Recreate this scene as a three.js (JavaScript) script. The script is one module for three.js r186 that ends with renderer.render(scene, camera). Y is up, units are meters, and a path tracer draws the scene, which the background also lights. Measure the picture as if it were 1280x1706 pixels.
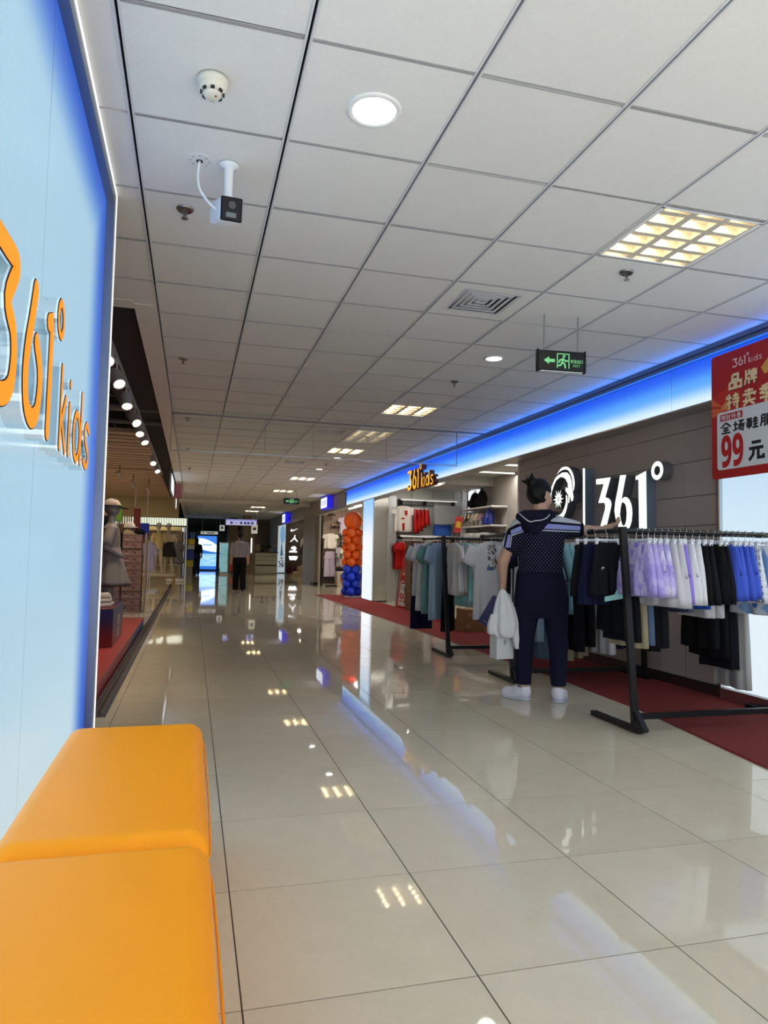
import * as THREE from 'three';
import { RoundedBoxGeometry } from 'three/addons/geometries/RoundedBoxGeometry.js';
import { mergeGeometries } from 'three/addons/utils/BufferGeometryUtils.js';
import { RectAreaLightUniformsLib } from 'three/addons/lights/RectAreaLightUniformsLib.js';

// ---------------------------------------------------------------- camera, sky, large lights, exposure
const scene = new THREE.Scene();
const camera = new THREE.PerspectiveCamera(2 * Math.atan(853 / 1174.51) * 180 / Math.PI, 1280 / 1706, 0.05, 200);
camera.position.set(0, 1.084, 0);
camera.rotation.order = 'YXZ';
camera.rotation.set(0.0589, -0.2648, 0.0197);
const renderer = new THREE.WebGLRenderer({ antialias: true });
renderer.toneMapping = THREE.LinearToneMapping;
renderer.toneMappingExposure = 1.1;
renderer.shadowMap.enabled = true;
RectAreaLightUniformsLib.init();
scene.background = new THREE.Color(0.85, 0.92, 1.0);

function areaLight(w, h, x, y, z, dir, color, intensity) {       // a soft source, facing dir
  const l = new THREE.RectAreaLight(color, intensity, w, h);
  l.position.set(x, y, z); l.lookAt(x + dir[0], y + dir[1], z + dir[2]); scene.add(l); return l;
}
// daylight through the glazed entrance behind the camera
areaLight(4.2, 2.5, 1.8, 1.35, 1.22, [0, 0.0, -1], new THREE.Color(0.94, 0.97, 1.0), 0.9);
// high sun that falls through the entrance onto the floor behind the viewer
const sun = new THREE.DirectionalLight(new THREE.Color(0.93, 0.96, 1.04), 22);
sun.position.set(1.8 + 2, 8.0, 4.6); sun.target.position.set(1.8, 0, 0.4); sun.castShadow = true;
sun.shadow.camera.left = -10; sun.shadow.camera.right = 10; sun.shadow.camera.top = 10; sun.shadow.camera.bottom = -10; sun.shadow.camera.far = 60; sun.shadow.mapSize.set(2048, 2048);
scene.add(sun, sun.target);

// ---------------------------------------------------------------- helpers
const H = 2.77;                                   // ceiling height
let seed = 7;
const rnd = () => { seed = (seed * 1664525 + 1013904223) >>> 0; return seed / 4294967296; };
const rr = (a, b) => a + (b - a) * rnd();
const V3 = (x, y, z) => new THREE.Vector3(x, y, z);
const taken = {};
function numbered(n) { if (!(n in taken)) { taken[n] = 0; return n; } taken[n]++; return n + '_' + String(taken[n]).padStart(3, '0'); }
const clean = g => { const o = g.index ? g.toNonIndexed() : g; for (const k of Object.keys(o.attributes)) if (!['position', 'normal', 'uv'].includes(k)) o.deleteAttribute(k); if (!o.attributes.uv) o.setAttribute('uv', new THREE.Float32BufferAttribute(new Float32Array(o.attributes.position.count * 2), 2)); return o; };
const merge = gs => gs.length === 1 ? gs[0] : mergeGeometries(gs.map(clean), false);
function put(g, x = 0, y = 0, z = 0, rx = 0, ry = 0, rz = 0) { if (rx || ry || rz) g.applyMatrix4(new THREE.Matrix4().makeRotationFromEuler(new THREE.Euler(rx, ry, rz))); g.translate(x, y, z); return g; }
const box = (w, h, d, x, y, z, rx, ry, rz) => put(new THREE.BoxGeometry(w, h, d), x, y, z, rx, ry, rz);
const span = (x0, x1, y0, y1, z0, z1) => box(Math.abs(x1 - x0), Math.abs(y1 - y0), Math.abs(z1 - z0), (x0 + x1) / 2, (y0 + y1) / 2, (z0 + z1) / 2);
const rbox = (w, h, d, r, x, y, z, rx, ry, rz, seg = 2) => put(new RoundedBoxGeometry(w, h, d, seg, r), x, y, z, rx, ry, rz);
const cyl = (r0, r1, h, x, y, z, rx, ry, rz, seg = 20) => put(new THREE.CylinderGeometry(r0, r1, h, seg), x, y, z, rx, ry, rz);
const sph = (r, x, y, z, sx = 1, sy = 1, sz = 1, a = 20, b = 14) => put(new THREE.SphereGeometry(r, a, b).scale(sx, sy, sz), x, y, z);
const lathe = (pts, x, y, z, seg = 28) => put(new THREE.LatheGeometry(pts.map(p => new THREE.Vector2(p[0], p[1])), seg), x, y, z);
const tube = (pts, r, seg = 16, rad = 6, closed = false) => new THREE.TubeGeometry(new THREE.CatmullRomCurve3(pts.map(p => V3(...p)), closed), seg, r, rad, closed);
function rod(a, b, r, seg = 8) { const A = V3(...a), B = V3(...b), d = B.clone().sub(A), g = new THREE.CylinderGeometry(r, r, d.length(), seg); g.applyQuaternion(new THREE.Quaternion().setFromUnitVectors(V3(0, 1, 0), d.normalize())); g.translate((A.x + B.x) / 2, (A.y + B.y) / 2, (A.z + B.z) / 2); return g; }
function bar(a, b, w, h) { const A = V3(...a), B = V3(...b), d = B.clone().sub(A), g = new THREE.BoxGeometry(w, d.length(), h); g.applyQuaternion(new THREE.Quaternion().setFromUnitVectors(V3(0, 1, 0), d.normalize())); g.translate((A.x + B.x) / 2, (A.y + B.y) / 2, (A.z + B.z) / 2); return g; }
// scene objects
function shade(o) { o.castShadow = true; o.receiveShadow = true; return o; }
function part(parent, name, geo, material) { const m = shade(new THREE.Mesh(geo, material)); m.name = name; parent.add(m); return m; }
function thing(name, label, category, pos = [0, 0, 0], turn = 0, group) { const o = new THREE.Group(); o.name = numbered(name); o.position.set(...pos); o.rotation.y = turn; o.userData = { label, category }; if (group) o.userData.group = group; scene.add(o); return o; }
function solo(name, geo, material, label, category, group, pos) { const m = shade(new THREE.Mesh(geo, material)); m.name = numbered(name); m.userData = { label, category }; if (group) m.userData.group = group; if (pos) m.position.set(...pos); scene.add(m); return m; }
function structure(name, geo, material) { const m = geo ? shade(new THREE.Mesh(geo, material)) : new THREE.Group(); m.name = name; m.userData = { kind: 'structure' }; scene.add(m); return m; }
function copy(o, pos, turn, label, group) { const c = o.clone(); c.name = numbered(o.name.replace(/_\d{3}$/, '')); c.position.set(...pos); c.rotation.y = turn ?? o.rotation.y; c.userData = { ...o.userData }; if (label) c.userData.label = label; if (group) c.userData.group = group; scene.add(c); return c; }
// materials
const C = (r, g, b) => new THREE.Color().setRGB(r, g, b);
const hex = h => new THREE.Color(h);
const M = (color, roughness = 0.6, o = {}) => new THREE.MeshStandardMaterial({ color: color.isColor ? color : hex(color), roughness, metalness: 0, ...o });
const MP = (color, roughness, o = {}) => new THREE.MeshPhysicalMaterial({ color: color.isColor ? color : hex(color), roughness, metalness: 0, ...o });
const metal = (color, roughness) => M(color, roughness, { metalness: 1 });
const glow = (color, k = 1, o = {}) => M('#111111', 0.6, { emissive: color.isColor ? color : hex(color), emissiveIntensity: k, ...o });
function canvas(w, h, draw, srgb = true) { const c = document.createElement('canvas'); c.width = w; c.height = h; draw(c.getContext('2d'), w, h); const t = new THREE.CanvasTexture(c); if (srgb) t.colorSpace = THREE.SRGBColorSpace; t.wrapS = t.wrapT = THREE.RepeatWrapping; return t; }
function noiseTex(n, draw) { const d = new Uint8Array(n * n * 4); for (let j = 0; j < n; j++) for (let i = 0; i < n; i++) { const v = draw(i, j); d[(j * n + i) * 4] = v[0]; d[(j * n + i) * 4 + 1] = v[1]; d[(j * n + i) * 4 + 2] = v[2]; d[(j * n + i) * 4 + 3] = 255; } const t = new THREE.DataTexture(d, n, n); t.magFilter = THREE.LinearFilter; t.minFilter = THREE.LinearFilter; t.wrapS = t.wrapT = THREE.RepeatWrapping; t.needsUpdate = true; return t; }
// lattice noise that tiles
function vnoise(n, cells) { const g = []; for (let i = 0; i < cells * cells; i++) g.push(rnd()); return (i, j) => { const x = i / n * cells, y = j / n * cells, a = Math.floor(x), b = Math.floor(y), s = t => t * t * (3 - 2 * t), u = s(x - a), v = s(y - b), q = (p, r) => g[((r % cells + cells) % cells) * cells + ((p % cells + cells) % cells)]; return (q(a, b) * (1 - u) + q(a + 1, b) * u) * (1 - v) + (q(a, b + 1) * (1 - u) + q(a + 1, b + 1) * u) * v; }; }
const n1 = vnoise(256, 8), n2 = vnoise(256, 32), n3 = vnoise(256, 96);

// thick stroke along a polyline -> Shape list (flat outline with round ends), used for lettering
function strokeShape(pts, w, seg = 6) {
  const L = [], R = [], n = pts.length;
  const dir = i => { const a = pts[Math.max(0, i - 1)], b = pts[Math.min(n - 1, i + 1)], d = [b[0] - a[0], b[1] - a[1]], l = Math.hypot(...d) || 1; return [d[0] / l, d[1] / l]; };
  for (let i = 0; i < n; i++) { const d = dir(i); L.push([pts[i][0] - d[1] * w / 2, pts[i][1] + d[0] * w / 2]); R.push([pts[i][0] + d[1] * w / 2, pts[i][1] - d[0] * w / 2]); }
  const out = [...L], cap = (c, d) => { for (let k = 1; k < seg; k++) { const a = Math.PI / 2 - Math.PI * k / seg; out.push([c[0] + (d[0] * Math.cos(a) - d[1] * Math.sin(a)) * w / 2, c[1] + (d[1] * Math.cos(a) + d[0] * Math.sin(a)) * w / 2]); } };
  cap(pts[n - 1], dir(n - 1)); out.push(...R.reverse()); const d0 = dir(0); cap(pts[0], [-d0[0], -d0[1]]);
  return new THREE.Shape(out.map(p => new THREE.Vector2(...p)));
}
function smooth(pts, k = 6) { return new THREE.SplineCurve(pts.map(p => new THREE.Vector2(...p))).getPoints((pts.length - 1) * k).map(p => [p.x, p.y]); }
const polyShape = (pts, holes = []) => { const s = new THREE.Shape(pts.map(p => new THREE.Vector2(...p))); s.holes = holes.map(h => new THREE.Path(h.map(p => new THREE.Vector2(...p)))); return s; };
const ringPts = (cx, cy, rx, ry, n = 28) => Array.from({ length: n }, (_, i) => [cx + rx * Math.cos(i / n * 2 * Math.PI), cy + ry * Math.sin(i / n * 2 * Math.PI)]);
const extrude = (shape, depth, bevel = 0) => new THREE.ExtrudeGeometry(shape, { depth, bevelEnabled: bevel > 0, bevelThickness: bevel, bevelSize: bevel, bevelSegments: 1, curveSegments: 8 });

// lofted closed tubes for cloth: rings of {x,y,z centre, a half width along x, b half depth along z}
function loft(rings, seg = 24, o = {}) {
  const pos = [], uv = [], idx = [], n = rings.length, fold = o.fold || 0, k = o.k || 5, ph = o.phase || 0, e = o.e || 0.8;
  rings.forEach((r, i) => { const t = i / (n - 1);
    for (let j = 0; j <= seg; j++) { const th = j / seg * 2 * Math.PI, c = Math.cos(th), s = Math.sin(th), f = 1 + fold * t * Math.sin(k * th + ph + t * 1.3) + fold * 0.5 * t * Math.sin((k + 3) * th + ph * 2.1);
      const cx = Math.sign(c) * Math.pow(Math.abs(c), e), sz = Math.sign(s) * Math.pow(Math.abs(s), e);
      const px = cx * r.a * f, pz = sz * r.b * (1 + (f - 1) * 4), rot = r.rot || 0;
      pos.push(r.x + px * Math.cos(rot), r.y + px * Math.sin(rot), r.z + pz); uv.push(0.5 + c * 0.5, 1 - t); } });
  for (let i = 0; i < n - 1; i++) for (let j = 0; j < seg; j++) { const a = i * (seg + 1) + j, b = a + seg + 1; idx.push(a, a + 1, b, b, a + 1, b + 1); }
  for (const [i, flip] of [[0, 0], [n - 1, 1]]) { if (o.open === i || o.open === 'both') continue; const c = pos.length / 3, r = rings[i]; pos.push(r.x, r.y + (i ? (o.lift || 0) : 0), r.z); uv.push(0.5, i ? 0 : 1); for (let j = 0; j < seg; j++) { const a = i * (seg + 1) + j; flip ? idx.push(c, a, a + 1) : idx.push(c, a + 1, a); } }
  const g = new THREE.BufferGeometry(); g.setAttribute('position', new THREE.Float32BufferAttribute(pos, 3)); g.setAttribute('uv', new THREE.Float32BufferAttribute(uv, 2)); g.setIndex(idx); g.computeVertexNormals(); return g;
}
const ord = ['first', 'second', 'third', 'fourth', 'fifth', 'sixth', 'seventh', 'eighth', 'ninth', 'tenth', 'eleventh', 'twelfth', 'thirteenth'];
const lerp = (a, b, t) => a + (b - a) * t;
// signed-distance bodies meshed with surface nets
const cap3 = (a, b, ra, rb) => { const d = [b[0] - a[0], b[1] - a[1], b[2] - a[2]], q = d[0] * d[0] + d[1] * d[1] + d[2] * d[2]; return (x, y, z) => { const px = x - a[0], py = y - a[1], pz = z - a[2]; let h = (px * d[0] + py * d[1] + pz * d[2]) / q; h = h < 0 ? 0 : h > 1 ? 1 : h; return Math.hypot(px - d[0] * h, py - d[1] * h, pz - d[2] * h) - (ra + (rb - ra) * h); }; };
const ell = (c, a, b, e) => (x, y, z) => { const k = Math.hypot((x - c[0]) / a, (y - c[1]) / b, (z - c[2]) / e); return (k - 1) * Math.min(a, b, e); };
const stack = rows => (x, y, z) => {            // upright body: rows [y, cx, cz, a, b]
  const n = rows.length; let i = 0; while (i < n - 2 && y > rows[i + 1][0]) i++;
  let t = (y - rows[i][0]) / (rows[i + 1][0] - rows[i][0]); t = t < 0 ? 0 : t > 1 ? 1 : t; t = t * t * (3 - 2 * t);
  const q = k => rows[i][k] + (rows[i + 1][k] - rows[i][k]) * t, a = q(3), b = q(4);
  const rad = (Math.hypot((x - q(1)) / a, (z - q(2)) / b) - 1) * Math.min(a, b), cut = Math.max(rows[0][0] - y, y - rows[n - 1][0]);
  return Math.max(rad, cut);
};
const smin = (a, b, k) => { const h = Math.max(0, Math.min(1, 0.5 + 0.5 * (b - a) / k)); return b + (a - b) * h - k * h * (1 - h); };
const union = (fs, k) => (x, y, z) => { let d = fs[0](x, y, z); for (let i = 1; i < fs.length; i++) d = smin(d, fs[i](x, y, z), k); return d; };
function surface(f, lo, hi, c, uvOf) {
  const [nx, ny, nz] = [0, 1, 2].map(i => Math.ceil((hi[i] - lo[i]) / c) + 1), v = new Float32Array(nx * ny * nz), id = new Int32Array(nx * ny * nz).fill(-1), at = (i, j, k) => (k * ny + j) * nx + i;
  for (let k = 0; k < nz; k++) for (let j = 0; j < ny; j++) for (let i = 0; i < nx; i++) v[at(i, j, k)] = f(lo[0] + i * c, lo[1] + j * c, lo[2] + k * c);
  const pos = [], idx = [];
  for (let k = 0; k < nz - 1; k++) for (let j = 0; j < ny - 1; j++) for (let i = 0; i < nx - 1; i++) {
    let s = 0, px = 0, py = 0, pz = 0, inside = 0;
    for (let q = 0; q < 8; q++) if (v[at(i + (q & 1), j + (q >> 1 & 1), k + (q >> 2))] < 0) inside++;
    if (!inside || inside === 8) continue;
    for (let q = 0; q < 8; q++) for (let ax = 0; ax < 3; ax++) if (!(q >> ax & 1)) { const p = q | 1 << ax, A = v[at(i + (q & 1), j + (q >> 1 & 1), k + (q >> 2))], B = v[at(i + (p & 1), j + (p >> 1 & 1), k + (p >> 2))]; if (A < 0 === B < 0) continue; const t = A / (A - B); px += (q & 1) + (ax === 0 ? t : 0); py += (q >> 1 & 1) + (ax === 1 ? t : 0); pz += (q >> 2) + (ax === 2 ? t : 0); s++; }
    id[at(i, j, k)] = pos.length / 3; pos.push(lo[0] + (i + px / s) * c, lo[1] + (j + py / s) * c, lo[2] + (k + pz / s) * c);
  }
  for (let k = 1; k < nz - 1; k++) for (let j = 1; j < ny - 1; j++) for (let i = 1; i < nx - 1; i++) { const A = v[at(i, j, k)] < 0;
    const quad = (B, a, b, c2, d) => { if (A === B < 0) return; if (Math.min(a, b, c2, d) < 0) return; A ? idx.push(a, b, c2, a, c2, d) : idx.push(a, c2, b, a, d, c2); };
    quad(v[at(i + 1, j, k)], id[at(i, j - 1, k - 1)], id[at(i, j, k - 1)], id[at(i, j, k)], id[at(i, j - 1, k)]);
    quad(v[at(i, j + 1, k)], id[at(i - 1, j, k - 1)], id[at(i - 1, j, k)], id[at(i, j, k)], id[at(i, j, k - 1)]);
    quad(v[at(i, j, k + 1)], id[at(i - 1, j - 1, k)], id[at(i, j - 1, k)], id[at(i, j, k)], id[at(i - 1, j, k)]);
  }
  const nor = [], uv = [], e = c * 0.5;
  for (let i = 0; i < pos.length; i += 3) { const [x, y, z] = [pos[i], pos[i + 1], pos[i + 2]], n = V3(f(x + e, y, z) - f(x - e, y, z), f(x, y + e, z) - f(x, y - e, z), f(x, y, z + e) - f(x, y, z - e)).normalize(); nor.push(n.x, n.y, n.z); uv.push(...(uvOf ? uvOf(x, y, z) : [x, y])); }
  const g = new THREE.BufferGeometry(); g.setAttribute('position', new THREE.Float32BufferAttribute(pos, 3)); g.setAttribute('normal', new THREE.Float32BufferAttribute(nor, 3)); g.setAttribute('uv', new THREE.Float32BufferAttribute(uv, 2)); g.setIndex(idx); return g;
}
// ---------------------------------------------------------------- materials
const speck = (base, amp, q = 1) => noiseTex(256, (i, j) => { const v = 1 + amp * ((n1(i, j) - 0.5) + 0.7 * (n2(i, j) - 0.5) + 0.7 * (n3(i, j) - 0.5) * q); return base.map(c => Math.max(0, Math.min(255, c * v))); });
const floorMap = speck([238, 236, 230], 0.02); floorMap.colorSpace = THREE.SRGBColorSpace;
const floorRough = noiseTex(256, (i, j) => { const v = 150 + 40 * (n1(i, j) - 0.5) + 40 * (n2(i, j) - 0.5); return [v, v, v]; });
const floorMats = [[0.74, 0.675, 0.55], [0.725, 0.66, 0.535], [0.755, 0.69, 0.565]].map(c => MP(C(...c), 0.05, { map: floorMap, roughnessMap: floorRough, ior: 1.55 }));
const grout = M(C(0.06, 0.045, 0.033), 0.9);
const tileTex = speck([244, 244, 243], 0.012, 2); tileTex.colorSpace = THREE.SRGBColorSpace;
const tileBump = noiseTex(256, (i, j) => { const v = 255 * (0.5 * n3(i, j) + 0.5 * rnd()); return [v, v, v]; });
const ceilMats = [[0.80, 0.79, 0.78], [0.78, 0.77, 0.76], [0.82, 0.81, 0.80]].map(c => M(C(...c), 0.85, { map: tileTex, bumpMap: tileBump, bumpScale: 0.00012 }));
const gridMat = M(C(0.62, 0.62, 0.64), 0.45), teeMat = M(C(0.36, 0.36, 0.37), 0.5);
const plenum = M(C(0.03, 0.03, 0.035), 0.95);
const voidMat = M(C(0.012, 0.012, 0.014), 0.9);
const plaster = M(C(0.70, 0.66, 0.63), 0.85);
const shopWhite = M(C(0.62, 0.63, 0.60), 0.7);
const steel = metal(C(0.55, 0.56, 0.57), 0.28);
const chrome = metal(C(0.75, 0.76, 0.77), 0.08);
const darkSteel = metal(C(0.20, 0.20, 0.21), 0.35);
const blackPaint = MP(C(0.008, 0.008, 0.009), 0.4, { specularIntensity: 0.5 });
const matte = M(C(0.02, 0.02, 0.02), 0.8);
const white = M(C(0.82, 0.82, 0.82), 0.45);
const outer = M(C(0.5, 0.5, 0.5), 0.9);

// ---------------------------------------------------------------- floor: polished tiles in a dark joint
const X0 = 0.152, Z0 = -2.953, T = 0.6;
const floor = structure('floor', span(-5.2, 8.2, -0.12, -0.0018, 3.1, -42.2), grout);
{
  const tg = box(T - 0.0042, 0.014, T - 0.0042, 0, -0.007, 0), far = [], list = [];
  for (let i = -9; i < 14; i++) for (let j = -10; j < 66; j++) {
    const x = X0 + (i + 0.5) * T, z = Z0 - (j + 0.5) * T;
    list.push([x, z, i, j, (i >= -1 && i <= 6 && z < -1.2) ? -z : 1000]);
  }
  list.sort((a, b) => a[4] - b[4]);
  list.forEach(([x, z, i, j], k) => {
    if (k < 300) { const m = part(floor, 'floor_tile', tg, floorMats[(i * 7 + j * 5 + 100) % 3]); m.position.set(x, 0, z); m.rotation.y = ((i * 3 + j) & 3) * Math.PI / 2; }
    else far.push(put(new THREE.PlaneGeometry(T - 0.004, T - 0.004), x, 0, z, -Math.PI / 2));
  });
  part(floor, 'floor_tiles_beyond', merge(far), floorMats[0]).userData.kind = 'stuff';
}
// ---------------------------------------------------------------- ceiling: lay-in tiles in a slotted grid
const CX = -0.286, CZ = -2.222, CW = 0.6, CD = 0.593;
const colX = c => CX + c * CW, rowZ = r => CZ - r * CD;
const fittings = { '4,1': 'troffer', '4,9': 'troffer', '4,12': 'troffer', '4,15': 'troffer', '4,23': 'troffer', '4,29': 'troffer', '4,42': 'troffer', '4,47': 'troffer', '3,3': 'vent', '3,12': 'vent', '3,18': 'vent', '3,26': 'vent' };
const ceiling = structure('ceiling', span(-0.95, 4.0, 2.92, 2.96, 1.45, -41.5), plenum);
{
  const tg = box(CW - 0.024, 0.014, CD - 0.016, 0, 2.779, 0), far = [], list = [];
  for (let c = -1; c < 7; c++) for (let r = -6; r < 65; r++) {
    if (fittings[c + ',' + r]) continue;
    if (c === -1 && (r < 2 || r > 4)) continue;
    const z = rowZ(r + 0.5); if (r === 37) continue;
    list.push([colX(c + 0.5), z, c, r, z < -1.6 ? -z : 1000]);
  }
  list.sort((a, b) => a[4] - b[4]);
  list.forEach(([x, z, c, r], k) => {
    if (k < 300) { const m = part(ceiling, 'ceiling_tile', tg, ceilMats[(c * 5 + r * 3 + 90) % 3]); m.position.set(x, rr(-0.001, 0.0015), z); m.rotation.x = rr(-0.002, 0.002); }
    else far.push(put(new THREE.PlaneGeometry(CW - 0.024, CD - 0.018), x, 2.772, z, Math.PI / 2));
  });
  part(ceiling, 'ceiling_tiles_beyond', merge(far), ceilMats[1]).userData.kind = 'stuff';
  for (let c = 0; c < 8; c++) {          // main runners along the corridor, each with a slot
    const x = colX(c), zs = 1.3, ze = -41.4;
    part(ceiling, 'grid_runner', merge([-1, 1].flatMap(s => [span(x + s * 0.005, x + s * 0.0135, 2.769, 2.773, zs, ze), span(x + s * 0.005, x + s * 0.0062, 2.773, 2.79, zs, ze)])), gridMat);
  }
  const tees = [];
  for (let r = -5; r <= 65; r++) {
    const z = rowZ(r), gs = [];
    for (let c = (r > 1 && r < 5 ? -1 : 0); c < 7; c++) for (const s of [-1, 1]) gs.push(span(colX(c) + 0.0135, colX(c + 1) - 0.0135, 2.770, 2.7735, z + s * 0.0048, z + s * 0.0085));
    if (r > -2 && r < 40) part(ceiling, 'grid_cross_tee', merge(gs), teeMat); else tees.push(...gs);
  }
  part(ceiling, 'grid_cross_tees_beyond', merge(tees), teeMat).userData.kind = 'stuff';
  part(ceiling, 'bulkhead', span(-0.46, 3.92, 2.66, 2.90, rowZ(37), rowZ(38)), plaster);
  // the edge strip over the left shop front and the wall angle on the right
  part(ceiling, 'edge_soffit', merge([span(-0.446, -0.296, 2.768, 2.95, -5.06, -14.1), span(-0.446, -0.296, 2.768, 2.95, -14.12, -24.2), span(-0.95, -0.446, 2.768, 2.95, -5.0, -5.12), span(-0.446, -0.296, 2.768, 2.95, -25.0, -41)]), plaster);
  part(ceiling, 'wall_angle', merge([span(3.86, 3.93, 2.735, 2.768, 1.3, -18.2), span(3.875, 3.9, 2.69, 2.735, 1.3, -18.2)]), darkSteel);
  for (let r = -5; r < 2; r++) part(ceiling, 'ceiling_tile', span(-0.47, -0.30, 2.772, 2.785, rowZ(r) - 0.009, rowZ(r + 1) + 0.009), ceilMats[0]);
}
// ---------------------------------------------------------------- outer shell, with the glazed entrance behind the camera
structure('wall_outer_left', span(-5.3, -5.1, -0.1, 3.6, 1.5, -42.2), outer);
structure('wall_outer_right', span(8.1, 8.3, -0.1, 3.6, 1.5, -42.2), outer);
structure('wall_far', span(-5.3, 8.3, -0.1, 3.6, -42.0, -42.3), outer);
structure('ceiling_slab', span(-5.3, 8.3, 3.45, 3.65, 1.5, -42.3), voidMat);
structure('wall_entrance', merge([span(-5.3, -0.35, -0.1, 3.6, 1.3, 1.5), span(4.0, 8.3, -0.1, 3.6, 1.3, 1.5), span(-0.35, 4.0, 2.62, 3.6, 1.3, 1.5)]), outer);
{
  const w = structure('window_1', merge([...[-0.35, 1.1, 2.55, 3.95].map(x => span(x, x + 0.06, 0, 2.62, 1.35, 1.41)), span(-0.35, 4, 0, 0.08, 1.35, 1.41), span(-0.35, 4, 2.54, 2.62, 1.35, 1.41)]), darkSteel);
  const pane = MP(C(1, 1, 1), 0.0, { transmission: 1, thickness: 0, ior: 1.45 });
  for (const x of [-0.29, 1.16, 2.61]) part(w, 'pane', span(x, x + 1.37, 0.08, 2.54, 1.375, 1.383), pane);
}
// ---------------------------------------------------------------- left shop shell
structure('wall_left', span(-0.62, -0.50, 0, 2.95, 1.3, -3.5), M(C(0.55, 0.56, 0.58), 0.6));
structure('wall_shop_left', span(-5.1, -0.62, 0, 3.45, -3.4, -3.55), M(C(0.30, 0.25, 0.22), 0.8));
structure('wall_shop_back', span(-5.1, -4.9, 0, 3.45, -3.5, -42), M(C(0.42, 0.33, 0.25), 0.8));
// ---------------------------------------------------------------- right side: wall with cladding panels
const clad = [M(C(0.38, 0.325, 0.293), 0.42), M(C(0.395, 0.338, 0.305), 0.44), M(C(0.37, 0.317, 0.286), 0.42)];
const wallRight = structure('wall_right', merge([span(4.11, 4.25, 0, 2.9, 1.3, -8.36), span(4.11, 8.1, 0, 2.9, -8.30, -8.38), span(4.0, 8.1, 2.86, 2.96, 1.3, -42), span(4.5, 8.1, 0, 2.9, -15.8, -15.95), span(4.14, 4.5, 0, 2.9, -15.7, -16.45), span(6.4, 6.5, 0, 2.9, -8.3, -15.9), span(4.05, 8.1, 0, 2.9, -23.0, -23.15), span(4.35, 4.5, 0, 2.9, -23.1, -26.2), span(4.35, 8.1, 0, 2.9, -26.1, -26.2), span(3.93, 4.1, 2.335, 2.95, 1.3, -18.2), span(3.98, 4.1, 2.30, 2.95, -18.2, -26.2), span(4.05, 4.15, 2.35, 2.95, -26.2, -36.1), span(4.3, 8.1, 0, 2.9, -36.0, -36.15), span(4.05, 4.3, 0, 2.95, -36.0, -42)]), shopWhite);
{
  const ys = [0.085, 0.62, 0.98, 1.37, 1.62, 1.915, 2.185, 2.385], zs = [[-4.75, -5.16], [-5.166, -6.70], [-6.706, -8.36]];
  for (let k = 0; k < ys.length - 1; k++) zs.forEach(([a, b], q) => { if (k < 3 || q > 0) part(wallRight, 'cladding_panel', rbox(0.024, ys[k + 1] - ys[k] - 0.004, Math.abs(a - b) - (k < 3 ? 0.004 : 0), 0.002, 4.094, (ys[k] + ys[k + 1]) / 2, (a + b) / 2, 0, 0, 0, 1), clad[(k + q) % 3]); else part(wallRight, 'cladding_panel', rbox(0.024, ys[k + 1] - ys[k] - 0.004, 0.416, 0.002, 4.094, (ys[k] + ys[k + 1]) / 2, -4.958, 0, 0, 0, 1), clad[(k + q) % 3]); });
  part(wallRight, 'skirting', span(4.07, 4.11, 0, 0.08, -4.72, -8.36), darkSteel);
  part(wallRight, 'reveal_trim', merge([span(4.04, 4.11, 2.385, 2.42, -4.72, -8.36), span(4.05, 4.11, 0.0, 2.39, -4.70, -4.75)]), darkSteel);
  part(wallRight, 'fascia_trim', span(3.875, 4.08, 2.318, 2.332, 1.28, -18.2), steel);
  part(wallRight, 'fascia_end_trim', span(3.88, 4.0, 2.33, 2.74, -18.2, -18.24), blackPaint);
  part(wallRight, 'opening_jamb', span(4.08, 4.30, 0, 2.39, -8.36, -8.40), steel);
}
// carpet
{
  const s = new THREE.Shape([[2.93, 2.4], [2.93, 3.0], [3.13, 4.4], [3.185, 5.6], [3.165, 8], [3.12, 12], [3.07, 17.88], [4.06, 17.88], [4.06, 2.4]].map(p => new THREE.Vector2(...p)));
  const g = extrude(s, 0.006); g.rotateX(-Math.PI / 2);
  const cb = noiseTex(256, () => { const v = 255 * rnd(); return [v, v, v]; });
  cb.repeat.set(14, 14);
  const cm = M(C(0.25, 0.014, 0.011), 0.95, { bumpMap: cb, bumpScale: 0.003 });
  const t = thing('floor_carpet', 'long red carpet runner in front of the right hand shops', 'carpet');
  part(t, 'pile', g, cm);
  part(t, 'edge_binding', tube([[2.93, 0.005, -2.4], [2.935, 0.005, -3.0], [3.13, 0.005, -4.4], [3.185, 0.005, -5.6], [3.165, 0.005, -8], [3.12, 0.005, -12], [3.07, 0.005, -17.86]], 0.007, 60, 6), M(C(0.22, 0.012, 0.012), 0.35));
}
// ---------------------------------------------------------------- ribbed light boxes
const ribNormal = noiseTex(64, (i) => { const s = Math.sin(i / 64 * 2 * Math.PI * 4) * 0.55; return [128 + 127 * s, 128, 255 * Math.sqrt(1 - s * s)]; });
ribNormal.minFilter = THREE.LinearFilter;
function lightbox(emap, k, ru, rv) { const n = ribNormal.clone(); n.repeat.set(ru, rv); n.needsUpdate = true; return MP(C(0.07, 0.085, 0.10), 0.2, { emissive: C(1, 1, 1), emissiveMap: emap, emissiveIntensity: k, normalMap: n, normalScale: new THREE.Vector2(0.8, 0.8) }); }
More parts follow.
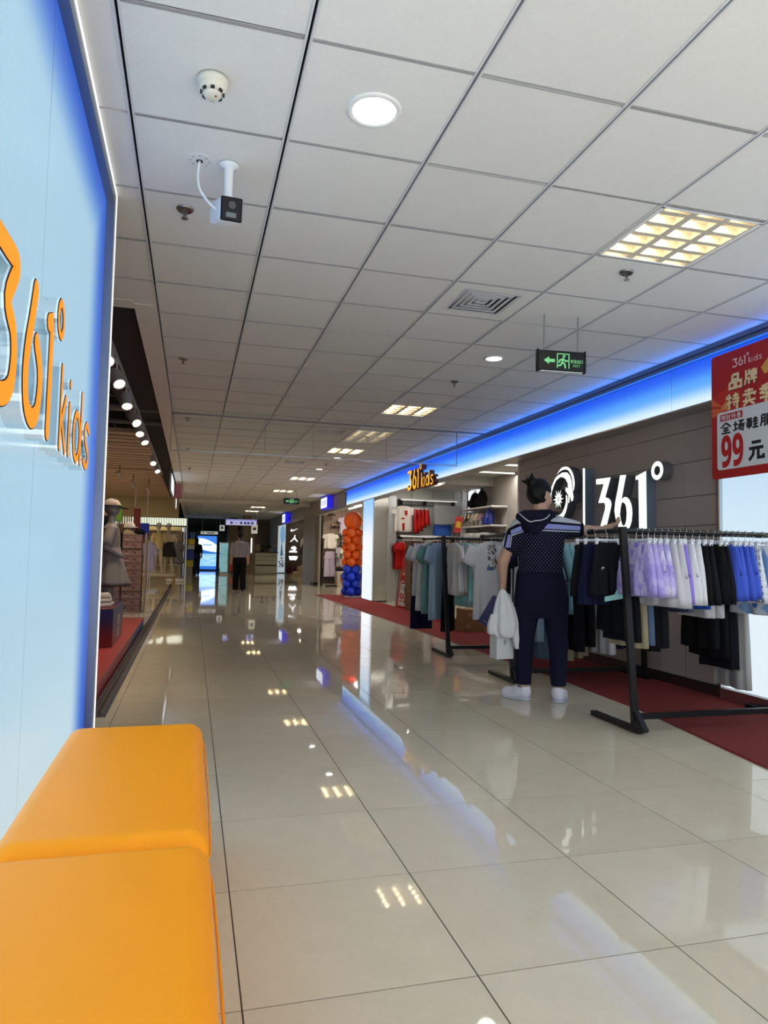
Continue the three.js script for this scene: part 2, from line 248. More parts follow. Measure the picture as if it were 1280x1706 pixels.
// printed translucent film: blue margins on pale blue
const mixc = (a, b, t) => a.map((v, i) => v + (b[i] - v) * t);
function film(w, h, f) { const t = noiseTex(2, () => [0, 0, 0]); const d = new Uint8Array(w * h * 4); for (let j = 0; j < h; j++) for (let i = 0; i < w; i++) { const c = f(i / (w - 1), j / (h - 1)); for (let q = 0; q < 3; q++) d[(j * w + i) * 4 + q] = c[q]; d[(j * w + i) * 4 + 3] = 255; } const x = new THREE.DataTexture(d, w, h); x.magFilter = x.minFilter = THREE.LinearFilter; x.wrapS = x.wrapT = THREE.ClampToEdgeWrapping; x.colorSpace = THREE.SRGBColorSpace; x.needsUpdate = true; return x; }
const ss = (a, b, x) => { const t = Math.max(0, Math.min(1, (x - a) / (b - a))); return t * t * (3 - 2 * t); };
// left: big panel. u runs from the far end (0) towards the camera, v up
{
  const L = 4.71, z0 = -3.44, y0 = 0.05, y1 = 2.70, x = -0.44;
  const t = thing('light_box_wall', 'tall glowing pale blue ribbed sign panel with saturated blue margins beside the orange benches', 'sign', [0, 0, 0]);
  const emap = film(2048, 96, (u, v) => { const rib = 1 + 0.035 * Math.sin(u * 2047 * Math.PI / 2); const zz = u * L, e = 1 - ss(0.0, 0.42, zz), top = 1 - ss(0.0, 0.34, (1 - v) * (y1 - y0)), b = Math.max(e, top * 0.95); const low = 1 - ss(0, 1.1, v * (y1 - y0)); let c = mixc([168, 207, 228], [212, 233, 240], low * 0.8); c = mixc(c, [22, 84, 205], Math.min(1, b * 1.0)); return c.map(q => Math.min(255, q * rib)); });
  const lit = lightbox(emap, 0.80, 1, 1);
  let za = z0; const cuts = [1.27, 1.22, 1.22, 1.0]; let acc = 0;
  for (const w of cuts) {                                   // separate ribbed acrylic sheets with fine seams
    const g = new THREE.PlaneGeometry(w - 0.003, y1 - y0), uv = g.attributes.uv;
    for (let i = 0; i < uv.count; i++) uv.setX(i, (acc + (1 - (1 - uv.getX(i))) * w) / L);
    const gg = merge([put(g, -0, (y0 + y1) / 2, 0)]); gg.rotateY(Math.PI / 2);
    // plane turned to face +x: its local u runs along -z; flip so u grows towards the camera
    const p = gg.attributes.position, q = gg.attributes.uv; for (let i = 0; i < p.count; i++) q.setX(i, (acc + (p.getZ(i) + w / 2)) / L);
    gg.translate(x, 0, za + w / 2);
    const m = lit.clone(); m.normalMap = ribNormal.clone(); m.normalMap.repeat.set(L * 30, 1); m.normalMap.needsUpdate = true;
    part(t, 'glowing_back_panel', gg, m); za += w; acc += w;
  }
  part(t, 'frame', merge([span(-0.50, -0.405, y1, 2.766, 1.28, -3.5), span(-0.50, -0.405, 0, y1, -3.44, -3.5), span(-0.50, -0.405, 0, 0.05, 1.28, -3.44)]), metal(C(0.25, 0.29, 0.35), 0.35));
  part(t, 'led_edge', merge([span(-0.408, -0.400, 2.758, 2.766, 1.28, -3.504), span(-0.408, -0.400, 0, 2.766, -3.496, -3.504)]), glow(C(0.95, 0.97, 1.0), 1.1));
  areaLight(4.6, 2.3, -0.395, 1.35, -1.0, [1, 0, 0], C(0.62, 0.80, 0.95), 0.45);
}
// right: fascia above the shops
{
  const z0 = 1.27, z1 = -18.2, y0 = 2.335, y1 = 2.69, x = 3.9;
  const t = thing('light_box_fascia', 'long glowing blue fascia strip running above the right hand shop fronts', 'sign');
  const stripes = (w, f) => film(w, 64, (u, v) => { const k = 1 + 0.045 * Math.sin(u * (w - 1) * Math.PI / 2); return f(u, v).map(q => Math.min(255, q * k)); });
  const emap = stripes(512, (u, v) => mixc(mixc([214, 236, 255], [84, 160, 246], ss(0.05, 0.5, v)), [22, 84, 232], ss(0.45, 0.95, v)));
  const m0 = lightbox(emap, 0.95, 60, 1);
  for (let z = z0; z > z1; z -= 2.12) { const w = Math.min(2.12, z - z1); const g = new THREE.PlaneGeometry(w - 0.004, y1 - y0); g.rotateY(-Math.PI / 2); g.translate(x, (y0 + y1) / 2, z - w / 2); part(t, 'glowing_back_panel', g, m0); }
  part(t, 'added_spill_strip', span(3.845, 3.872, 2.684, 2.690, z0, z1), glow(C(0.03, 0.20, 1.0), 0.8));  // added glowing strip, made up to go with the blue spill light
  areaLight(19, 0.03, 3.845, 2.694, -8.5, [-0.8, 1, 0], C(0.03, 0.22, 1.0), 7);  // added light that tints the ceiling blue along the fascia
  areaLight(16.5, 0.34, 3.885, 2.52, -9.9, [-1, 0, 0], C(0.25, 0.50, 1.0), 0.2);
}
// right: ribbed panel beside the camera, and the slim one next to the balloons
{
  const emap = film(1024, 64, (u, v) => mixc([226, 238, 246], [186, 217, 238], ss(0.2, 0.9, v)).map(q => Math.min(255, q * (1 + 0.05 * Math.sin(u * 1023 * Math.PI / 2)))));
  const t = thing('wall_light_box', 'white glowing ribbed wall panel behind the near clothes rack', 'sign');
  const g = new THREE.PlaneGeometry(3.2, 2.24); g.rotateY(-Math.PI / 2); g.translate(4.06, 1.215, -3.10); part(t, 'glowing_back_panel', g, lightbox(emap, 0.92, 90, 1));
  part(t, 'frame', merge([span(4.03, 4.11, 0, 0.09, -1.5, -4.70), span(4.03, 4.11, 0.09, 2.34, -4.69, -4.705)]), steel);
  areaLight(2.2, 1.6, 4.02, 1.4, -3.0, [-1, 0, 0], C(0.88, 0.95, 1.0), 0.55);
  const p = thing('light_box_pillar', 'slim white glowing pillar strip behind the balloon column', 'sign');
  const e2 = film(4, 64, (u, v) => mixc([236, 244, 252], [150, 200, 250], ss(0.55, 1.0, v)));
  const g2 = new THREE.PlaneGeometry(0.96, 2.34); g2.rotateY(-Math.PI / 2); g2.translate(3.945, 1.19, -15.96); part(p, 'glowing_back_panel', g2, lightbox(e2, 0.95, 30, 1));
  part(p, 'casing', merge([span(3.95, 4.14, 0.01, 2.36, -15.5, -16.44)]), shopWhite);
  part(p, 'mirror_cladding', span(3.955, 4.30, 0.02, 2.36, -15.45, -15.49), metal(C(0.62, 0.6, 0.56), 0.12));
  part(p, 'metal_frame', merge([span(4.30, 4.36, 0.0, 2.4, -15.42, -15.52), span(4.36, 4.5, 0.0, 2.4, -15.5, -15.56)]), steel);
  areaLight(0.8, 2.1, 3.93, 1.2, -15.96, [-1, 0, 0], C(0.85, 0.93, 1.0), 0.5);
}
// ---------------------------------------------------------------- ceiling fittings
const warm = C(1.0, 0.88, 0.66);
const louvreMat = M(C(0.78, 0.70, 0.55), 0.35, { metalness: 0.3 });
function troffer(c, r, label, k, group) {
  const x = colX(c + 0.5), z = rowZ(r + 0.5), w = CW - 0.03, d = CD - 0.026;
  const t = thing('ceiling_troffer_light', label, 'ceiling light', [x, H, z], 0, group);
  part(t, 'housing', merge([span(-w / 2, w / 2, 0.098, 0.104, -d / 2, d / 2), span(-w / 2, -w / 2 + 0.008, 0, 0.1, -d / 2, d / 2), span(w / 2 - 0.008, w / 2, 0, 0.1, -d / 2, d / 2), span(-w / 2, w / 2, 0, 0.1, -d / 2, -d / 2 + 0.008), span(-w / 2, w / 2, 0, 0.1, d / 2 - 0.008, d / 2)]), M(C(0.80, 0.74, 0.60), 0.5));
  part(t, 'frame', merge([span(-w / 2 - 0.006, w / 2 + 0.006, -0.002, 0.004, -d / 2 - 0.004, -d / 2 + 0.01), span(-w / 2 - 0.006, w / 2 + 0.006, -0.002, 0.004, d / 2 - 0.01, d / 2 + 0.004), span(-w / 2 - 0.006, -w / 2 + 0.01, -0.002, 0.004, -d / 2, d / 2), span(w / 2 - 0.01, w / 2 + 0.006, -0.002, 0.004, -d / 2, d / 2)]), white);
  for (let i = 0; i < 3; i++) part(t, 'tube', cyl(0.013, 0.013, d - 0.05, (i - 1) * w / 3, 0.07, 0, Math.PI / 2), glow(C(1, 0.90, 0.68), k * 3));
  const s = new THREE.Shape([[-0.020, 0.002], [0.020, 0.002], [0.004, 0.055], [-0.004, 0.055]].map(p => new THREE.Vector2(...p)));
  for (let i = 0; i < 4; i++) { const g = extrude(s, d - 0.02); g.translate((i - 1.5) * w / 3, 0, -d / 2 + 0.01); part(t, 'louvre_fin', g, louvreMat); }
  const q = new THREE.Shape([[-0.016, 0.004], [0.016, 0.004], [0.003, 0.048], [-0.003, 0.048]].map(p => new THREE.Vector2(...p)));
  const bg = extrude(q, w - 0.02); bg.rotateY(Math.PI / 2); bg.translate(-w / 2 + 0.01, 0, 0);
  for (let i = 0; i < 5; i++) part(t, 'louvre_blade', bg, louvreMat).position.z = (i - 2) * d / 5.0;
  if (k > 0.1) for (let i = 0; i < 3; i++) areaLight(0.03, d - 0.06, x + (i - 1) * w / 3, H + 0.054, z, [0, -1, 0], warm, k * 30);
  return t;
}
troffer(4, 1, 'nearest square louvred ceiling light glowing warm with three tubes', 0.6);
troffer(4, 9, 'second bright louvred ceiling light, in front of the hanging glass screen', 0.8);
troffer(4, 12, 'dim louvred ceiling light just behind the hanging glass screen', 0.12);
troffer(4, 15, 'bright louvred ceiling light behind the glass screen, third lit one from the front', 1.5);
troffer(4, 23, 'bright louvred ceiling light before the far exit sign', 2.6);
troffer(4, 29, 'bright louvred ceiling light above the far exit sign', 1.8);
troffer(4, 42, 'small bright louvred light on the far ceiling past the bulkhead', 5);
troffer(4, 47, 'farthest small louvred light on the ceiling past the bulkhead', 5);


function downlight(x, z, label, k, r = 0.085) {
  const t = thing('ceiling_downlight', label, 'ceiling light', [x, H, z]);
  part(t, 'trim_ring', lathe([[r * 0.78, 0.004], [r * 0.8, -0.006], [r * 0.95, -0.008], [r, -0.001], [r, 0.004]], 0, 0, 0, 36), M(C(0.8, 0.8, 0.78), 0.4));
  part(t, 'reflector', lathe([[r * 0.78, 0.002], [r * 0.74, 0.02]], 0, 0, 0, 36), white);
  part(t, 'lamp_disc', put(new THREE.CircleGeometry(r * 0.78, 36), 0, -0.003, 0, Math.PI / 2), glow(C(0.96, 1.0, 0.9), 7));
  const l = new THREE.SpotLight(C(1, 0.98, 0.9), k, 0, 1.1, 0.6); l.position.set(x, H - 0.02, z); l.target.position.set(x, 0, z); l.castShadow = true; l.shadow.radius = 4; scene.add(l, l.target);
}
downlight(0.614, -2.52, 'round lit downlight on the ceiling nearest the viewer', 2.2, 0.105);
downlight(2.44, -5.50, 'round downlight near the green exit sign', 2.2, 0.085);
downlight(2.44, -12.3, 'round downlight behind the hanging glass screen', 6, 0.08);
downlight(2.44, -14.1, 'farther round downlight between the louvred lights', 6, 0.08);

function vent(c, r, label) {
  const t = thing('ceiling_vent', label, 'vent', [colX(c + 0.5), H, rowZ(r + 0.5)]);
  const w = CW - 0.03, d = CD - 0.024;
  part(t, 'face_plate', merge([span(-w / 2, -0.2, -0.001, 0.008, -d / 2, d / 2), span(0.2, w / 2, -0.001, 0.008, -d / 2, d / 2), span(-0.2, 0.2, -0.001, 0.008, -d / 2, -0.2), span(-0.2, 0.2, -0.001, 0.008, 0.2, d / 2)]), ceilMats[0]);
  part(t, 'backing', span(-0.2, 0.2, 0.07, 0.075, -0.2, 0.2), matte);
  const vm = M(C(0.62, 0.63, 0.66), 0.35, { metalness: 0.2 });
  for (let k = 0; k < 5; k++) { const a = 0.20 - k * 0.040, b = a - 0.022, y = 0.0 + k * 0.002, sh = new THREE.Shape([[-a, -a], [a, -a], [a, a], [-a, a]].map(p => new THREE.Vector2(...p))); sh.holes = [new THREE.Path([[-b, -b], [b, -b], [b, b], [-b, b]].map(p => new THREE.Vector2(...p)))]; part(t, 'vane', merge([extrude(sh, 0.004).rotateX(Math.PI / 2).translate(0, y + 0.004, 0), new THREE.CylinderGeometry(b * Math.SQRT2, (b - 0.014) * Math.SQRT2, 0.035, 4, 1, true).rotateY(Math.PI / 4).translate(0, y - 0.0 + 0.02, 0)]), vm); }
  part(t, 'centre_plate', box(0.05, 0.004, 0.05, 0, 0.02, 0), white);
  return t;
}
vent(3, 3, 'square air vent with nested vanes near the exit sign'); vent(3, 12, 'square air vent seen through the hanging glass screen'); vent(3, 18, 'small square air vent on the ceiling beyond the glass screen'); vent(3, 26, 'farthest square air vent in the corridor ceiling');

function sprinkler(x, z, label) {
  const t = thing('sprinkler_head', label, 'sprinkler', [x, H, z]);
  part(t, 'escutcheon', lathe([[0.0, 0.0], [0.022, -0.002], [0.034, -0.012], [0.042, -0.004], [0.042, 0.003]], 0, 0, 0, 24), metal(C(0.35, 0.33, 0.31), 0.35));
  part(t, 'frame_arm', merge([rod([-0.011, -0.005, 0], [-0.004, -0.045, 0], 0.003), rod([0.011, -0.005, 0], [0.004, -0.045, 0], 0.003), rod([0, 0, 0], [0, -0.045, 0], 0.004)]), metal(C(0.32, 0.3, 0.28), 0.4));
  part(t, 'deflector', cyl(0.017, 0.017, 0.004, 0, -0.048, 0), metal(C(0.35, 0.33, 0.3), 0.35));
}
[[-0.09, -3.55, 'fire sprinkler beside the white security camera'], [2.42, -3.56, 'fire sprinkler next to the nearest louvred ceiling light'], [2.41, -6.36, 'fire sprinkler on the right, past the downlight by the exit sign'], [-0.13, -6.4, 'fire sprinkler on the left edge before the glass screen'], [-0.11, -9.3, 'fire sprinkler on the left just behind the glass screen'], [-0.12, -12.2, 'fire sprinkler on the left farther behind the glass screen'], [-0.1, -15.0, 'fire sprinkler on the left far down the corridor'], [2.42, -13.2, 'fire sprinkler between the two farther downlights'], [2.4, -9.9, 'fire sprinkler by the dim louvred light']].forEach(a => sprinkler(...a));
{
  const t = thing('smoke_detector', 'round cream smoke detector on the near ceiling', 'smoke detector', [0.015, H, -2.52]), cream = M(C(0.74, 0.71, 0.60), 0.5);
  part(t, 'base', lathe([[0, 0.002], [0.055, 0.002], [0.056, -0.012], [0.053, -0.022], [0.05, -0.024]], 0, 0, 0, 32), cream);
  part(t, 'body', lathe([[0.05, -0.024], [0.05, -0.034], [0.043, -0.046], [0.034, -0.05]], 0, 0, 0, 32), cream);
  part(t, 'cap', lathe([[0.033, -0.048], [0.033, -0.056], [0.028, -0.064], [0, -0.066]], 0, 0, 0, 32), cream);
  for (let i = 0; i < 8; i++) { const a = i / 8 * Math.PI * 2; part(t, 'slot', put(new THREE.BoxGeometry(0.014, 0.010, 0.006), Math.sin(a) * 0.0395, -0.051, Math.cos(a) * 0.0395, 0, a, 0), matte); }
  part(t, 'indicator', cyl(0.004, 0.004, 0.003, 0.012, -0.066, 0.01), M('#b0483a', 0.4));
  const t2 = thing('smoke_detector', 'small round smoke detector far down the ceiling behind the glass screen', 'smoke detector', [2.05, H, -12.2]);
  part(t2, 'base', lathe([[0, 0.002], [0.05, 0.002], [0.05, -0.02], [0.035, -0.045], [0, -0.05]], 0, 0, 0, 20), cream); part(t2, 'cap', cyl(0.025, 0.025, 0.02, 0, -0.055, 0), cream);
}
{ // security camera
  const t = thing('security_camera', 'white bullet security camera hanging from the ceiling bracket', 'camera', [0.10, H, -3.08]), w = M(C(0.80, 0.82, 0.84), 0.35);
  part(t, 'mount_plate', lathe([[0, 0.001], [0.045, 0.001], [0.045, -0.006], [0.03, -0.012], [0.018, -0.022]], 0, 0, 0, 28), w);
  part(t, 'bracket_arm', merge([cyl(0.021, 0.017, 0.14, 0, -0.08, 0), cyl(0.022, 0.022, 0.012, 0, -0.145, 0), cyl(0.011, 0.011, 0.05, 0, -0.17, 0)]), w);
  const b = new THREE.Group(); b.name = 'camera_body'; b.position.set(0.0, -0.215, 0.02); b.rotation.set(0.30, 0.22, 0); b.scale.setScalar(1.32); t.add(b);
  part(b, 'housing', rbox(0.072, 0.076, 0.15, 0.016, 0, 0, -0.03, 0, 0, 0, 3), w);
  part(b, 'front_glass', rbox(0.070, 0.074, 0.012, 0.005, 0, 0, 0.046, 0, 0, 0, 3), MP(C(0.008, 0.008, 0.01), 0.15, { specularIntensity: 0.3 }));
  part(b, 'sensor_window', rbox(0.034, 0.016, 0.003, 0.001, -0.002, -0.018, 0.0525), M(C(0.10, 0.13, 0.14), 0.2));
  part(b, 'lens', cyl(0.012, 0.012, 0.004, 0, 0.012, 0.052, Math.PI / 2), MP(C(0.02, 0.02, 0.025), 0.04));
  part(t, 'cable', tube([[-0.125, 0, 0.0], [-0.13, -0.06, 0.0], [-0.12, -0.13, 0.01], [-0.075, -0.19, 0.01], [-0.03, -0.215, 0.0]], 0.0055, 24, 8), w);
  part(t, 'junction_patch', merge([cyl(0.058, 0.058, 0.003, -0.125, 0.0, 0.0, 0, 0, 0, 32)]), M(C(0.72, 0.72, 0.72), 0.6));
  part(t, 'cable_hole', cyl(0.014, 0.014, 0.002, -0.125, -0.002, 0), matte);
  for (let i = 0; i < 8; i++) { const a = i / 8 * 6.28; part(t, 'screw_hole', cyl(0.0025, 0.0025, 0.002, -0.125 + Math.cos(a) * 0.04, -0.002, Math.sin(a) * 0.04, 0, 0, 0, 8), matte); }
}
function addedPanelLight(x, y, z, w, d, color, k, label) {  // invented fitting around an added area light that brightens a shop interior
  const t = thing('added_panel_light', label, 'ceiling light', [x, y, z]);
  part(t, 'diffuser', span(-w / 2 + 0.02, w / 2 - 0.02, -0.012, -0.006, -d / 2 + 0.02, d / 2 - 0.02), glow(color, 1.3)); part(t, 'frame', merge([span(-w / 2, w / 2, -0.014, 0, -d / 2, -d / 2 + 0.02), span(-w / 2, w / 2, -0.014, 0, d / 2 - 0.02, d / 2), span(-w / 2, -w / 2 + 0.02, -0.014, 0, -d / 2, d / 2), span(w / 2 - 0.02, w / 2, -0.014, 0, -d / 2, d / 2), span(-w / 2, w / 2, -0.005, 0.0, -d / 2, d / 2)]), white);
  areaLight(w - 0.05, d - 0.05, x, y - 0.02, z, [0, -1, 0], color, k);
}
// exit signs: print on a lit face
function exitSign(x, z, w, label, turn = 0) {
  const t = thing('exit_sign', label, 'sign', [x, 0, z], turn), h = w * 0.42, y = 2.445, tex = canvas(512, 214, (g, W, Hh) => {
    g.fillStyle = '#0b0f0d'; g.fillRect(0, 0, W, Hh); g.fillStyle = '#86e79a'; g.strokeStyle = '#86e79a';
    g.beginPath(); g.moveTo(50, 107); g.lineTo(112, 62); g.lineTo(112, 88); g.lineTo(178, 88); g.lineTo(178, 126); g.lineTo(112, 126); g.lineTo(112, 152); g.fill();
    g.lineWidth = 12; g.beginPath(); g.moveTo(206, 190); g.lineTo(206, 24); g.lineTo(338, 24); g.lineTo(338, 190); g.stroke();
    g.beginPath(); g.arc(282, 50, 15, 0, 7); g.fill(); g.lineWidth = 19; g.lineCap = 'round'; g.lineJoin = 'round';
    for (const l of [[[272, 76], [262, 120]], [[268, 84], [236, 96], [226, 120]], [[276, 82], [300, 108], [322, 100]], [[262, 122], [290, 140], [296, 182]], [[260, 124], [244, 156], [216, 160]]]) { g.beginPath(); l.forEach((p, i) => i ? g.lineTo(...p) : g.moveTo(...p)); g.stroke(); }
    g.lineWidth = 5; const ln = (o, ...s) => s.forEach(a => { g.beginPath(); a.forEach((p, i) => i ? g.lineTo(o + p[0], 84 + p[1]) : g.moveTo(o + p[0], 84 + p[1])); g.stroke(); });
    ln(358, [[15, 0], [15, 6]], [[2, 14], [2, 8], [28, 8], [28, 14]], [[0, 20], [30, 20]], [[13, 12], [7, 28], [26, 38]], [[22, 20], [16, 30], [3, 38]]);          // safe
    ln(394, [[15, 0], [0, 14]], [[15, 0], [30, 14]], [[6, 16], [24, 16]], [[15, 16], [15, 37]], [[6, 26], [24, 26]], [[2, 37], [28, 37]]);                         // complete
    ln(430, [[15, 0], [15, 36]], [[4, 6], [4, 17], [26, 17], [26, 6]], [[1, 22], [1, 36], [29, 36], [29, 22]]);                                                   // out
    ln(466, [[3, 6], [27, 6], [27, 34], [3, 34], [3, 6]]);                                                                                                         // mouth
    g.font = 'bold 34px monospace'; g.fillText('EXIT', 384, 166);
  });
  part(t, 'casing', rbox(w, h, 0.028, 0.006, 0, y, 0), blackPaint);
  part(t, 'sign_face', put(new THREE.PlaneGeometry(w * 0.96, h * 0.9), 0, y, 0.0146), M('#050505', 0.3, { emissive: C(1, 1, 1), emissiveMap: tex, emissiveIntensity: 0.75 }));
  part(t, 'end_cap', merge([-1, 1].map(s => rbox(0.014, h + 0.012, 0.036, 0.004, s * w / 2, y, 0))), blackPaint);
  part(t, 'bottom_edge', box(w * 0.9, 0.006, 0.03, 0, y - h / 2 - 0.002, 0), M(C(0.6, 0.62, 0.62), 0.3));
  for (const s of [-1, 1]) part(t, 'hanger_rod', rod([s * w * 0.36, y + h / 2, 0], [s * w * 0.36, H, 0], 0.006), metal(C(0.45, 0.45, 0.45), 0.35));
}
exitSign(2.44, -4.36, 0.345, 'hanging green exit sign nearest the viewer with running figure and left arrow', -0.1);
exitSign(2.55, -19.0, 0.40, 'small hanging exit sign far down the corridor', 0);
// hanging glass smoke curtain
{
  const t = thing('glass_smoke_screen', 'clear glass smoke screen hanging across the corridor from the ceiling', 'glass screen', [0, 0, -9.0]);
  const pane = MP(C(0.97, 0.99, 0.98), 0.0, { transmission: 1, thickness: 0, ior: 1.5 });
  for (const [a, b] of [[-0.29, 0.85], [0.856, 1.47], [1.476, 2.45], [2.456, 3.45]]) part(t, 'pane', span(a, b, 2.31, 2.765, -0.003, 0.003), pane);
  part(t, 'bottom_rail', span(-0.30, 3.46, 2.298, 2.314, -0.012, 0.012), metal(C(0.5, 0.5, 0.5), 0.22));
  part(t, 'top_rail', span(-0.30, 3.9, 2.757, 2.769, -0.016, 0.016), darkSteel);
  for (const x of [-0.296, 3.455]) part(t, 'end_rail', span(x - 0.003, x + 0.003, 2.3, 2.765, -0.005, 0.005), darkSteel);
  for (const x of [0.853, 1.473, 2.453]) part(t, 'joint_strip', span(x - 0.0015, x + 0.0015, 2.314, 2.755, -0.004, 0.004), darkSteel);
}
// ---------------------------------------------------------------- orange benches
{
  const leather = noiseTex(256, () => { const v = 120 + 135 * rnd(); return [v, v, v]; }); leather.repeat.set(6, 6);
  const om = MP(C(1.0, 0.35, 0.002), 0.45, { specularIntensity: 0.5, bumpMap: leather, bumpScale: 0.0004, sheen: 0.1 });
  const bench = (len, zc, label) => {
    const t = thing('bench_ottoman', label, 'bench', [-0.168, 0, zc]);
    const g = new RoundedBoxGeometry(0.46, 0.42, len, 8, 0.05), p = g.attributes.position;
    for (let i = 0; i < p.count; i++) { const x = p.getX(i), y = p.getY(i), z = p.getZ(i), u = Math.abs(x) / 0.23, v = Math.abs(z) / (len / 2); if (y > 0) p.setY(i, y + 0.012 * (1 - u * u) * (1 - v * v * v * v) * (y / 0.21) + 0.0012 * Math.sin(x * 31 + z * 9) * Math.sin(z * 13)); }
    g.computeVertexNormals(); g.translate(0, 0.24, 0);
    part(t, 'cushion', g, om);
    const a = 0.2315, b = len / 2 + 0.0015, c = 0.05, y = 0.385, pts = [];
    for (const [cx, cz, s] of [[a - c, b - c, 0], [-a + c, b - c, 1], [-a + c, -b + c, 2], [a - c, -b + c, 3]]) for (let k = 0; k <= 4; k++) { const th = (s + k / 4) * Math.PI / 2; pts.push([cx + c * Math.cos(th), y, cz + c * Math.sin(th)]); }
    part(t, 'seam_piping', tube(pts, 0.003, 120, 5, true), om);
    for (const [x, z] of [[-1, -1], [1, -1], [-1, 1], [1, 1]]) part(t, 'foot', cyl(0.02, 0.016, 0.03, x * 0.17, 0.015, z * (len / 2 - 0.07)), blackPaint);
  };
  bench(1.09, -2.20, 'farther orange leather bench against the glowing blue panel');
  bench(1.09, -1.095, 'nearer orange leather bench filling the bottom left corner');
}
// ---------------------------------------------------------------- rounded "361 degree kids" lettering, metres with a 0.37 m figure height
const kidsGlyphs = [
  ['letter_three', [smooth([[0.03, 0.338], [0.12, 0.338], [0.20, 0.338], [0.212, 0.318], [0.15, 0.235], [0.205, 0.185], [0.222, 0.125], [0.20, 0.06], [0.13, 0.03], [0.06, 0.04], [0.028, 0.075]], 5)], 0.056],
  ['letter_six', [smooth([[0.405, 0.345], [0.375, 0.262], [0.345, 0.19], [0.334, 0.12], [0.354, 0.056], [0.413, 0.031], [0.47, 0.056], [0.493, 0.12], [0.482, 0.175], [0.437, 0.222]], 5)], 0.056],
  ['letter_one', [[[0.575, 0.318], [0.612, 0.338], [0.615, 0.30], [0.612, 0.03]]], 0.054],
  ['letter_k', [[[0.795, 0.25], [0.795, 0.016]], [[0.872, 0.172], [0.815, 0.096], [0.884, 0.016]]], 0.031],
  ['letter_i', [[[0.945, 0.166], [0.945, 0.016]], [[0.945, 0.232], [0.9455, 0.236]]], 0.031],
  ['letter_d', [[...smooth(ringPts(1.10, 0.092, 0.066, 0.076, 12), 3), [1.166, 0.092]], [[1.186, 0.25], [1.186, 0.016]]], 0.031],
  ['letter_s', [smooth([[1.376, 0.15], [1.32, 0.168], [1.276, 0.138], [1.31, 0.098], [1.36, 0.072], [1.37, 0.042], [1.325, 0.016], [1.262, 0.032]], 4)], 0.031]];
function kidsSign(place, x, faceMat, sideMat, rimMat, label, scale, depth, mirror) {
  // place(s) -> z of letter coordinate s ; letters stand proud of x by depth
  const t = thing('letter_sign', label, 'sign', place.pos, place.turn);
  const glyph = (name, shapes, inner) => {
    const g = merge(shapes.map(s => extrude(s, depth))); g.scale(scale[0], scale[1], 1);
    const m = part(t, name, g, sideMat);
    const rim = merge(shapes.map(s => new THREE.ShapeGeometry(s, 8))); rim.scale(scale[0], scale[1], 1); rim.translate(0, 0, depth + 0.001); part(m, 'rim', rim, rimMat);
    const f = merge(inner.map(s => new THREE.ShapeGeometry(s, 8))); f.scale(scale[0], scale[1], 1); f.translate(0, 0, depth + 0.0025); part(m, 'sign_face', f, faceMat);
    return m;
  };
  for (const [n, strokes, w] of kidsGlyphs) glyph(n, strokes.map(p => strokeShape(p, w)), strokes.map(p => strokeShape(p, w - 0.006)));
  glyph('letter_degree', [polyShape(ringPts(0.74, 0.378, 0.056, 0.062), [ringPts(0.74, 0.378, 0.027, 0.032)])], [polyShape(ringPts(0.74, 0.378, 0.053, 0.059), [ringPts(0.74, 0.378, 0.030, 0.035)])]);
  return t;
}
const orangeFace = M(C(0.90, 0.28, 0.004), 0.5, { emissive: C(1.0, 0.29, 0.0), emissiveIntensity: 0.5 });
// left panel: text runs towards -z, faces +x
kidsSign({ pos: [-0.44, 1.365, -1.45], turn: Math.PI / 2 }, 0, orangeFace, metal(C(0.80, 0.82, 0.83), 0.10), matte, 'large orange raised 361 degree kids lettering with chrome sides on the blue panel', [1, 1], 0.05);
// above the kids shop: text runs towards +z, faces -x, overlapping the fascia edge
kidsSign({ pos: [3.88, 2.235, -12.36], turn: -Math.PI / 2 }, 0, M(C(0.95, 0.42, 0.01), 0.5, { emissive: C(1.0, 0.50, 0.03), emissiveIntensity: 0.95 }), M(C(0.16, 0.02, 0.01), 0.5), M(C(0.3, 0.05, 0.01), 0.5), 'yellow raised 361 degree kids lettering on the fascia above the shop opening', [1.03, 1.0], 0.09);

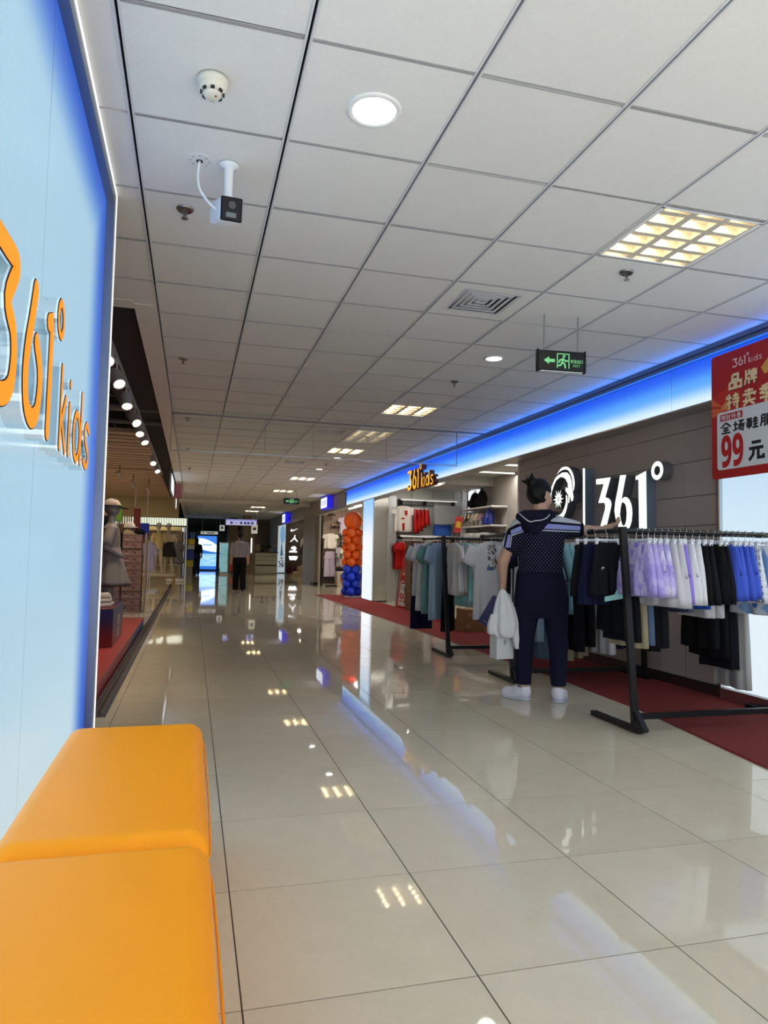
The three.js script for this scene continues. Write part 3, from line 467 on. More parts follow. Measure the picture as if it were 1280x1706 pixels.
// ---------------------------------------------------------------- white wall lettering and emblem on the dark cladding (traced in wall metres: along, height)
{
  const face = glow(C(0.93, 1.0, 0.90), 1.15), side = M(C(0.17, 0.18, 0.19), 0.3, { metalness: 0.4 }), sideBlue = M(C(0.22, 0.28, 0.36), 0.3, { metalness: 0.4 });
  const raise = (t, name, shape, depth = 0.10, sm = side) => { // shape in (distance along wall, y); turned to face -x
    const g = extrude(shape, depth); g.rotateY(-Math.PI / 2); g.scale(1, 1, -1); const a = g.index; const p = g.attributes; // mirror keeps lettering direction
    for (let i = 0; i < p.position.count; i += 3) for (const k of ['position', 'normal', 'uv']) { const at = p[k], s = at.itemSize; for (let q = 0; q < s; q++) { const v = at.array[(i + 1) * s + q]; at.array[(i + 1) * s + q] = at.array[(i + 2) * s + q]; at.array[(i + 2) * s + q] = v; } }
    g.computeVertexNormals(); g.translate(4.08, 0, 0);
    const m = part(t, name, g, sm);
    const f = new THREE.ShapeGeometry(shape, 10); f.rotateY(-Math.PI / 2); f.scale(1, 1, -1); f.index && f.setIndex([...f.index.array].reverse()); f.computeVertexNormals(); f.translate(4.08 - depth - 0.003, 0, 0);
    part(m, 'sign_face', f, face); return m;
  };
  const t = thing('wall_letter_sign', 'large white glowing 361 degree figures on the dark clad wall', 'sign');
  raise(t, 'letter_three', polyShape([[6.378, 1.889], [6.116, 1.882], [6.211, 1.691], [6.15, 1.675], [6.112, 1.645], [6.103, 1.608], [6.125, 1.546], [6.21, 1.345], [6.326, 1.345], [6.215, 1.57], [6.212, 1.61], [6.23, 1.637], [6.337, 1.64], [6.24, 1.826], [6.377, 1.834]]));
  raise(t, 'letter_six', polyShape([[5.958, 1.885], [5.859, 1.88], [5.905, 1.741], [5.933, 1.65], [5.891, 1.67], [5.85, 1.666], [5.81, 1.642], [5.78, 1.6], [5.765, 1.55], [5.762, 1.50], [5.773, 1.43], [5.80, 1.38], [5.845, 1.345], [5.90, 1.338], [5.955, 1.36], [6.0, 1.41], [6.035, 1.475], [6.053, 1.545], [6.042, 1.62], [5.997, 1.749]], [[[5.929, 1.621], [5.90, 1.618], [5.873, 1.6], [5.856, 1.56], [5.85, 1.51], [5.857, 1.449], [5.875, 1.405], [5.90, 1.392], [5.925, 1.408], [5.95, 1.46], [5.96, 1.51], [5.95, 1.568]]]));
  raise(t, 'letter_one', polyShape([[5.711, 1.849], [5.553, 1.885], [5.543, 1.34], [5.658, 1.34], [5.667, 1.817], [5.708, 1.816]]), 0.10, sideBlue);
  raise(t, 'letter_degree', polyShape(ringPts(5.394, 1.87, 0.084, 0.084), [ringPts(5.394, 1.87, 0.042, 0.042)]));
  const d = thing('wall_divider_bar', 'slim vertical lit bar between the emblem and the figures on the dark wall', 'sign');
  raise(d, 'bar', polyShape([[6.633, 2.029], [6.593, 2.025], [6.586, 1.38], [6.626, 1.38]]), 0.10, sideBlue);
  const e = thing('wall_emblem', 'white glowing round dragon emblem with a twelve point sunburst on the dark wall', 'sign');
  raise(e, 'dragon_body', polyShape([[7.345, 1.80], [7.313, 1.883], [7.263, 1.94], [7.226, 1.98], [7.153, 2.01], [7.056, 2.03], [6.962, 2.022], [6.904, 1.984], [6.862, 1.915], [6.841, 1.807], [6.822, 1.735], [6.833, 1.70], [6.866, 1.69], [6.885, 1.73], [6.901, 1.76], [6.913, 1.676], [6.931, 1.683], [6.93, 1.765], [6.995, 1.819], [6.984, 1.86], [6.937, 1.839], [6.945, 1.90], [7.0, 1.955], [7.06, 1.978], [7.116, 1.982], [7.201, 1.953], [7.255, 1.90], [7.30, 1.83], [7.32, 1.76], [7.34, 1.72]]));
  raise(e, 'dragon_mane', polyShape(smooth([[7.19, 2.02], [7.08, 2.055], [6.96, 2.05], [6.89, 2.0], [6.85, 1.93], [6.835, 1.86], [6.828, 1.80], [6.80, 1.86], [6.81, 1.94], [6.86, 2.025], [6.95, 2.08], [7.08, 2.085], [7.19, 2.02]], 4)));
  raise(e, 'dragon_tail', polyShape(smooth([[7.348, 1.61], [7.271, 1.569], [7.172, 1.552], [7.076, 1.572], [7.017, 1.629], [6.982, 1.699], [6.983, 1.768], [6.955, 1.757], [6.944, 1.684], [6.972, 1.603], [7.03, 1.534], [7.111, 1.508], [7.221, 1.518], [7.322, 1.553], [7.375, 1.60], [7.348, 1.61]], 4)));
  const st = []; for (let i = 0; i < 24; i++) { const r = i % 2 ? 0.052 : (i % 4 ? 0.10 : 0.118), a = i / 24 * 2 * Math.PI; st.push([7.15 + r * Math.cos(a), 1.736 + r * Math.sin(a)]); }
  raise(e, 'sunburst', polyShape(st, [ringPts(7.15, 1.736, 0.022, 0.022, 14)]));
  raise(e, 'sunburst_centre', polyShape(ringPts(7.15, 1.736, 0.013, 0.013, 12)));
  areaLight(0.9, 0.45, 3.95, 1.62, -5.95, [-1, 0, 0], C(0.95, 1, 0.92), 0.5);
}
// ---------------------------------------------------------------- printed posters: characters drawn stroke by stroke on a 100 grid
const han = {
  pin: [[30, 12, 70, 12, 70, 42, 30, 42, 30, 12], [8, 56, 44, 56, 44, 92, 8, 92, 8, 56], [56, 56, 92, 56, 92, 92, 56, 92, 56, 56]],
  pai: [[20, 8, 20, 58, 10, 94], [42, 8, 42, 36], [20, 36, 46, 36], [20, 58, 40, 58, 40, 94], [56, 20, 90, 20, 90, 48, 56, 48, 56, 20], [72, 8, 72, 48, 58, 62], [56, 34, 90, 34], [50, 68, 96, 68], [76, 54, 76, 96]],
  te: [[12, 14, 8, 36], [8, 30, 44, 30], [26, 6, 26, 94], [8, 64, 44, 54], [52, 22, 90, 22], [70, 6, 70, 40], [48, 40, 96, 40], [50, 58, 94, 58], [80, 46, 80, 92, 70, 88], [58, 68, 64, 80]],
  mai: [[22, 16, 78, 16], [50, 4, 50, 30], [10, 34, 90, 34, 84, 48], [34, 44, 40, 52], [26, 54, 34, 62], [10, 70, 92, 70], [54, 40, 52, 68, 14, 96], [56, 76, 86, 96]],
  ji: [[70, 6, 24, 16], [10, 26, 90, 26], [50, 12, 50, 46], [48, 28, 12, 52], [52, 28, 90, 52], [26, 54, 74, 54, 52, 66], [52, 64, 52, 94, 40, 90], [12, 74, 90, 74]],
  quan: [[50, 6, 8, 44], [50, 6, 92, 44], [28, 48, 72, 48], [50, 48, 50, 90], [26, 68, 74, 68], [12, 90, 88, 90]],
  chang: [[24, 10, 24, 80], [8, 36, 42, 36], [6, 84, 42, 72], [50, 14, 84, 14, 54, 44, 92, 44, 84, 90, 72, 84], [66, 46, 46, 76], [80, 46, 58, 90]],
  xie: [[8, 18, 50, 18], [18, 8, 18, 32, 40, 32, 40, 8], [12, 40, 46, 40, 46, 60, 12, 60, 12, 40], [29, 32, 29, 96], [6, 76, 52, 76], [58, 24, 94, 24], [76, 8, 76, 44], [56, 44, 96, 44], [60, 66, 94, 66], [76, 50, 76, 90], [54, 90, 98, 90]],
  fu: [[18, 10, 42, 10, 42, 92, 34, 90], [18, 10, 18, 60, 8, 94], [18, 36, 42, 36], [18, 60, 42, 60], [58, 94, 58, 12, 90, 12, 88, 38, 76, 36], [58, 48, 88, 48, 64, 94], [62, 56, 96, 94]],
  yuan: [[24, 16, 78, 16], [8, 42, 92, 42], [36, 42, 32, 70, 8, 94], [62, 42, 62, 86, 92, 86, 92, 72]],
  xian: [[14, 10, 14, 94], [14, 10, 36, 10, 26, 34, 38, 52, 18, 58], [52, 12, 88, 12, 88, 46, 52, 46], [52, 28, 88, 28], [52, 12, 52, 90, 68, 78], [66, 50, 94, 94], [92, 52, 76, 66]],
  shi: [[8, 14, 40, 14, 40, 84, 8, 84, 8, 14], [8, 48, 40, 48], [48, 34, 96, 34], [80, 8, 80, 94, 66, 88], [56, 52, 64, 68]],
  hui: [[14, 14, 86, 14], [50, 4, 50, 58], [24, 26, 76, 26, 76, 50, 24, 50, 24, 26], [24, 38, 76, 38], [10, 60, 90, 60], [16, 72, 10, 90], [32, 70, 36, 92, 74, 92, 78, 80], [56, 68, 60, 76], [84, 70, 92, 84]],
  qi: [[10, 24, 46, 24], [28, 8, 28, 70], [6, 44, 50, 44], [28, 60, 48, 60], [16, 56, 14, 84, 94, 92], [60, 20, 90, 20, 90, 46, 60, 46], [60, 46, 60, 74, 94, 74, 94, 64]],
};
function hz(g, k, x, y, s, w, sy = s) { g.lineWidth = w; g.lineCap = 'butt'; g.lineJoin = 'miter'; for (const l of han[k]) { g.beginPath(); for (let i = 0; i < l.length; i += 2) { const X = x + l[i] / 100 * s, Y = y + l[i + 1] / 100 * sy; i ? g.lineTo(X, Y) : g.moveTo(X, Y); } g.stroke(); } }
function kidsText(g, x, y, s, color) { g.strokeStyle = color; g.fillStyle = color; g.lineCap = 'round'; g.lineJoin = 'round'; for (const [, st, w] of kidsGlyphs) for (const p of st) { g.lineWidth = w * s * 0.8; g.beginPath(); p.forEach((q, i) => i ? g.lineTo(x + q[0] * s, y - q[1] * s) : g.moveTo(x + q[0] * s, y - q[1] * s)); g.stroke(); } g.lineWidth = 0.028 * s; g.beginPath(); g.arc(x + 0.74 * s, y - 0.378 * s, 0.045 * s, 0, 7); g.stroke(); }
const salePrint = canvas(760, 1000, (g, W, Hh) => {
  g.fillStyle = '#b3161a'; g.fillRect(0, 0, W, Hh);
  g.fillStyle = '#c8281f'; g.beginPath(); g.moveTo(0, 330); g.lineTo(260, 250); g.lineTo(330, 470); g.lineTo(0, 480); g.fill();
  g.fillStyle = '#e0673c'; g.beginPath(); g.moveTo(0, 340); g.lineTo(120, 430); g.lineTo(0, 400); g.fill(); g.beginPath(); g.moveTo(0, 420); g.lineTo(150, 450); g.lineTo(10, 500); g.fill();
  g.fillStyle = '#d9924a'; g.beginPath(); g.moveTo(90, 440); g.lineTo(190, 340); g.lineTo(180, 470); g.fill();
  kidsText(g, 208, 140, 195, '#f3e9e4');
  g.strokeStyle = '#7c120e'; hz(g, 'pin', 176, 186, 130, 26); hz(g, 'pai', 316, 186, 130, 22); hz(g, 'te', 146, 336, 140, 23); hz(g, 'mai', 296, 336, 140, 23); hz(g, 'ji', 446, 336, 140, 23);
  g.strokeStyle = '#f1d9a8'; hz(g, 'pin', 170, 180, 130, 22); hz(g, 'pai', 310, 180, 130, 18); hz(g, 'te', 140, 330, 140, 19); hz(g, 'mai', 290, 330, 140, 19); hz(g, 'ji', 440, 330, 140, 19);
  g.fillStyle = '#d8a24c'; g.beginPath(); g.moveTo(468, 205); g.lineTo(560, 120); g.lineTo(600, 240); g.lineTo(500, 262); g.fill(); g.fillStyle = '#f6e3b0'; g.beginPath(); g.ellipse(582, 180, 22, 66, -0.3, 0, 7); g.fill();
  g.fillStyle = '#dfe3e6'; g.beginPath(); g.roundRect(54, 470, 652, 462, 28); g.fill();
  g.fillStyle = '#b3161a'; g.fillRect(86, 490, 214, 54); g.strokeStyle = '#dfe3e6'; ['xian', 'shi', 'te', 'hui'].forEach((k, i) => hz(g, k, 94 + i * 50, 496, 44, 5));
  g.strokeStyle = '#15171a'; ['quan', 'chang', 'xie', 'fu'].forEach((k, i) => hz(g, k, 84 + i * 122, 556, 114, 15, 96));
  g.save(); g.translate(90, 908); g.scale(0.74, 1.26); g.fillStyle = '#c3161c'; g.strokeStyle = '#c3161c'; g.lineWidth = 8; g.font = 'bold 268px sans-serif'; g.fillText('99', 0, 0); g.strokeText('99', 0, 0); g.restore();
  g.strokeStyle = '#15171a'; hz(g, 'yuan', 344, 730, 150, 24, 170); hz(g, 'qi', 512, 790, 110, 16);
});
{
  const t = thing('hanging_poster', 'large red and white sale poster reading 99 yuan on the right wall', 'poster', [3.862, 2.175, -4.155], -Math.PI / 2);
  const s = new THREE.Shape(), w = 0.40, h = 0.475, r = 0.03; s.moveTo(-w + r, -h); s.lineTo(w - r, -h); s.quadraticCurveTo(w, -h, w, -h + r); s.lineTo(w, h - r); s.quadraticCurveTo(w, h, w - r, h); s.lineTo(-w + r, h); s.quadraticCurveTo(-w, h, -w, h - r); s.lineTo(-w, -h + r); s.quadraticCurveTo(-w, -h, -w + r, -h);
  part(t, 'board', extrude(s, 0.01), M(C(0.35, 0.02, 0.02), 0.5));
  const f = new THREE.ShapeGeometry(s, 6), p = f.attributes.position, uv = f.attributes.uv; for (let i = 0; i < p.count; i++) uv.setXY(i, (p.getX(i) + w) / (2 * w), (p.getY(i) + h) / (2 * h)); f.translate(0, 0, 0.0115);
  part(t, 'print', f, M('#ffffff', 0.45, { map: salePrint }));
}
// ---------------------------------------------------------------- garments
const weave = noiseTex(128, (i, j) => { const v = 128 + 60 * Math.sin(i * 0.8) * Math.sin(j * 0.8) + 50 * (rnd() - 0.5); return [v, v, v]; }); weave.repeat.set(8, 8);
const cloth = (r, g, b, o = {}) => MP(C(r, g, b), 0.92, { specularIntensity: 0.25, bumpMap: weave, bumpScale: 0.0006, ...o });
const plastic = M(C(0.75, 0.77, 0.80), 0.35), wire = metal(C(0.6, 0.6, 0.6), 0.3), blackHanger = M(C(0.02, 0.02, 0.02), 0.5);
const hookGeo = tube([[0.012, 0.004, 0], [0.009, 0.014, 0], [0, 0.018, 0], [-0.011, 0.012, 0], [-0.011, 0, 0], [-0.003, -0.012, 0], [0, -0.03, 0], [0, -0.055, 0]], 0.002, 18, 5);
const clipBarGeo = w => merge([box(w, 0.012, 0.008, 0, -0.06, 0)]);
const shoulderGeo = w => tube([[-w, -0.115, 0], [-w * 0.8, -0.092, 0], [-w * 0.4, -0.068, 0], [0, -0.052, 0], [w * 0.4, -0.068, 0], [w * 0.8, -0.092, 0], [w, -0.115, 0]], 0.006, 20, 6);
const clipGeo = rbox(0.020, 0.044, 0.022, 0.004, 0, -0.072, 0);
function rows(n, f) { return Array.from({ length: n }, (_, i) => f(i / (n - 1))); }
function bottoms(w, h, flare, ph, crotch = 0.5, top = -0.078, fold = 0.07) {
  const up = loft(rows(7, t => ({ x: 0, y: top - h * crotch * t, z: 0, a: w / 2 * (0.88 + 0.26 * t), b: 0.016 + 0.015 * t })), 28, { fold: fold * 0.5, k: 5, phase: ph });
  const leg = s => loft(rows(8, t => ({ x: s * w * (0.235 + (0.05 + 0.08 * (flare - 0.8)) * t), y: top - 0.012 - (h - 0.012) * t, z: 0, a: w * (0.225 + (0.07 + (flare - 0.86) * 0.16) * Math.min(1, t * 1.3)), b: 0.017 + 0.024 * Math.min(1, t * 1.6) })), 24, { fold, k: 4, phase: ph + s, lift: 0.02 });
  return merge([up, leg(-1), leg(1)]);
}
function tee(w, h, sl, ph, fold = 0.085) {
  const body = loft([{ x: 0, y: -0.052, z: 0, a: 0.055, b: 0.022 }, { x: 0, y: -0.066, z: 0, a: w * 0.27, b: 0.022 }, { x: 0, y: -0.09, z: 0, a: w * 0.42, b: 0.024 }, { x: 0, y: -0.12, z: 0, a: w * 0.475, b: 0.028 }, ...rows(8, t => ({ x: 0, y: -0.16 - (h - 0.11) * t, z: 0, a: w * (0.47 + 0.04 * t), b: 0.032 + 0.014 * t }))], 32, { fold, k: 6, phase: ph, lift: 0.03 });
  const arm = s => loft(rows(6, t => ({ x: s * (w * 0.405 + sl * 0.42 * t), y: -0.108 - sl * 0.92 * t, z: 0.004 * s, a: 0.078 - 0.004 * t, b: 0.026 + 0.008 * t, rot: s * 0.42 })), 18, { fold: fold * 0.6, k: 3, phase: ph + 2 * s, lift: 0.015 });
  const sl2 = [arm(-1), arm(1)]; for (const q of sl2) { const u = q.attributes.uv; for (let i = 0; i < u.count; i++) u.setXY(i, u.getX(i) * 0.15, u.getY(i) * 0.15); }
  return merge([body, ...sl2]);
}
const geoCache = {};
const cached = (k, f) => geoCache[k] || (geoCache[k] = f());
// garment on its hanger, hook resting on the rail at pos
function garment(kind, v, mt, label, category, pos, turn, group, o = {}) {
  const t = thing(o.name || (kind === 'tee' ? 'hanging_shirt' : kind === 'shorts' ? 'hanging_shorts' : kind === 'skirt' ? 'hanging_skirt' : 'hanging_trousers'), label, category, pos, turn, group);
  const w = o.w || (kind === 'tee' ? 0.40 : 0.29), h = o.h || (kind === 'tee' ? 0.62 : kind === 'pants' ? 0.85 : 0.38), key = [kind, w, h, v % 4].join();
  const g = cached(key, () => kind === 'tee' ? tee(w, h, o.sl || 0.17, v % 4 * 1.7) : kind === 'pants' ? bottoms(w, h, 0.86, v % 4 * 1.9, 0.3) : kind === 'skirt' ? loft(rows(12, q => ({ x: 0, y: -0.078 - h * q, z: 0, a: w / 2 * (1 + 0.5 * q), b: 0.02 + 0.03 * q })), 36, { fold: 0.06, k: 8, phase: v, lift: 0.03 }) : bottoms(w, h, 1.14, v % 4 * 1.9, 0.55));
  part(t, 'fabric', g, mt);
  if (o.trim) for (const [n, tg, tm] of o.trim) part(t, n, tg, tm);
  const hm = o.hanger || plastic;
  if (kind === 'tee') { const hg = part(t, 'hanger', cached('sh' + w, () => shoulderGeo(w * 0.42)), hm); part(hg, 'hook', hookGeo, wire); }
  else { const hg = part(t, 'hanger', cached('cb' + w, () => clipBarGeo(w * 0.95)), hm); part(hg, 'hook', hookGeo, wire); for (const s of [-1, 1]) part(hg, 'clip', cached('cl' + w + s, () => clipGeo.clone().translate(s * w * 0.4, 0, 0)), hm); }
  return t;
}
const dyeMap = (base, spots, n) => canvas(256, 256, (g) => { g.fillStyle = base; g.fillRect(0, 0, 256, 256); for (let i = 0; i < n; i++) { const x = rnd() * 256, y = rnd() * 256, r = rr(10, 40); g.globalAlpha = rr(0.15, 0.4); g.fillStyle = spots[Math.floor(rnd() * spots.length)]; g.beginPath(); g.ellipse(x, y, r * 0.5, r, rr(-0.4, 0.4), 0, 7); g.fill(); } g.globalAlpha = 1; });
const F = {
  tie: cloth(0.9, 0.9, 0.9, { map: dyeMap('#b4a6ea', ['#7d6ed2', '#f0eefb', '#9a8de0', '#f6f4fd'], 110) }),
  tie2: cloth(0.9, 0.9, 0.9, { map: dyeMap('#c9c0ef', ['#8f82da', '#f6f4fd', '#a99ee4', '#ffffff'], 100) }),
  grey: cloth(0.60, 0.59, 0.62), white: cloth(0.74, 0.74, 0.76), lilac: cloth(0.30, 0.22, 0.66), black: cloth(0.007, 0.007, 0.008), black2: cloth(0.010, 0.010, 0.014), navy: cloth(0.012, 0.014, 0.045), blue: cloth(0.055, 0.10, 0.52), blue2: cloth(0.06, 0.115, 0.56),
  royal: cloth(0.02, 0.10, 0.50), mint: cloth(0.30, 0.58, 0.56), mintPale: cloth(0.56, 0.70, 0.69), aqua: cloth(0.9, 0.9, 0.9, { map: canvas(128, 64, (g) => { g.fillStyle = '#79aab4'; g.fillRect(0, 0, 128, 64); for (let i = 0; i < 128; i += 8) { g.fillStyle = ['#8fc3cb', '#5c6d78', '#aacdd0'][i / 8 % 3]; g.fillRect(i, 0, 4, 64); } }) }),
  khaki: cloth(0.36, 0.31, 0.20), sand: cloth(0.33, 0.25, 0.20), denim: cloth(0.10, 0.15, 0.25), denimDark: cloth(0.04, 0.06, 0.10), red: cloth(0.52, 0.018, 0.018), cream: cloth(0.74, 0.70, 0.64), pinkish: cloth(0.42, 0.27, 0.32), lavender: cloth(0.52, 0.46, 0.60), lightblue: cloth(0.32, 0.44, 0.56), teal: cloth(0.16, 0.34, 0.34), stone: cloth(0.42, 0.42, 0.40),
  swirl: cloth(0.9, 0.9, 0.9, { map: canvas(256, 256, (g) => { g.fillStyle = '#dfe3ea'; g.fillRect(0, 0, 256, 256); g.strokeStyle = '#23252c'; g.lineWidth = 4; for (let i = 0; i < 8; i++) for (let j = 0; j < 8; j++) { g.beginPath(); g.arc(16 + i * 32, 16 + j * 32, 7 + ((i * j) % 3), j, j + 4.6); g.stroke(); } g.lineWidth = 1.5; g.beginPath(); for (let i = 0; i < 9; i++) { g.moveTo(i * 32, 0); g.lineTo((i + 2) * 32, 256); } g.stroke(); }) }),
  abstract: cloth(0.9, 0.9, 0.9, { map: canvas(256, 256, (g) => { g.fillStyle = '#d9deea'; g.fillRect(0, 0, 256, 256); for (const [c, p] of [['#7fa5dd', [0, 60, 90, 0, 150, 90, 40, 200]], ['#4f74c8', [120, 150, 256, 120, 230, 220, 150, 230]], ['#b6a3d8', [160, 0, 256, 0, 256, 80, 190, 70]], ['#8fb7e6', [40, 190, 130, 230, 60, 256, 0, 256]]]) { g.fillStyle = c; g.beginPath(); for (let i = 0; i < p.length; i += 2) g[i ? 'lineTo' : 'moveTo'](p[i], p[i + 1]); g.fill(); } }) }),
  teePrint: cloth(0.95, 0.95, 0.95, { map: canvas(256, 256, (g) => { g.fillStyle = '#cfcfd4'; g.fillRect(0, 0, 256, 256); const cs = ['#8a7358', '#3c3f4a', '#b0a084', '#6d5a4c']; for (let i = 0; i < 60; i++) { g.fillStyle = cs[i % 4]; const y = rr(40, 130); g.fillRect(rr(98, 152), y, rr(3, 12), rr(3, 9)); } g.fillStyle = '#6b6f7a'; g.fillRect(140, 16, 5, 60); g.fillStyle = '#4f6b8a'; g.fillRect(104, 126, 40, 8); }) }),
  teeBlue: cloth(0.95, 0.95, 0.95, { map: canvas(256, 256, (g) => { g.fillStyle = '#cdd2df'; g.fillRect(0, 0, 256, 256); g.strokeStyle = '#5f7fc4'; g.lineWidth = 5; for (let i = 0; i < 26; i++) { g.beginPath(); const y = rr(110, 225); g.moveTo(rr(110, 150), y); g.quadraticCurveTo(rr(120, 200), y - 30, rr(150, 200), y - rr(5, 45)); g.stroke(); } }) }),
};
// ---------------------------------------------------------------- free-standing clothes racks (rail along x, foot and arm along z)
function rack(x, z, xe, label, arm) {
  const t = thing('clothes_rack', label, 'clothes rack', [x, 0, z]), L = xe - x, y = 1.265;
  part(t, 'post', bar([0.012, 0.03, 0.05], [-0.045, y + 0.02, 0], 0.042, 0.03), blackPaint);
  part(t, 'post', bar([L - 0.03, 0.03, 0.05], [L - 0.02, y + 0.02, 0], 0.042, 0.03), blackPaint);
  part(t, 'foot', merge([box(0.045, 0.03, 0.53, 0.012, 0.02, -0.16 + 0.0), bar([0.012, 0.03, 0.16], [0.012, 0.13, 0.055], 0.035, 0.02)]), blackPaint);
  part(t, 'foot', box(0.045, 0.03, 0.53, L - 0.03, 0.02, -0.16), blackPaint);
  part(t, 'lower_bar', box(L - 0.04, 0.034, 0.03, L / 2, 0.095, 0.04), blackPaint);
  part(t, 'rail', rod([-0.04, y, 0], [L, y, 0], 0.0125, 12), M(C(0.05, 0.045, 0.035), 0.3, { metalness: 0.7 }));
  part(t, 'rail', rod([-0.0, y - 0.0, -0.31], [L, y - 0.0, -0.31], 0.0125, 12), blackPaint);
  part(t, 'cross_arm', merge([rod([-0.035, y, 0.01], [0.0, y, -arm], 0.014, 10), rod([L - 0.02, y, 0.01], [L - 0.02, y, -0.33], 0.014, 10)]), blackPaint);
  part(t, 'arm_cap', rod([-0.003, y, -arm + 0.05], [0.0, y, -arm - 0.012], 0.019, 12), M(C(0.015, 0.015, 0.015), 0.7));
  return t;
}
rack(2.70, -3.95, 4.02, 'nearest black metal clothes rack hung with shorts', 0.46);
rack(2.68, -5.65, 4.02, 'black metal clothes rack directly behind the woman', 0.62);
rack(2.67, -7.20, 4.0, 'black metal clothes rack farthest back, hung with mint shirts', 0.80);
const RY = 1.265, Q = Math.PI / 2;
// ---- near rack, front rail
const hang = (kind, list, z, label, group, o) => list.forEach(([x, m, h], i) => garment(kind, i + Math.floor(x * 10), F[m], list.length > 1 ? label + ', ' + ord[i] + ' from the post' : label, kind === 'tee' ? 'shirt' : kind === 'pants' ? 'trousers' : 'shorts', [x, RY, z], Q + rr(-0.10, 0.14), group, { h, ...o }));
const ZA = -3.95;
hang('shorts', [[2.755, 'tie', 0.335], [2.80, 'tie', 0.345], [2.845, 'tie2', 0.34], [2.89, 'tie2', 0.345]], ZA, 'lilac tie dyed shorts on the near rack', 'lilac tie dyed shorts');
hang('shorts', [[2.94, 'grey', 0.40], [2.985, 'grey', 0.41]], ZA, 'pale grey shorts between the tie dyed and lilac ones', 'pale grey shorts on the near rack');
hang('shorts', [[3.035, 'lilac', 0.385]], ZA, 'plain bright lilac shorts on the near rack');
hang('shorts', [[3.08, 'white', 0.39], [3.125, 'white', 0.39]], ZA, 'white shorts beside the lilac and black ones', 'white shorts on the near rack');
hang('shorts', [[3.18, 'black', 0.39], [3.235, 'black2', 0.39], [3.29, 'black', 0.385], [3.345, 'black', 0.38]], ZA, 'black shorts on the front rail of the near rack', 'black shorts on the near rack');
hang('shorts', [[3.405, 'blue', 0.365], [3.45, 'blue2', 0.36], [3.50, 'blue', 0.36], [3.545, 'blue2', 0.35]], ZA, 'bright blue shorts on the near rack', 'bright blue shorts on the near rack');
hang('shorts', [[3.60, 'swirl', 0.38]], ZA, 'white shorts printed with black rings on the near rack');
hang('shorts', [[3.665, 'abstract', 0.46]], ZA, 'white and blue patterned shorts near the right picture edge');
hang('shorts', [[3.74, 'black2', 0.40], [3.80, 'black', 0.40]], ZA, 'black shorts at the wall end of the near rack', 'black shorts at the wall end');
// ---- near rack, rear rail: longer pieces showing below
const ZR = -4.26;
hang('pants', [[2.80, 'black', 0.60], [2.86, 'black2', 0.66]], ZR, 'black trousers hanging behind the tie dyed shorts', 'black trousers behind the tie dyed shorts');
hang('pants', [[2.91, 'khaki', 0.70]], ZR, 'khaki trousers hanging behind the pale grey shorts');
hang('pants', [[2.97, 'denim', 0.68]], ZR, 'blue denim trousers hanging behind the pale grey shorts');
hang('pants', [[3.03, 'black', 0.72], [3.09, 'black2', 0.70]], ZR, 'black trousers hanging beside the denim pair', 'black trousers beside the denim pair');
hang('shorts', [[3.20, 'denimDark', 0.46], [3.27, 'denim', 0.46]], ZR, 'dark denim shorts hanging behind the black shorts', 'dark denim shorts on the near rack');
hang('shorts', [[3.38, 'royal', 0.44]], ZR, 'royal blue shorts hanging behind the black shorts');
hang('shorts', [[3.45, 'white', 0.50], [3.52, 'white', 0.50]], ZR, 'white shorts hanging behind the bright blue shorts', 'white shorts behind the blue ones');
hang('pants', [[3.50, 'black', 0.72], [3.58, 'black', 0.78], [3.66, 'black2', 0.86]], ZR - 0.02, 'long black drawstring trousers below the bright blue shorts', 'long black drawstring trousers');
hang('pants', [[3.76, 'stone', 1.0]], ZR, 'long pale grey trousers at the right picture edge');
// drawstrings are parts of the black trousers
scene.children.filter(c => c.userData.group === 'long black drawstring trousers').forEach((c, i) => part(c, 'drawstring', merge([tube([[0.02, -0.30, 0.045], [0.025, -0.38, 0.055], [0.02, -0.47, 0.05]], 0.003, 8, 5), tube([[-0.02, -0.30, 0.045], [-0.03, -0.40, 0.056], [-0.03, -0.50, 0.05]], 0.003, 8, 5)]), F.white));
// ---- near rack, arm towards the back: black shorts with mint sides, facing the corridor
{
  const side = s => { const sh = new THREE.Shape([[0.0, 0], [0.03, 0.02], [0.05, 0.0], [0.055, -0.2], [0.055, -0.24], [-0.10, -0.265], [-0.10, -0.235], [-0.03, -0.22], [0.0, -0.17], [0.01, -0.1]].map(p => new THREE.Vector2(p[0], p[1]))); const g = extrude(sh, 0.006, 0.001); g.translate(0.052, -0.20, 0.054); if (s < 0) { g.scale(0.9, 0.95, 1); } return g; };
  const zip = merge([put(new THREE.TorusGeometry(0.008, 0.0025, 5, 10, 4.2), 0.0, 0, 0)]);
  garment('shorts', 1, F.black2, 'black shorts with mint side panels hung at the end of the near rack arm', 'shorts', [2.655, RY, -4.37], 0.10, 'black shorts with mint sides', { w: 0.20, h: 0.37, trim: [['side_panel', side(-1), F.mint], ['emblem', zip.clone().translate(-0.02, -0.28, 0.045), white]] });
  garment('shorts', 2, F.black2, 'black shorts with mint side panels hung beside the near rack post', 'shorts', [2.665, RY, -4.14], -0.05, 'black shorts with mint sides', { w: 0.19, h: 0.35, trim: [['side_panel', side(1), F.mint], ['emblem', zip.clone().translate(-0.055, -0.25, 0.045), white]] });
  garment('shorts', 3, F.navy, 'navy shorts between the two black and mint shorts', 'shorts', [2.66, RY, -4.27], 0.05, null, { w: 0.20, h: 0.42 });
}
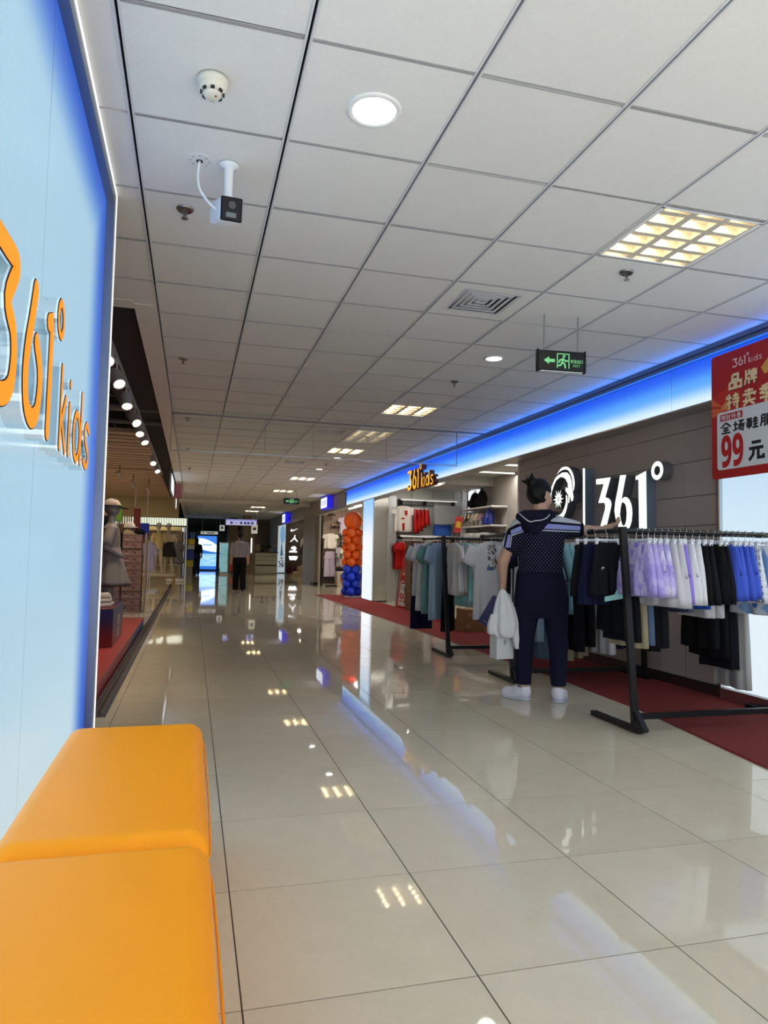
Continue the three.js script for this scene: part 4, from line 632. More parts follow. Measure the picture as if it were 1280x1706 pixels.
// ---- rack behind the woman
const ZB = -5.65;
hang('tee', [[3.02, 'aqua', 0.66], [3.09, 'aqua', 0.64], [3.16, 'aqua', 0.62]], ZB, 'grey and aqua striped shirt under the outstretched arm', 'grey and aqua striped shirts', { sl: 0.30 });
hang('tee', [[2.72, 'white', 0.66], [2.78, 'navy', 0.60], [2.85, 'lightblue', 0.85], [2.93, 'denim', 1.0]], ZB, 'shirt on the rack hidden behind the woman', 'shirts hidden behind the woman');
hang('pants', [[3.22, 'black', 0.86], [3.30, 'black2', 0.92], [3.38, 'black', 0.88]], ZB, 'black trousers low beside the woman', 'black trousers on the rack behind the woman');
hang('pants', [[3.24, 'sand', 1.02], [3.34, 'khaki', 1.04], [3.44, 'khaki', 1.02], [3.50, 'khaki', 1.0]], ZB - 0.29, 'khaki trousers reaching low on the rack behind the woman', 'khaki trousers on the rack behind the woman');
hang('pants', [[3.58, 'white', 0.95], [3.68, 'navy', 0.9], [3.78, 'black', 0.9]], ZB, 'trousers at the wall end of the rack behind the woman', 'trousers at the wall end of the second rack');
garment('tee', 1, F.teePrint, 'long pale grey T shirt with a small picture print facing the corridor', 'shirt', [2.668, RY, -6.02], -0.40, null, { w: 0.32, h: 0.72, sl: 0.18 });
garment('tee', 2, F.royal, 'bright blue shirt just right of the picture print T shirt', 'shirt', [2.80, RY, -5.80], 1.1, null, { w: 0.34, h: 0.55 });
garment('tee', 3, F.navy, 'navy shirt behind the bright blue shirt', 'shirt', [2.78, RY, -5.72], 1.0, null, { w: 0.36, h: 0.62 });
// ---- farthest rack
const ZC = -7.2;
hang('tee', [[2.76, 'white', 0.56], [2.81, 'stone', 0.56]], ZC, 'white shirt right beside the far rack post', 'white shirts beside the far rack post');
hang('tee', [[2.86, 'mint', 0.68], [2.90, 'mintPale', 0.66], [2.94, 'mint', 0.68], [2.98, 'mintPale', 0.66], [3.02, 'mint', 0.68], [3.06, 'mintPale', 0.66], [3.10, 'mint', 0.67]], ZC, 'mint green shirt on the far rack', 'mint green shirts on the far rack');
hang('tee', [[3.17, 'navy', 0.55], [3.23, 'navy', 0.55], [3.29, 'navy', 0.55]], ZC, 'navy shirt with white collar on the far rack', 'navy shirts on the far rack');
hang('tee', [[3.36, 'white', 0.68], [3.43, 'white', 0.68], [3.50, 'lightblue', 0.66], [3.57, 'white', 0.66], [3.66, 'royal', 0.62], [3.75, 'royal', 0.62], [3.85, 'white', 0.62]], ZC, 'white or blue shirt at wall end of the far rack', 'shirts at the wall end of the far rack');
garment('tee', 1, F.teeBlue, 'white T shirt with a blue brush print at the end of the far rack arm', 'shirt', [2.67, RY, -7.97], 0.1, null, { w: 0.30, h: 0.62, sl: 0.16 });
garment('pants', 1, F.navy, 'navy trousers below the blue brush print T shirt', 'trousers', [2.66, RY, -8.02], 0.1, null, { w: 0.24, h: 0.98 });
garment('tee', 2, F.white, 'white T shirt behind the blue brush print one', 'shirt', [2.67, RY, -7.84], 0.35, null, { w: 0.30, h: 0.78 });
garment('tee', 3, F.teal, 'teal shirt beside the far rack post', 'shirt', [2.67, RY, -7.68], 0.5, null, { w: 0.30, h: 0.80 });
garment('tee', 0, F.lightblue, 'pale blue shirt between the teal shirt and the white T shirts', 'shirt', [2.67, RY, -7.5], 0.7, null, { w: 0.34, h: 0.85 });
garment('pants', 2, F.black, 'black trousers below the mint shirts on the far rack', 'trousers', [2.80, RY, -7.49], 0.9, null, { w: 0.26, h: 0.95 });
// ---------------------------------------------------------------- people
const skin = MP(C(0.52, 0.31, 0.22), 0.55, { sheen: 0.2 }), hairMat = MP(C(0.006, 0.005, 0.005), 0.5, { specularIntensity: 0.4 });
const headSkin = union([ell([0, 0.02, 0.008], 0.074, 0.098, 0.092), ell([0, -0.045, -0.03], 0.056, 0.062, 0.058), cap3([0, 0.0, -0.082], [0, -0.028, -0.100], 0.009, 0.014), ell([0, -0.092, -0.055], 0.026, 0.02, 0.024), ell([0.036, -0.03, -0.055], 0.03, 0.03, 0.03), ell([-0.036, -0.03, -0.055], 0.03, 0.03, 0.03), cap3([0.016, -0.058, -0.082], [-0.016, -0.058, -0.082], 0.008, 0.008)], 0.018);
const ears = (x, y, z) => Math.min(ell([0.076, -0.006, 0.006], 0.011, 0.031, 0.019)(x, y, z), ell([-0.076, -0.006, 0.006], 0.011, 0.031, 0.019)(x, y, z));
const headField = (x, y, z) => { let d = smin(headSkin(x, y, z), ears(x, y, z), 0.008); for (const s of [-1, 1]) { const e = Math.hypot(x - s * 0.031, y - 0.004, z + 0.091) - 0.013; d = Math.max(d, -e + 0.0); } return d; };
function headParts(pos, rx, ry, bun, cellH = 0.005) {
  const mtx = new THREE.Matrix4().makeRotationFromEuler(new THREE.Euler(rx, ry, 0, 'YXZ')).setPosition(...pos);
  const g = surface(headField, [-0.11, -0.13, -0.13], [0.11, 0.14, 0.12], cellH).applyMatrix4(mtx);
  const shell = ell([0, 0.028, 0.016], 0.086, 0.106, 0.100);
  const hf = (x, y, z) => { let d = shell(x, y, z) + 0.0018 * Math.sin(x * 130 + y * 60) ; d = Math.max(d, -(z + 0.055 + (y - 0.06) * -0.55)); d = Math.max(d, -(y + 0.075 - (z < 0 ? 0.10 * Math.min(1, -z / 0.03 + 0.2) : 0))); if (Math.abs(x) > 0.066 && y < 0.03 && z < 0.022) d = Math.max(d, 0.004); return smin(d, bun(x, y, z), 0.012); };
  const h = surface(hf, [-0.15, -0.40, -0.12], [0.15, 0.20, 0.22], cellH * 1.1).applyMatrix4(mtx);
  const eyes = merge([-1, 1].map(s => sph(0.0115, s * 0.031, 0.004, -0.081, 1, 1, 1, 12, 8))).applyMatrix4(mtx), irises = merge([-1, 1].map(s => sph(0.006, s * 0.031, 0.004, -0.0885, 1, 1, 0.6, 10, 6))).applyMatrix4(mtx);
  return { g, h, eyes, irises };
}
function hand(side, o = {}) {          // palm in the xy plane, fingers down -y, thumb to +x*side; curled by o.curl
  const c = o.curl ?? 0.5, fs = [cap3([0, 0.0, 0], [0, -0.075, 0], 0.026, 0.030)], L = [0.070, 0.078, 0.072, 0.056];
  const palm = (x, y, z) => Math.max(ell([0, -0.045, 0], 0.042, 0.052, 0.020)(x, y, z), -1);
  const parts = [palm, cap3([0, 0.02, 0], [0, -0.02, 0], 0.026, 0.026)];
  for (let i = 0; i < 4; i++) { const x = side * (0.027 - i * 0.018), a = 0.35 * c, b = 1.1 * c, d = 1.6 * c, l = L[i] * 0.42; let p = [x, -0.082, 0]; const ang = [a, a + b, a + b + d]; for (let k = 0; k < 3; k++) { const q = [p[0], p[1] - Math.cos(ang[k]) * l * (k ? 0.8 : 1), p[2] - Math.sin(ang[k]) * l * (k ? 0.8 : 1)]; parts.push(cap3(p, q, 0.0088 - k * 0.0006, 0.0084 - k * 0.0008)); p = q; } }
  parts.push(cap3([side * 0.030, -0.028, -0.004], [side * 0.052, -0.058, -0.018], 0.0125, 0.0105), cap3([side * 0.052, -0.058, -0.018], [side * 0.050, -0.083, -0.030], 0.0105, 0.0085));
  const f = (x, y, z) => { let d = smin(parts[0](x, y, z), parts[1](x, y, z), 0.015); for (let i = 2; i < parts.length; i++) d = smin(d, parts[i](x, y, z), i > 13 ? 0.008 : 0.004); return d; };
  return surface(f, [-0.08, -0.19, -0.11], [0.08, 0.05, 0.04], 0.0042);
}
// ---- the woman at the racks. local frame: x to her right, y up, -z ahead of her
const womanPos = [2.585, 0, -4.9], womanTurn = -0.49;
{
  const t = thing('person', 'woman seen from behind in navy polka dot hooded top and navy trousers holding bags', 'person', womanPos, womanTurn);
  const bunF = union([ell([-0.005, 0.088, 0.088], 0.040, 0.042, 0.042), cap3([-0.02, 0.10, 0.10], [-0.055, 0.145, 0.10], 0.026, 0.010), cap3([0.0, 0.11, 0.10], [0.012, 0.152, 0.11], 0.022, 0.008), cap3([-0.03, 0.09, 0.10], [-0.07, 0.10, 0.125], 0.022, 0.010)], 0.015);
  const hd = headParts([-0.014, 1.553, -0.012], -0.1, -0.80, bunF);
  const limbs = union([cap3([-0.015, 1.34, 0.0], [-0.014, 1.48, -0.008], 0.062, 0.050), cap3([-0.245, 1.16, 0], [-0.292, 1.035, 0.0], 0.047, 0.044), cap3([-0.292, 1.035, 0], [-0.292, 0.875, -0.035], 0.043, 0.029), cap3([0.25, 1.295, -0.02], [0.345, 1.292, -0.045], 0.042, 0.038), cap3([0.345, 1.292, -0.045], [0.455, 1.300, -0.085], 0.037, 0.027)], 0.012);
  const ankles = union([cap3([-0.124, 0.17, 0.015], [-0.120, 0.05, 0.02], 0.038, 0.036), cap3([0.13, 0.17, 0.015], [0.132, 0.05, 0.02], 0.038, 0.036)], 0.002);
  const hl = hand(1, { curl: 0.85 }); hl.applyMatrix4(new THREE.Matrix4().makeRotationFromEuler(new THREE.Euler(0.15, 1.2, 0)).setPosition(-0.292, 0.868, -0.038));
  const hr = hand(-1, { curl: 0.45 }); hr.applyMatrix4(new THREE.Matrix4().makeRotationFromEuler(new THREE.Euler(1.35, 0.35, 1.75)).setPosition(0.458, 1.302, -0.086));
  part(t, 'body', merge([surface(limbs, [-0.36, 0.82, -0.13], [0.5, 1.52, 0.09], 0.010), surface(ankles, [-0.18, 0.02, -0.04], [0.19, 0.22, 0.08], 0.010), hd.g, hl, hr]), skin);
  part(t, 'hair', hd.h, hairMat); const ey = part(t, 'eyes', hd.eyes, white); part(ey, 'iris', hd.irises, hairMat);
  // trousers
  const hips = stack([[0.62, 0, 0.0, 0.17, 0.10], [0.70, 0, 0.012, 0.194, 0.135], [0.78, 0, 0.025, 0.199, 0.155], [0.85, -0.002, 0.02, 0.194, 0.150], [0.93, -0.008, 0.006, 0.182, 0.138], [1.0, -0.01, 0, 0.168, 0.125]]);
  const legs = [cap3([-0.098, 0.74, 0.01], [-0.126, 0.42, 0.0], 0.098, 0.071), cap3([-0.126, 0.42, 0], [-0.126, 0.10, 0.012], 0.071, 0.056), cap3([0.098, 0.74, 0.01], [0.128, 0.42, 0.0], 0.098, 0.071), cap3([0.128, 0.42, 0], [0.131, 0.10, 0.012], 0.071, 0.056)];
  const trou = (x, y, z) => { const L = smin(legs[0](x, y, z), legs[1](x, y, z), 0.02), R = smin(legs[2](x, y, z), legs[3](x, y, z), 0.02); let d = Math.min(L, R); d = smin(d, hips(x, y, z), 0.03); d += 0.0018 * Math.sin(y * 34 + x * 20) * Math.sin(x * 40 + y * 12) * (y < 0.7 ? 1 : 0.4); return Math.max(d, 0.118 - y); };
  part(t, 'trousers', surface(trou, [-0.24, 0.09, -0.19], [0.24, 1.03, 0.21], 0.010), cloth(0.010, 0.011, 0.028));
  // hooded top with a printed pattern (metres on the cloth, seen from behind)
  const print = canvas(1024, 768, (g) => {
    g.setTransform(1024 / 0.75, 0, 0, -768 / 0.55, 0.35 * 1024 / 0.75, 1.45 * 768 / 0.55);
    const poly = (c, ...p) => { g.fillStyle = c; g.beginPath(); for (let i = 0; i < p.length; i += 2) g[i ? 'lineTo' : 'moveTo'](p[i], p[i + 1]); g.fill(); };
    g.fillStyle = '#14162a'; g.fillRect(-0.35, 0.9, 0.75, 0.55);
    g.fillStyle = '#c4c6d8'; for (let j = 0; j < 30; j++) for (let i = 0; i < 32; i++) g.fillRect(-0.36 + i * 0.025 + (j & 1) * 0.0125, 0.91 + j * 0.0155, 0.0044, 0.0038);
    poly('#b9bdc4', -0.35, 1.45, -0.35, 1.10, -0.262, 1.15, -0.243, 1.285, -0.18, 1.318, -0.05, 1.335, 0.046, 1.346, 0.29, 1.328, 0.40, 1.33, 0.40, 1.45);
    poly('#10121f', -0.285, 1.15, -0.262, 1.29, -0.18, 1.330, 0.046, 1.352, 0.31, 1.334, 0.31, 1.270, 0.046, 1.276, -0.13, 1.262, -0.215, 1.235, -0.232, 1.135);
    poly('#9298d2', -0.233, 1.281, -0.155, 1.314, -0.140, 1.281, -0.228, 1.247); poly('#9298d2', 0.02, 1.334, 0.285, 1.320, 0.285, 1.287, 0.0, 1.294);
    poly('#9298d2', -0.250, 1.250, -0.230, 1.244, -0.243, 1.145, -0.272, 1.152);
    poly('#d6d9e4', -0.228, 1.243, -0.135, 1.275, -0.133, 1.269, -0.227, 1.236); poly('#d6d9e4', -0.02, 1.285, 0.28, 1.280, 0.28, 1.273, -0.02, 1.278); poly('#d6d9e4', -0.226, 1.236, -0.220, 1.236, -0.232, 1.150, -0.238, 1.150);
    poly('#10121f', -0.36, 1.155, -0.20, 1.120, -0.20, 1.09, -0.36, 1.09); poly('#10121f', 0.288, 1.45, 0.42, 1.45, 0.42, 1.1, 0.288, 1.1);
  });
  const torso = stack([[0.945, -0.016, 0.0, 0.160, 0.120], [0.975, -0.018, 0.005, 0.180, 0.140], [1.03, -0.016, 0.004, 0.176, 0.138], [1.12, -0.014, 0.0, 0.176, 0.136], [1.22, -0.014, 0.0, 0.186, 0.132], [1.30, -0.015, 0.0, 0.188, 0.118], [1.36, -0.015, 0.0, 0.145, 0.092], [1.405, -0.014, 0.0, 0.075, 0.066]]);
  const topF = union([torso, cap3([-0.165, 1.30, 0], [-0.255, 1.145, 0], 0.078, 0.062), cap3([0.12, 1.315, 0.0], [0.285, 1.296, -0.03], 0.085, 0.056)], 0.035);
  const cutTop = (x, y, z) => { let d = topF(x, y, z) + 0.002 * Math.sin(x * 36 + y * 20) * Math.sin(y * 30 - x * 8); d = Math.max(d, (x - 0.312)); const q = (x + 0.255) * -0.50 + (y - 1.128) * -0.87; if (x < -0.17) d = Math.max(d, q); return d; };
  const shirtMat = cloth(1, 1, 1, { map: print });
  part(t, 'hooded_top', surface(cutTop, [-0.35, 0.93, -0.17], [0.34, 1.43, 0.17], 0.009, (x, y) => [(x + 0.35) / 0.75, (y - 0.9) / 0.55]), shirtMat);
  const hoodF = union([cap3([-0.165, 1.388, 0.035], [-0.06, 1.285, 0.125], 0.032, 0.034), cap3([0.075, 1.398, 0.035], [-0.035, 1.285, 0.125], 0.032, 0.034), cap3([-0.125, 1.405, 0.05], [0.05, 1.41, 0.05], 0.034, 0.034), ell([-0.045, 1.355, 0.085], 0.075, 0.06, 0.045)], 0.025);
  const hood = part(t, 'hood', surface(hoodF, [-0.24, 1.22, -0.02], [0.14, 1.46, 0.19], 0.008), cloth(0.010, 0.011, 0.026));
  part(hood, 'hood_trim', tube([[-0.168, 1.412, 0.058], [-0.13, 1.375, 0.112], [-0.085, 1.345, 0.138], [-0.045, 1.352, 0.141], [0.0, 1.358, 0.136], [0.035, 1.375, 0.115], [0.07, 1.418, 0.062]], 0.005, 40, 6), cloth(0.55, 0.56, 0.6));
  // clogs
  const clog = (h, d, n) => { const f = (x, y, z) => { let v = smin(cap3([h[0], 0.052, h[1]], [d[0], 0.036, d[1]], 0.046, 0.044)(x, y, z), cap3([h[0], 0.085, h[1]], [lerp(h[0], d[0], 0.3), 0.07, lerp(h[1], d[1], 0.3)], 0.046, 0.045)(x, y, z), 0.02); v = Math.max(v, -y + 0.004); v = Math.max(v, -(Math.hypot(x - lerp(h[0], d[0], 0.08), (y - 0.135) * 0.8, z - lerp(h[1], d[1], 0.08)) - 0.050)); return v; };
    const m = part(t, 'clog_shoe', surface(f, [Math.min(h[0], d[0]) - 0.07, 0, Math.min(h[1], d[1]) - 0.07], [Math.max(h[0], d[0]) + 0.07, 0.15, Math.max(h[1], d[1]) + 0.07], 0.006), M(C(0.72, 0.72, 0.80), 0.5));
    const s = (x, y, z) => Math.max(cap3([h[0], 0.012, h[1]], [d[0], 0.012, d[1]], 0.0475, 0.0475)(x, y, z), y - 0.022, 0.001 - y);
    part(m, 'sole', surface(s, [Math.min(h[0], d[0]) - 0.07, -0.01, Math.min(h[1], d[1]) - 0.07], [Math.max(h[0], d[0]) + 0.07, 0.04, Math.max(h[1], d[1]) + 0.07], 0.006), M(C(0.50, 0.52, 0.62), 0.6));
    if (n) for (let i = 0; i < 3; i++) part(m, 'vent_hole', sph(0.006, lerp(h[0], d[0], 0.7 + i * 0.16), 0.055 - i * 0.008, lerp(h[1], d[1], 0.7 + i * 0.16) + 0.042, 1, 1, 0.4, 8, 6), matte);
    return m; };
  clog([-0.118, 0.025], [-0.255, -0.045], 1); clog([0.128, 0.03], [0.160, -0.13], 0);
  // things she carries
  const wp = (x, y, z) => { const v = V3(x, y, z).applyAxisAngle(V3(0, 1, 0), womanTurn); return [v.x + womanPos[0], v.y, v.z + womanPos[2]]; };
  const nb = thing('paper_bag', 'navy paper carrier bag with small white logo tilted beside the white jacket', 'bag', wp(-0.335, 0.625, -0.02), womanTurn - 0.15);
  const nbm = M(C(0.018, 0.018, 0.09), 0.45), tilt = new THREE.Matrix4().makeRotationZ(-0.52);
  part(nb, 'body', rbox(0.20, 0.235, 0.05, 0.003).applyMatrix4(tilt), nbm);
  const print2 = canvas(256, 300, (g) => { g.fillStyle = '#1a1b4d'; g.fillRect(0, 0, 256, 300); g.fillStyle = '#d7d8e6'; g.beginPath(); g.roundRect(96, 196, 44, 44, 8); g.fill(); g.fillStyle = '#1a1b4d'; g.fillRect(110, 208, 16, 32); g.fillStyle = '#aab'; g.fillRect(40, 262, 120, 4); });
  part(nb, 'print', put(new THREE.PlaneGeometry(0.196, 0.23), 0, 0, 0.0262).applyMatrix4(tilt), M('#ffffff', 0.45, { map: print2 }));
  part(nb, 'handle', tube([[-0.05, 0.115, 0.02], [-0.035, 0.17, 0.02], [0.0, 0.19, 0.02], [0.03, 0.17, 0.02], [0.04, 0.115, 0.02]].map(p => V3(...p).applyMatrix4(tilt).toArray()), 0.004, 20, 6), white);
  const wb = thing('paper_bag', 'white paper carrier bag hanging lowest from the left hand of the woman', 'bag', wp(-0.295, 0.30, 0.0), womanTurn + 0.62);
  const tex = canvas(256, 256, (g) => { g.fillStyle = '#d4d6d6'; g.fillRect(0, 0, 256, 256); g.strokeStyle = '#444'; g.lineWidth = 5; g.strokeRect(112, 110, 22, 30); g.fillStyle = '#444'; g.fillRect(112, 122, 22, 5); }), tex2 = canvas(256, 256, (g) => { g.fillStyle = '#b9bcbd'; g.fillRect(0, 0, 256, 256); g.fillStyle = '#2c2e33'; g.font = '44px serif'; g.fillText('K E L I', 46, 130); });
  part(wb, 'body', merge([span(-0.075, 0.075, 0, 0.004, -0.05, 0.05), span(-0.075, 0.075, 0, 0.25, -0.05, -0.048), span(-0.075, 0.075, 0, 0.25, 0.048, 0.05), span(-0.075, -0.073, 0, 0.25, -0.05, 0.05), span(0.073, 0.075, 0, 0.25, -0.05, 0.05)]), M(C(0.68, 0.69, 0.69), 0.55));
  part(wb, 'print', merge([put(new THREE.PlaneGeometry(0.148, 0.248), 0, 0.125, 0.0512)]), M('#ffffff', 0.55, { map: tex }));
  part(wb, 'print', put(new THREE.PlaneGeometry(0.098, 0.248), 0.0762, 0.125, 0, 0, Q), M('#ffffff', 0.55, { map: tex2 }));
  part(wb, 'handle', merge([-1, 1].map(s => tube([[-0.03, 0.25, s * 0.05], [-0.01, 0.40, s * 0.03], [0.0, 0.50, 0], [0.012, 0.40, s * 0.03], [0.03, 0.25, s * 0.05]], 0.003, 20, 5))), white);
  const jk = thing('folded_jacket', 'crumpled white jacket draped over the bags in the left hand of the woman', 'jacket', wp(-0.285, 0, 0.065), womanTurn);
  part(jk, 'cloth', loft([[0.83, 0.0, 0.016, 0.02], [0.80, 0.0, 0.035, 0.028], [0.74, 0.005, 0.062, 0.034], [0.66, 0.01, 0.085, 0.038], [0.58, 0.015, 0.10, 0.042], [0.52, 0.012, 0.098, 0.045], [0.485, 0.014, 0.080, 0.04], [0.465, 0.02, 0.05, 0.03]].map(([y, x, a, b]) => ({ x, y, z: 0, a, b })), 40, { fold: 0.10, k: 7, phase: 1.2, e: 0.9 }), cloth(0.72, 0.73, 0.74));
  part(jk, 'sleeve', merge([loft([[0.70, 0.06, 0.03, 0.02], [0.58, 0.085, 0.035, 0.022], [0.46, 0.10, 0.028, 0.02], [0.385, 0.108, 0.018, 0.016]].map(([y, x, a, b]) => ({ x, y, z: -0.01, a, b })), 20, { fold: 0.08, k: 4 }), loft([[0.64, -0.06, 0.03, 0.02], [0.56, -0.08, 0.036, 0.024], [0.50, -0.085, 0.032, 0.022], [0.485, -0.08, 0.02, 0.018]].map(([y, x, a, b]) => ({ x, y, z: 0.012, a, b })), 20, { fold: 0.08, k: 4 })]), cloth(0.70, 0.71, 0.72));
}
// ---- walkers far down the corridor, facing away
function walker(label, pos, turn, o) {
  const t = thing('person', label, 'person', pos, turn), s = o.step;
  const hd = headParts([0, 1.49, -0.02], -0.05, 0, o.hair, 0.012);
  const arm = union([cap3([-0.19, 1.05, 0], [-0.22, 0.88, -0.03], 0.042, 0.036), cap3([-0.22, 0.88, -0.03], [-0.215, 0.74, -0.06], 0.034, 0.036), cap3([0.19, 1.05, 0], [0.215, 0.90, 0.04], 0.042, 0.036), cap3([0.215, 0.90, 0.04], [0.22, 0.75, 0.03], 0.034, 0.036), cap3([0, 1.30, 0], [0, 1.42, -0.01], 0.055, 0.048)], 0.01);
  part(t, 'body', merge([surface(arm, [-0.29, 0.67, -0.13], [0.29, 1.5, 0.11], 0.014), hd.g]), skin);
  part(t, 'hair', hd.h, hairMat);
  const top = union([stack([[0.90, 0, 0, 0.165, 0.12], [1.0, 0, 0, 0.172, 0.12], [1.15, 0, 0, 0.178, 0.12], [1.26, 0, 0, 0.185, 0.11], [1.32, 0, 0, 0.14, 0.085], [1.355, 0, 0, 0.08, 0.06]]), cap3([-0.165, 1.255, 0], [-0.215, 1.0, 0.0], 0.07, 0.058), cap3([0.165, 1.255, 0], [0.215, 1.0, 0.01], 0.07, 0.058), ...(o.hood ? [ell([0, 1.29, 0.09], 0.11, 0.075, 0.06)] : [])], 0.03);
  part(t, 'jacket', surface(top, [-0.31, 0.88, -0.17], [0.31, 1.4, 0.18], 0.014), o.top);
  const w = o.wide, lg = union([stack([[0.72, 0, 0, 0.175, 0.125], [0.85, 0, 0, 0.172, 0.125], [0.93, 0, 0, 0.16, 0.115]]), cap3([-0.085, 0.78, 0], [-0.09, 0.42, -s * 0.5], 0.098, w), cap3([-0.09, 0.42, -s * 0.5], [-0.09, 0.06, -s], w, w * 0.98), cap3([0.085, 0.78, 0], [0.09, 0.42, s * 0.2], 0.098, w), cap3([0.09, 0.42, s * 0.2], [0.095, 0.10, s * 1.5], w, w * 0.98)], 0.012);
  part(t, 'trousers', surface(lg, [-0.22, 0.03, -0.36], [0.22, 0.96, 0.42], 0.014), o.legs);
  for (const [x, z, y, r] of [[-0.09, -s - 0.05, 0, 0], [0.095, s * 1.5, 0.05, 0.5]]) { const g = surface((a, b, c) => Math.max(cap3([0, 0.045, 0.05], [0, 0.035, -0.10], 0.045, 0.042)(a, b, c), 0.004 - b), [-0.08, 0, -0.18], [0.08, 0.12, 0.13], 0.012); g.rotateX(-r); g.translate(x, y, z); part(t, 'shoe', g, o.shoe); }
}
walker('woman in a grey hooded top and wide black trousers walking away down the corridor', [1.25, 0, -19.3], -0.05, { step: 0.10, wide: 0.085, hood: true, hair: cap3([0, 0.02, 0.09], [0.02, -0.14, 0.11], 0.035, 0.02), top: cloth(0.27, 0.25, 0.27), legs: F.black, shoe: M(C(0.3, 0.3, 0.3), 0.6) });
walker('dark clothed woman with long hair walking far off in front of the bright screen', [0.20, 0, -32.0], 0, { step: 0.12, wide: 0.066, hood: false, hair: union([cap3([0, 0.0, 0.07], [0, -0.30, 0.09], 0.075, 0.06)], 0.01), top: F.black, legs: cloth(0.02, 0.025, 0.05), shoe: matte });
// ---- shop dummy
function dummy(label, pos, turn, scale, top, bottom, capMat, grey) {
  const t = thing('mannequin', label, 'mannequin', pos, turn); t.scale.setScalar(scale);
  const f = union([ell([0, 1.46, 0], 0.075, 0.105, 0.092), ell([0, 1.41, -0.03], 0.05, 0.06, 0.05), cap3([0, 1.22, 0], [0, 1.40, 0], 0.045, 0.04), stack([[0.74, 0, 0, 0.14, 0.10], [0.9, 0, 0, 0.12, 0.09], [1.1, 0, 0, 0.145, 0.095], [1.2, 0, 0, 0.13, 0.08], [1.26, 0, 0, 0.06, 0.05]]), cap3([-0.075, 0.78, 0], [-0.08, 0.42, -0.02], 0.075, 0.05), cap3([-0.08, 0.42, -0.02], [-0.09, 0.06, 0.01], 0.05, 0.032), cap3([0.075, 0.78, 0], [0.09, 0.42, 0.04], 0.075, 0.05), cap3([0.09, 0.42, 0.04], [0.11, 0.06, 0.08], 0.05, 0.032), cap3([-0.09, 0.05, 0.02], [-0.09, 0.03, -0.12], 0.032, 0.028), cap3([0.11, 0.05, 0.09], [0.12, 0.03, -0.05], 0.032, 0.028), cap3([0.16, 1.18, 0], [0.23, 0.98, 0.06], 0.045, 0.034), cap3([0.23, 0.98, 0.06], [0.17, 0.88, -0.10], 0.033, 0.025), cap3([0.17, 0.88, -0.10], [0.15, 0.86, -0.16], 0.028, 0.018), cap3([-0.16, 1.18, 0], [-0.21, 0.97, 0.03], 0.045, 0.034), cap3([-0.21, 0.97, 0.03], [-0.20, 0.78, -0.03], 0.033, 0.022)], 0.02);
  part(t, 'body', surface(f, [-0.30, 0.0, -0.24], [0.32, 1.58, 0.18], 0.014), grey);
  const tf = union([stack([[0.80, 0, 0, 0.165, 0.125], [0.95, 0, 0, 0.155, 0.115], [1.1, 0, 0, 0.165, 0.11], [1.2, 0, 0, 0.15, 0.095], [1.26, 0, 0, 0.07, 0.06]]), cap3([-0.15, 1.19, 0], [-0.20, 1.04, 0.02], 0.062, 0.062), cap3([0.15, 1.19, 0], [0.21, 1.04, 0.04], 0.062, 0.062)], 0.025);
  part(t, 'shirt', surface(tf, [-0.30, 0.78, -0.17], [0.30, 1.3, 0.17], 0.014), top);
  if (bottom) part(t, 'skirt', loft(rows(10, q => ({ x: 0, y: 0.98 - 0.46 * q, z: 0, a: 0.155 + 0.12 * q, b: 0.12 + 0.10 * q })), 44, { fold: 0.035, k: 9, lift: 0.08, e: 1 }), bottom);
  if (capMat) { const c = part(t, 'cap', merge([put(new THREE.SphereGeometry(0.098, 24, 10, 0, 6.3, 0, 1.6).scale(0.92, 0.95, 1.06), 0, 1.475, 0.0)]), capMat); const v = new THREE.CylinderGeometry(0.085, 0.085, 0.014, 24, 1, false, Math.PI / 2, Math.PI); part(c, 'visor', v.scale(0.9, 1, 1.6).rotateX(-0.16).translate(0, 1.468, -0.055), matte); part(c, 'cap_band', put(new THREE.TorusGeometry(0.092, 0.008, 6, 28).scale(0.93, 1.08, 1), 0, 1.478, 0.0, Q), matte); }
  return t;
}
dummy('grey child mannequin with visor cap and white skirt on the red platform', [-0.93, 0.13, -8.9], -1.45, 0.985, cloth(0.26, 0.225, 0.21), cloth(0.29, 0.25, 0.235), cloth(0.34, 0.29, 0.25), M(C(0.18, 0.165, 0.17), 0.5));
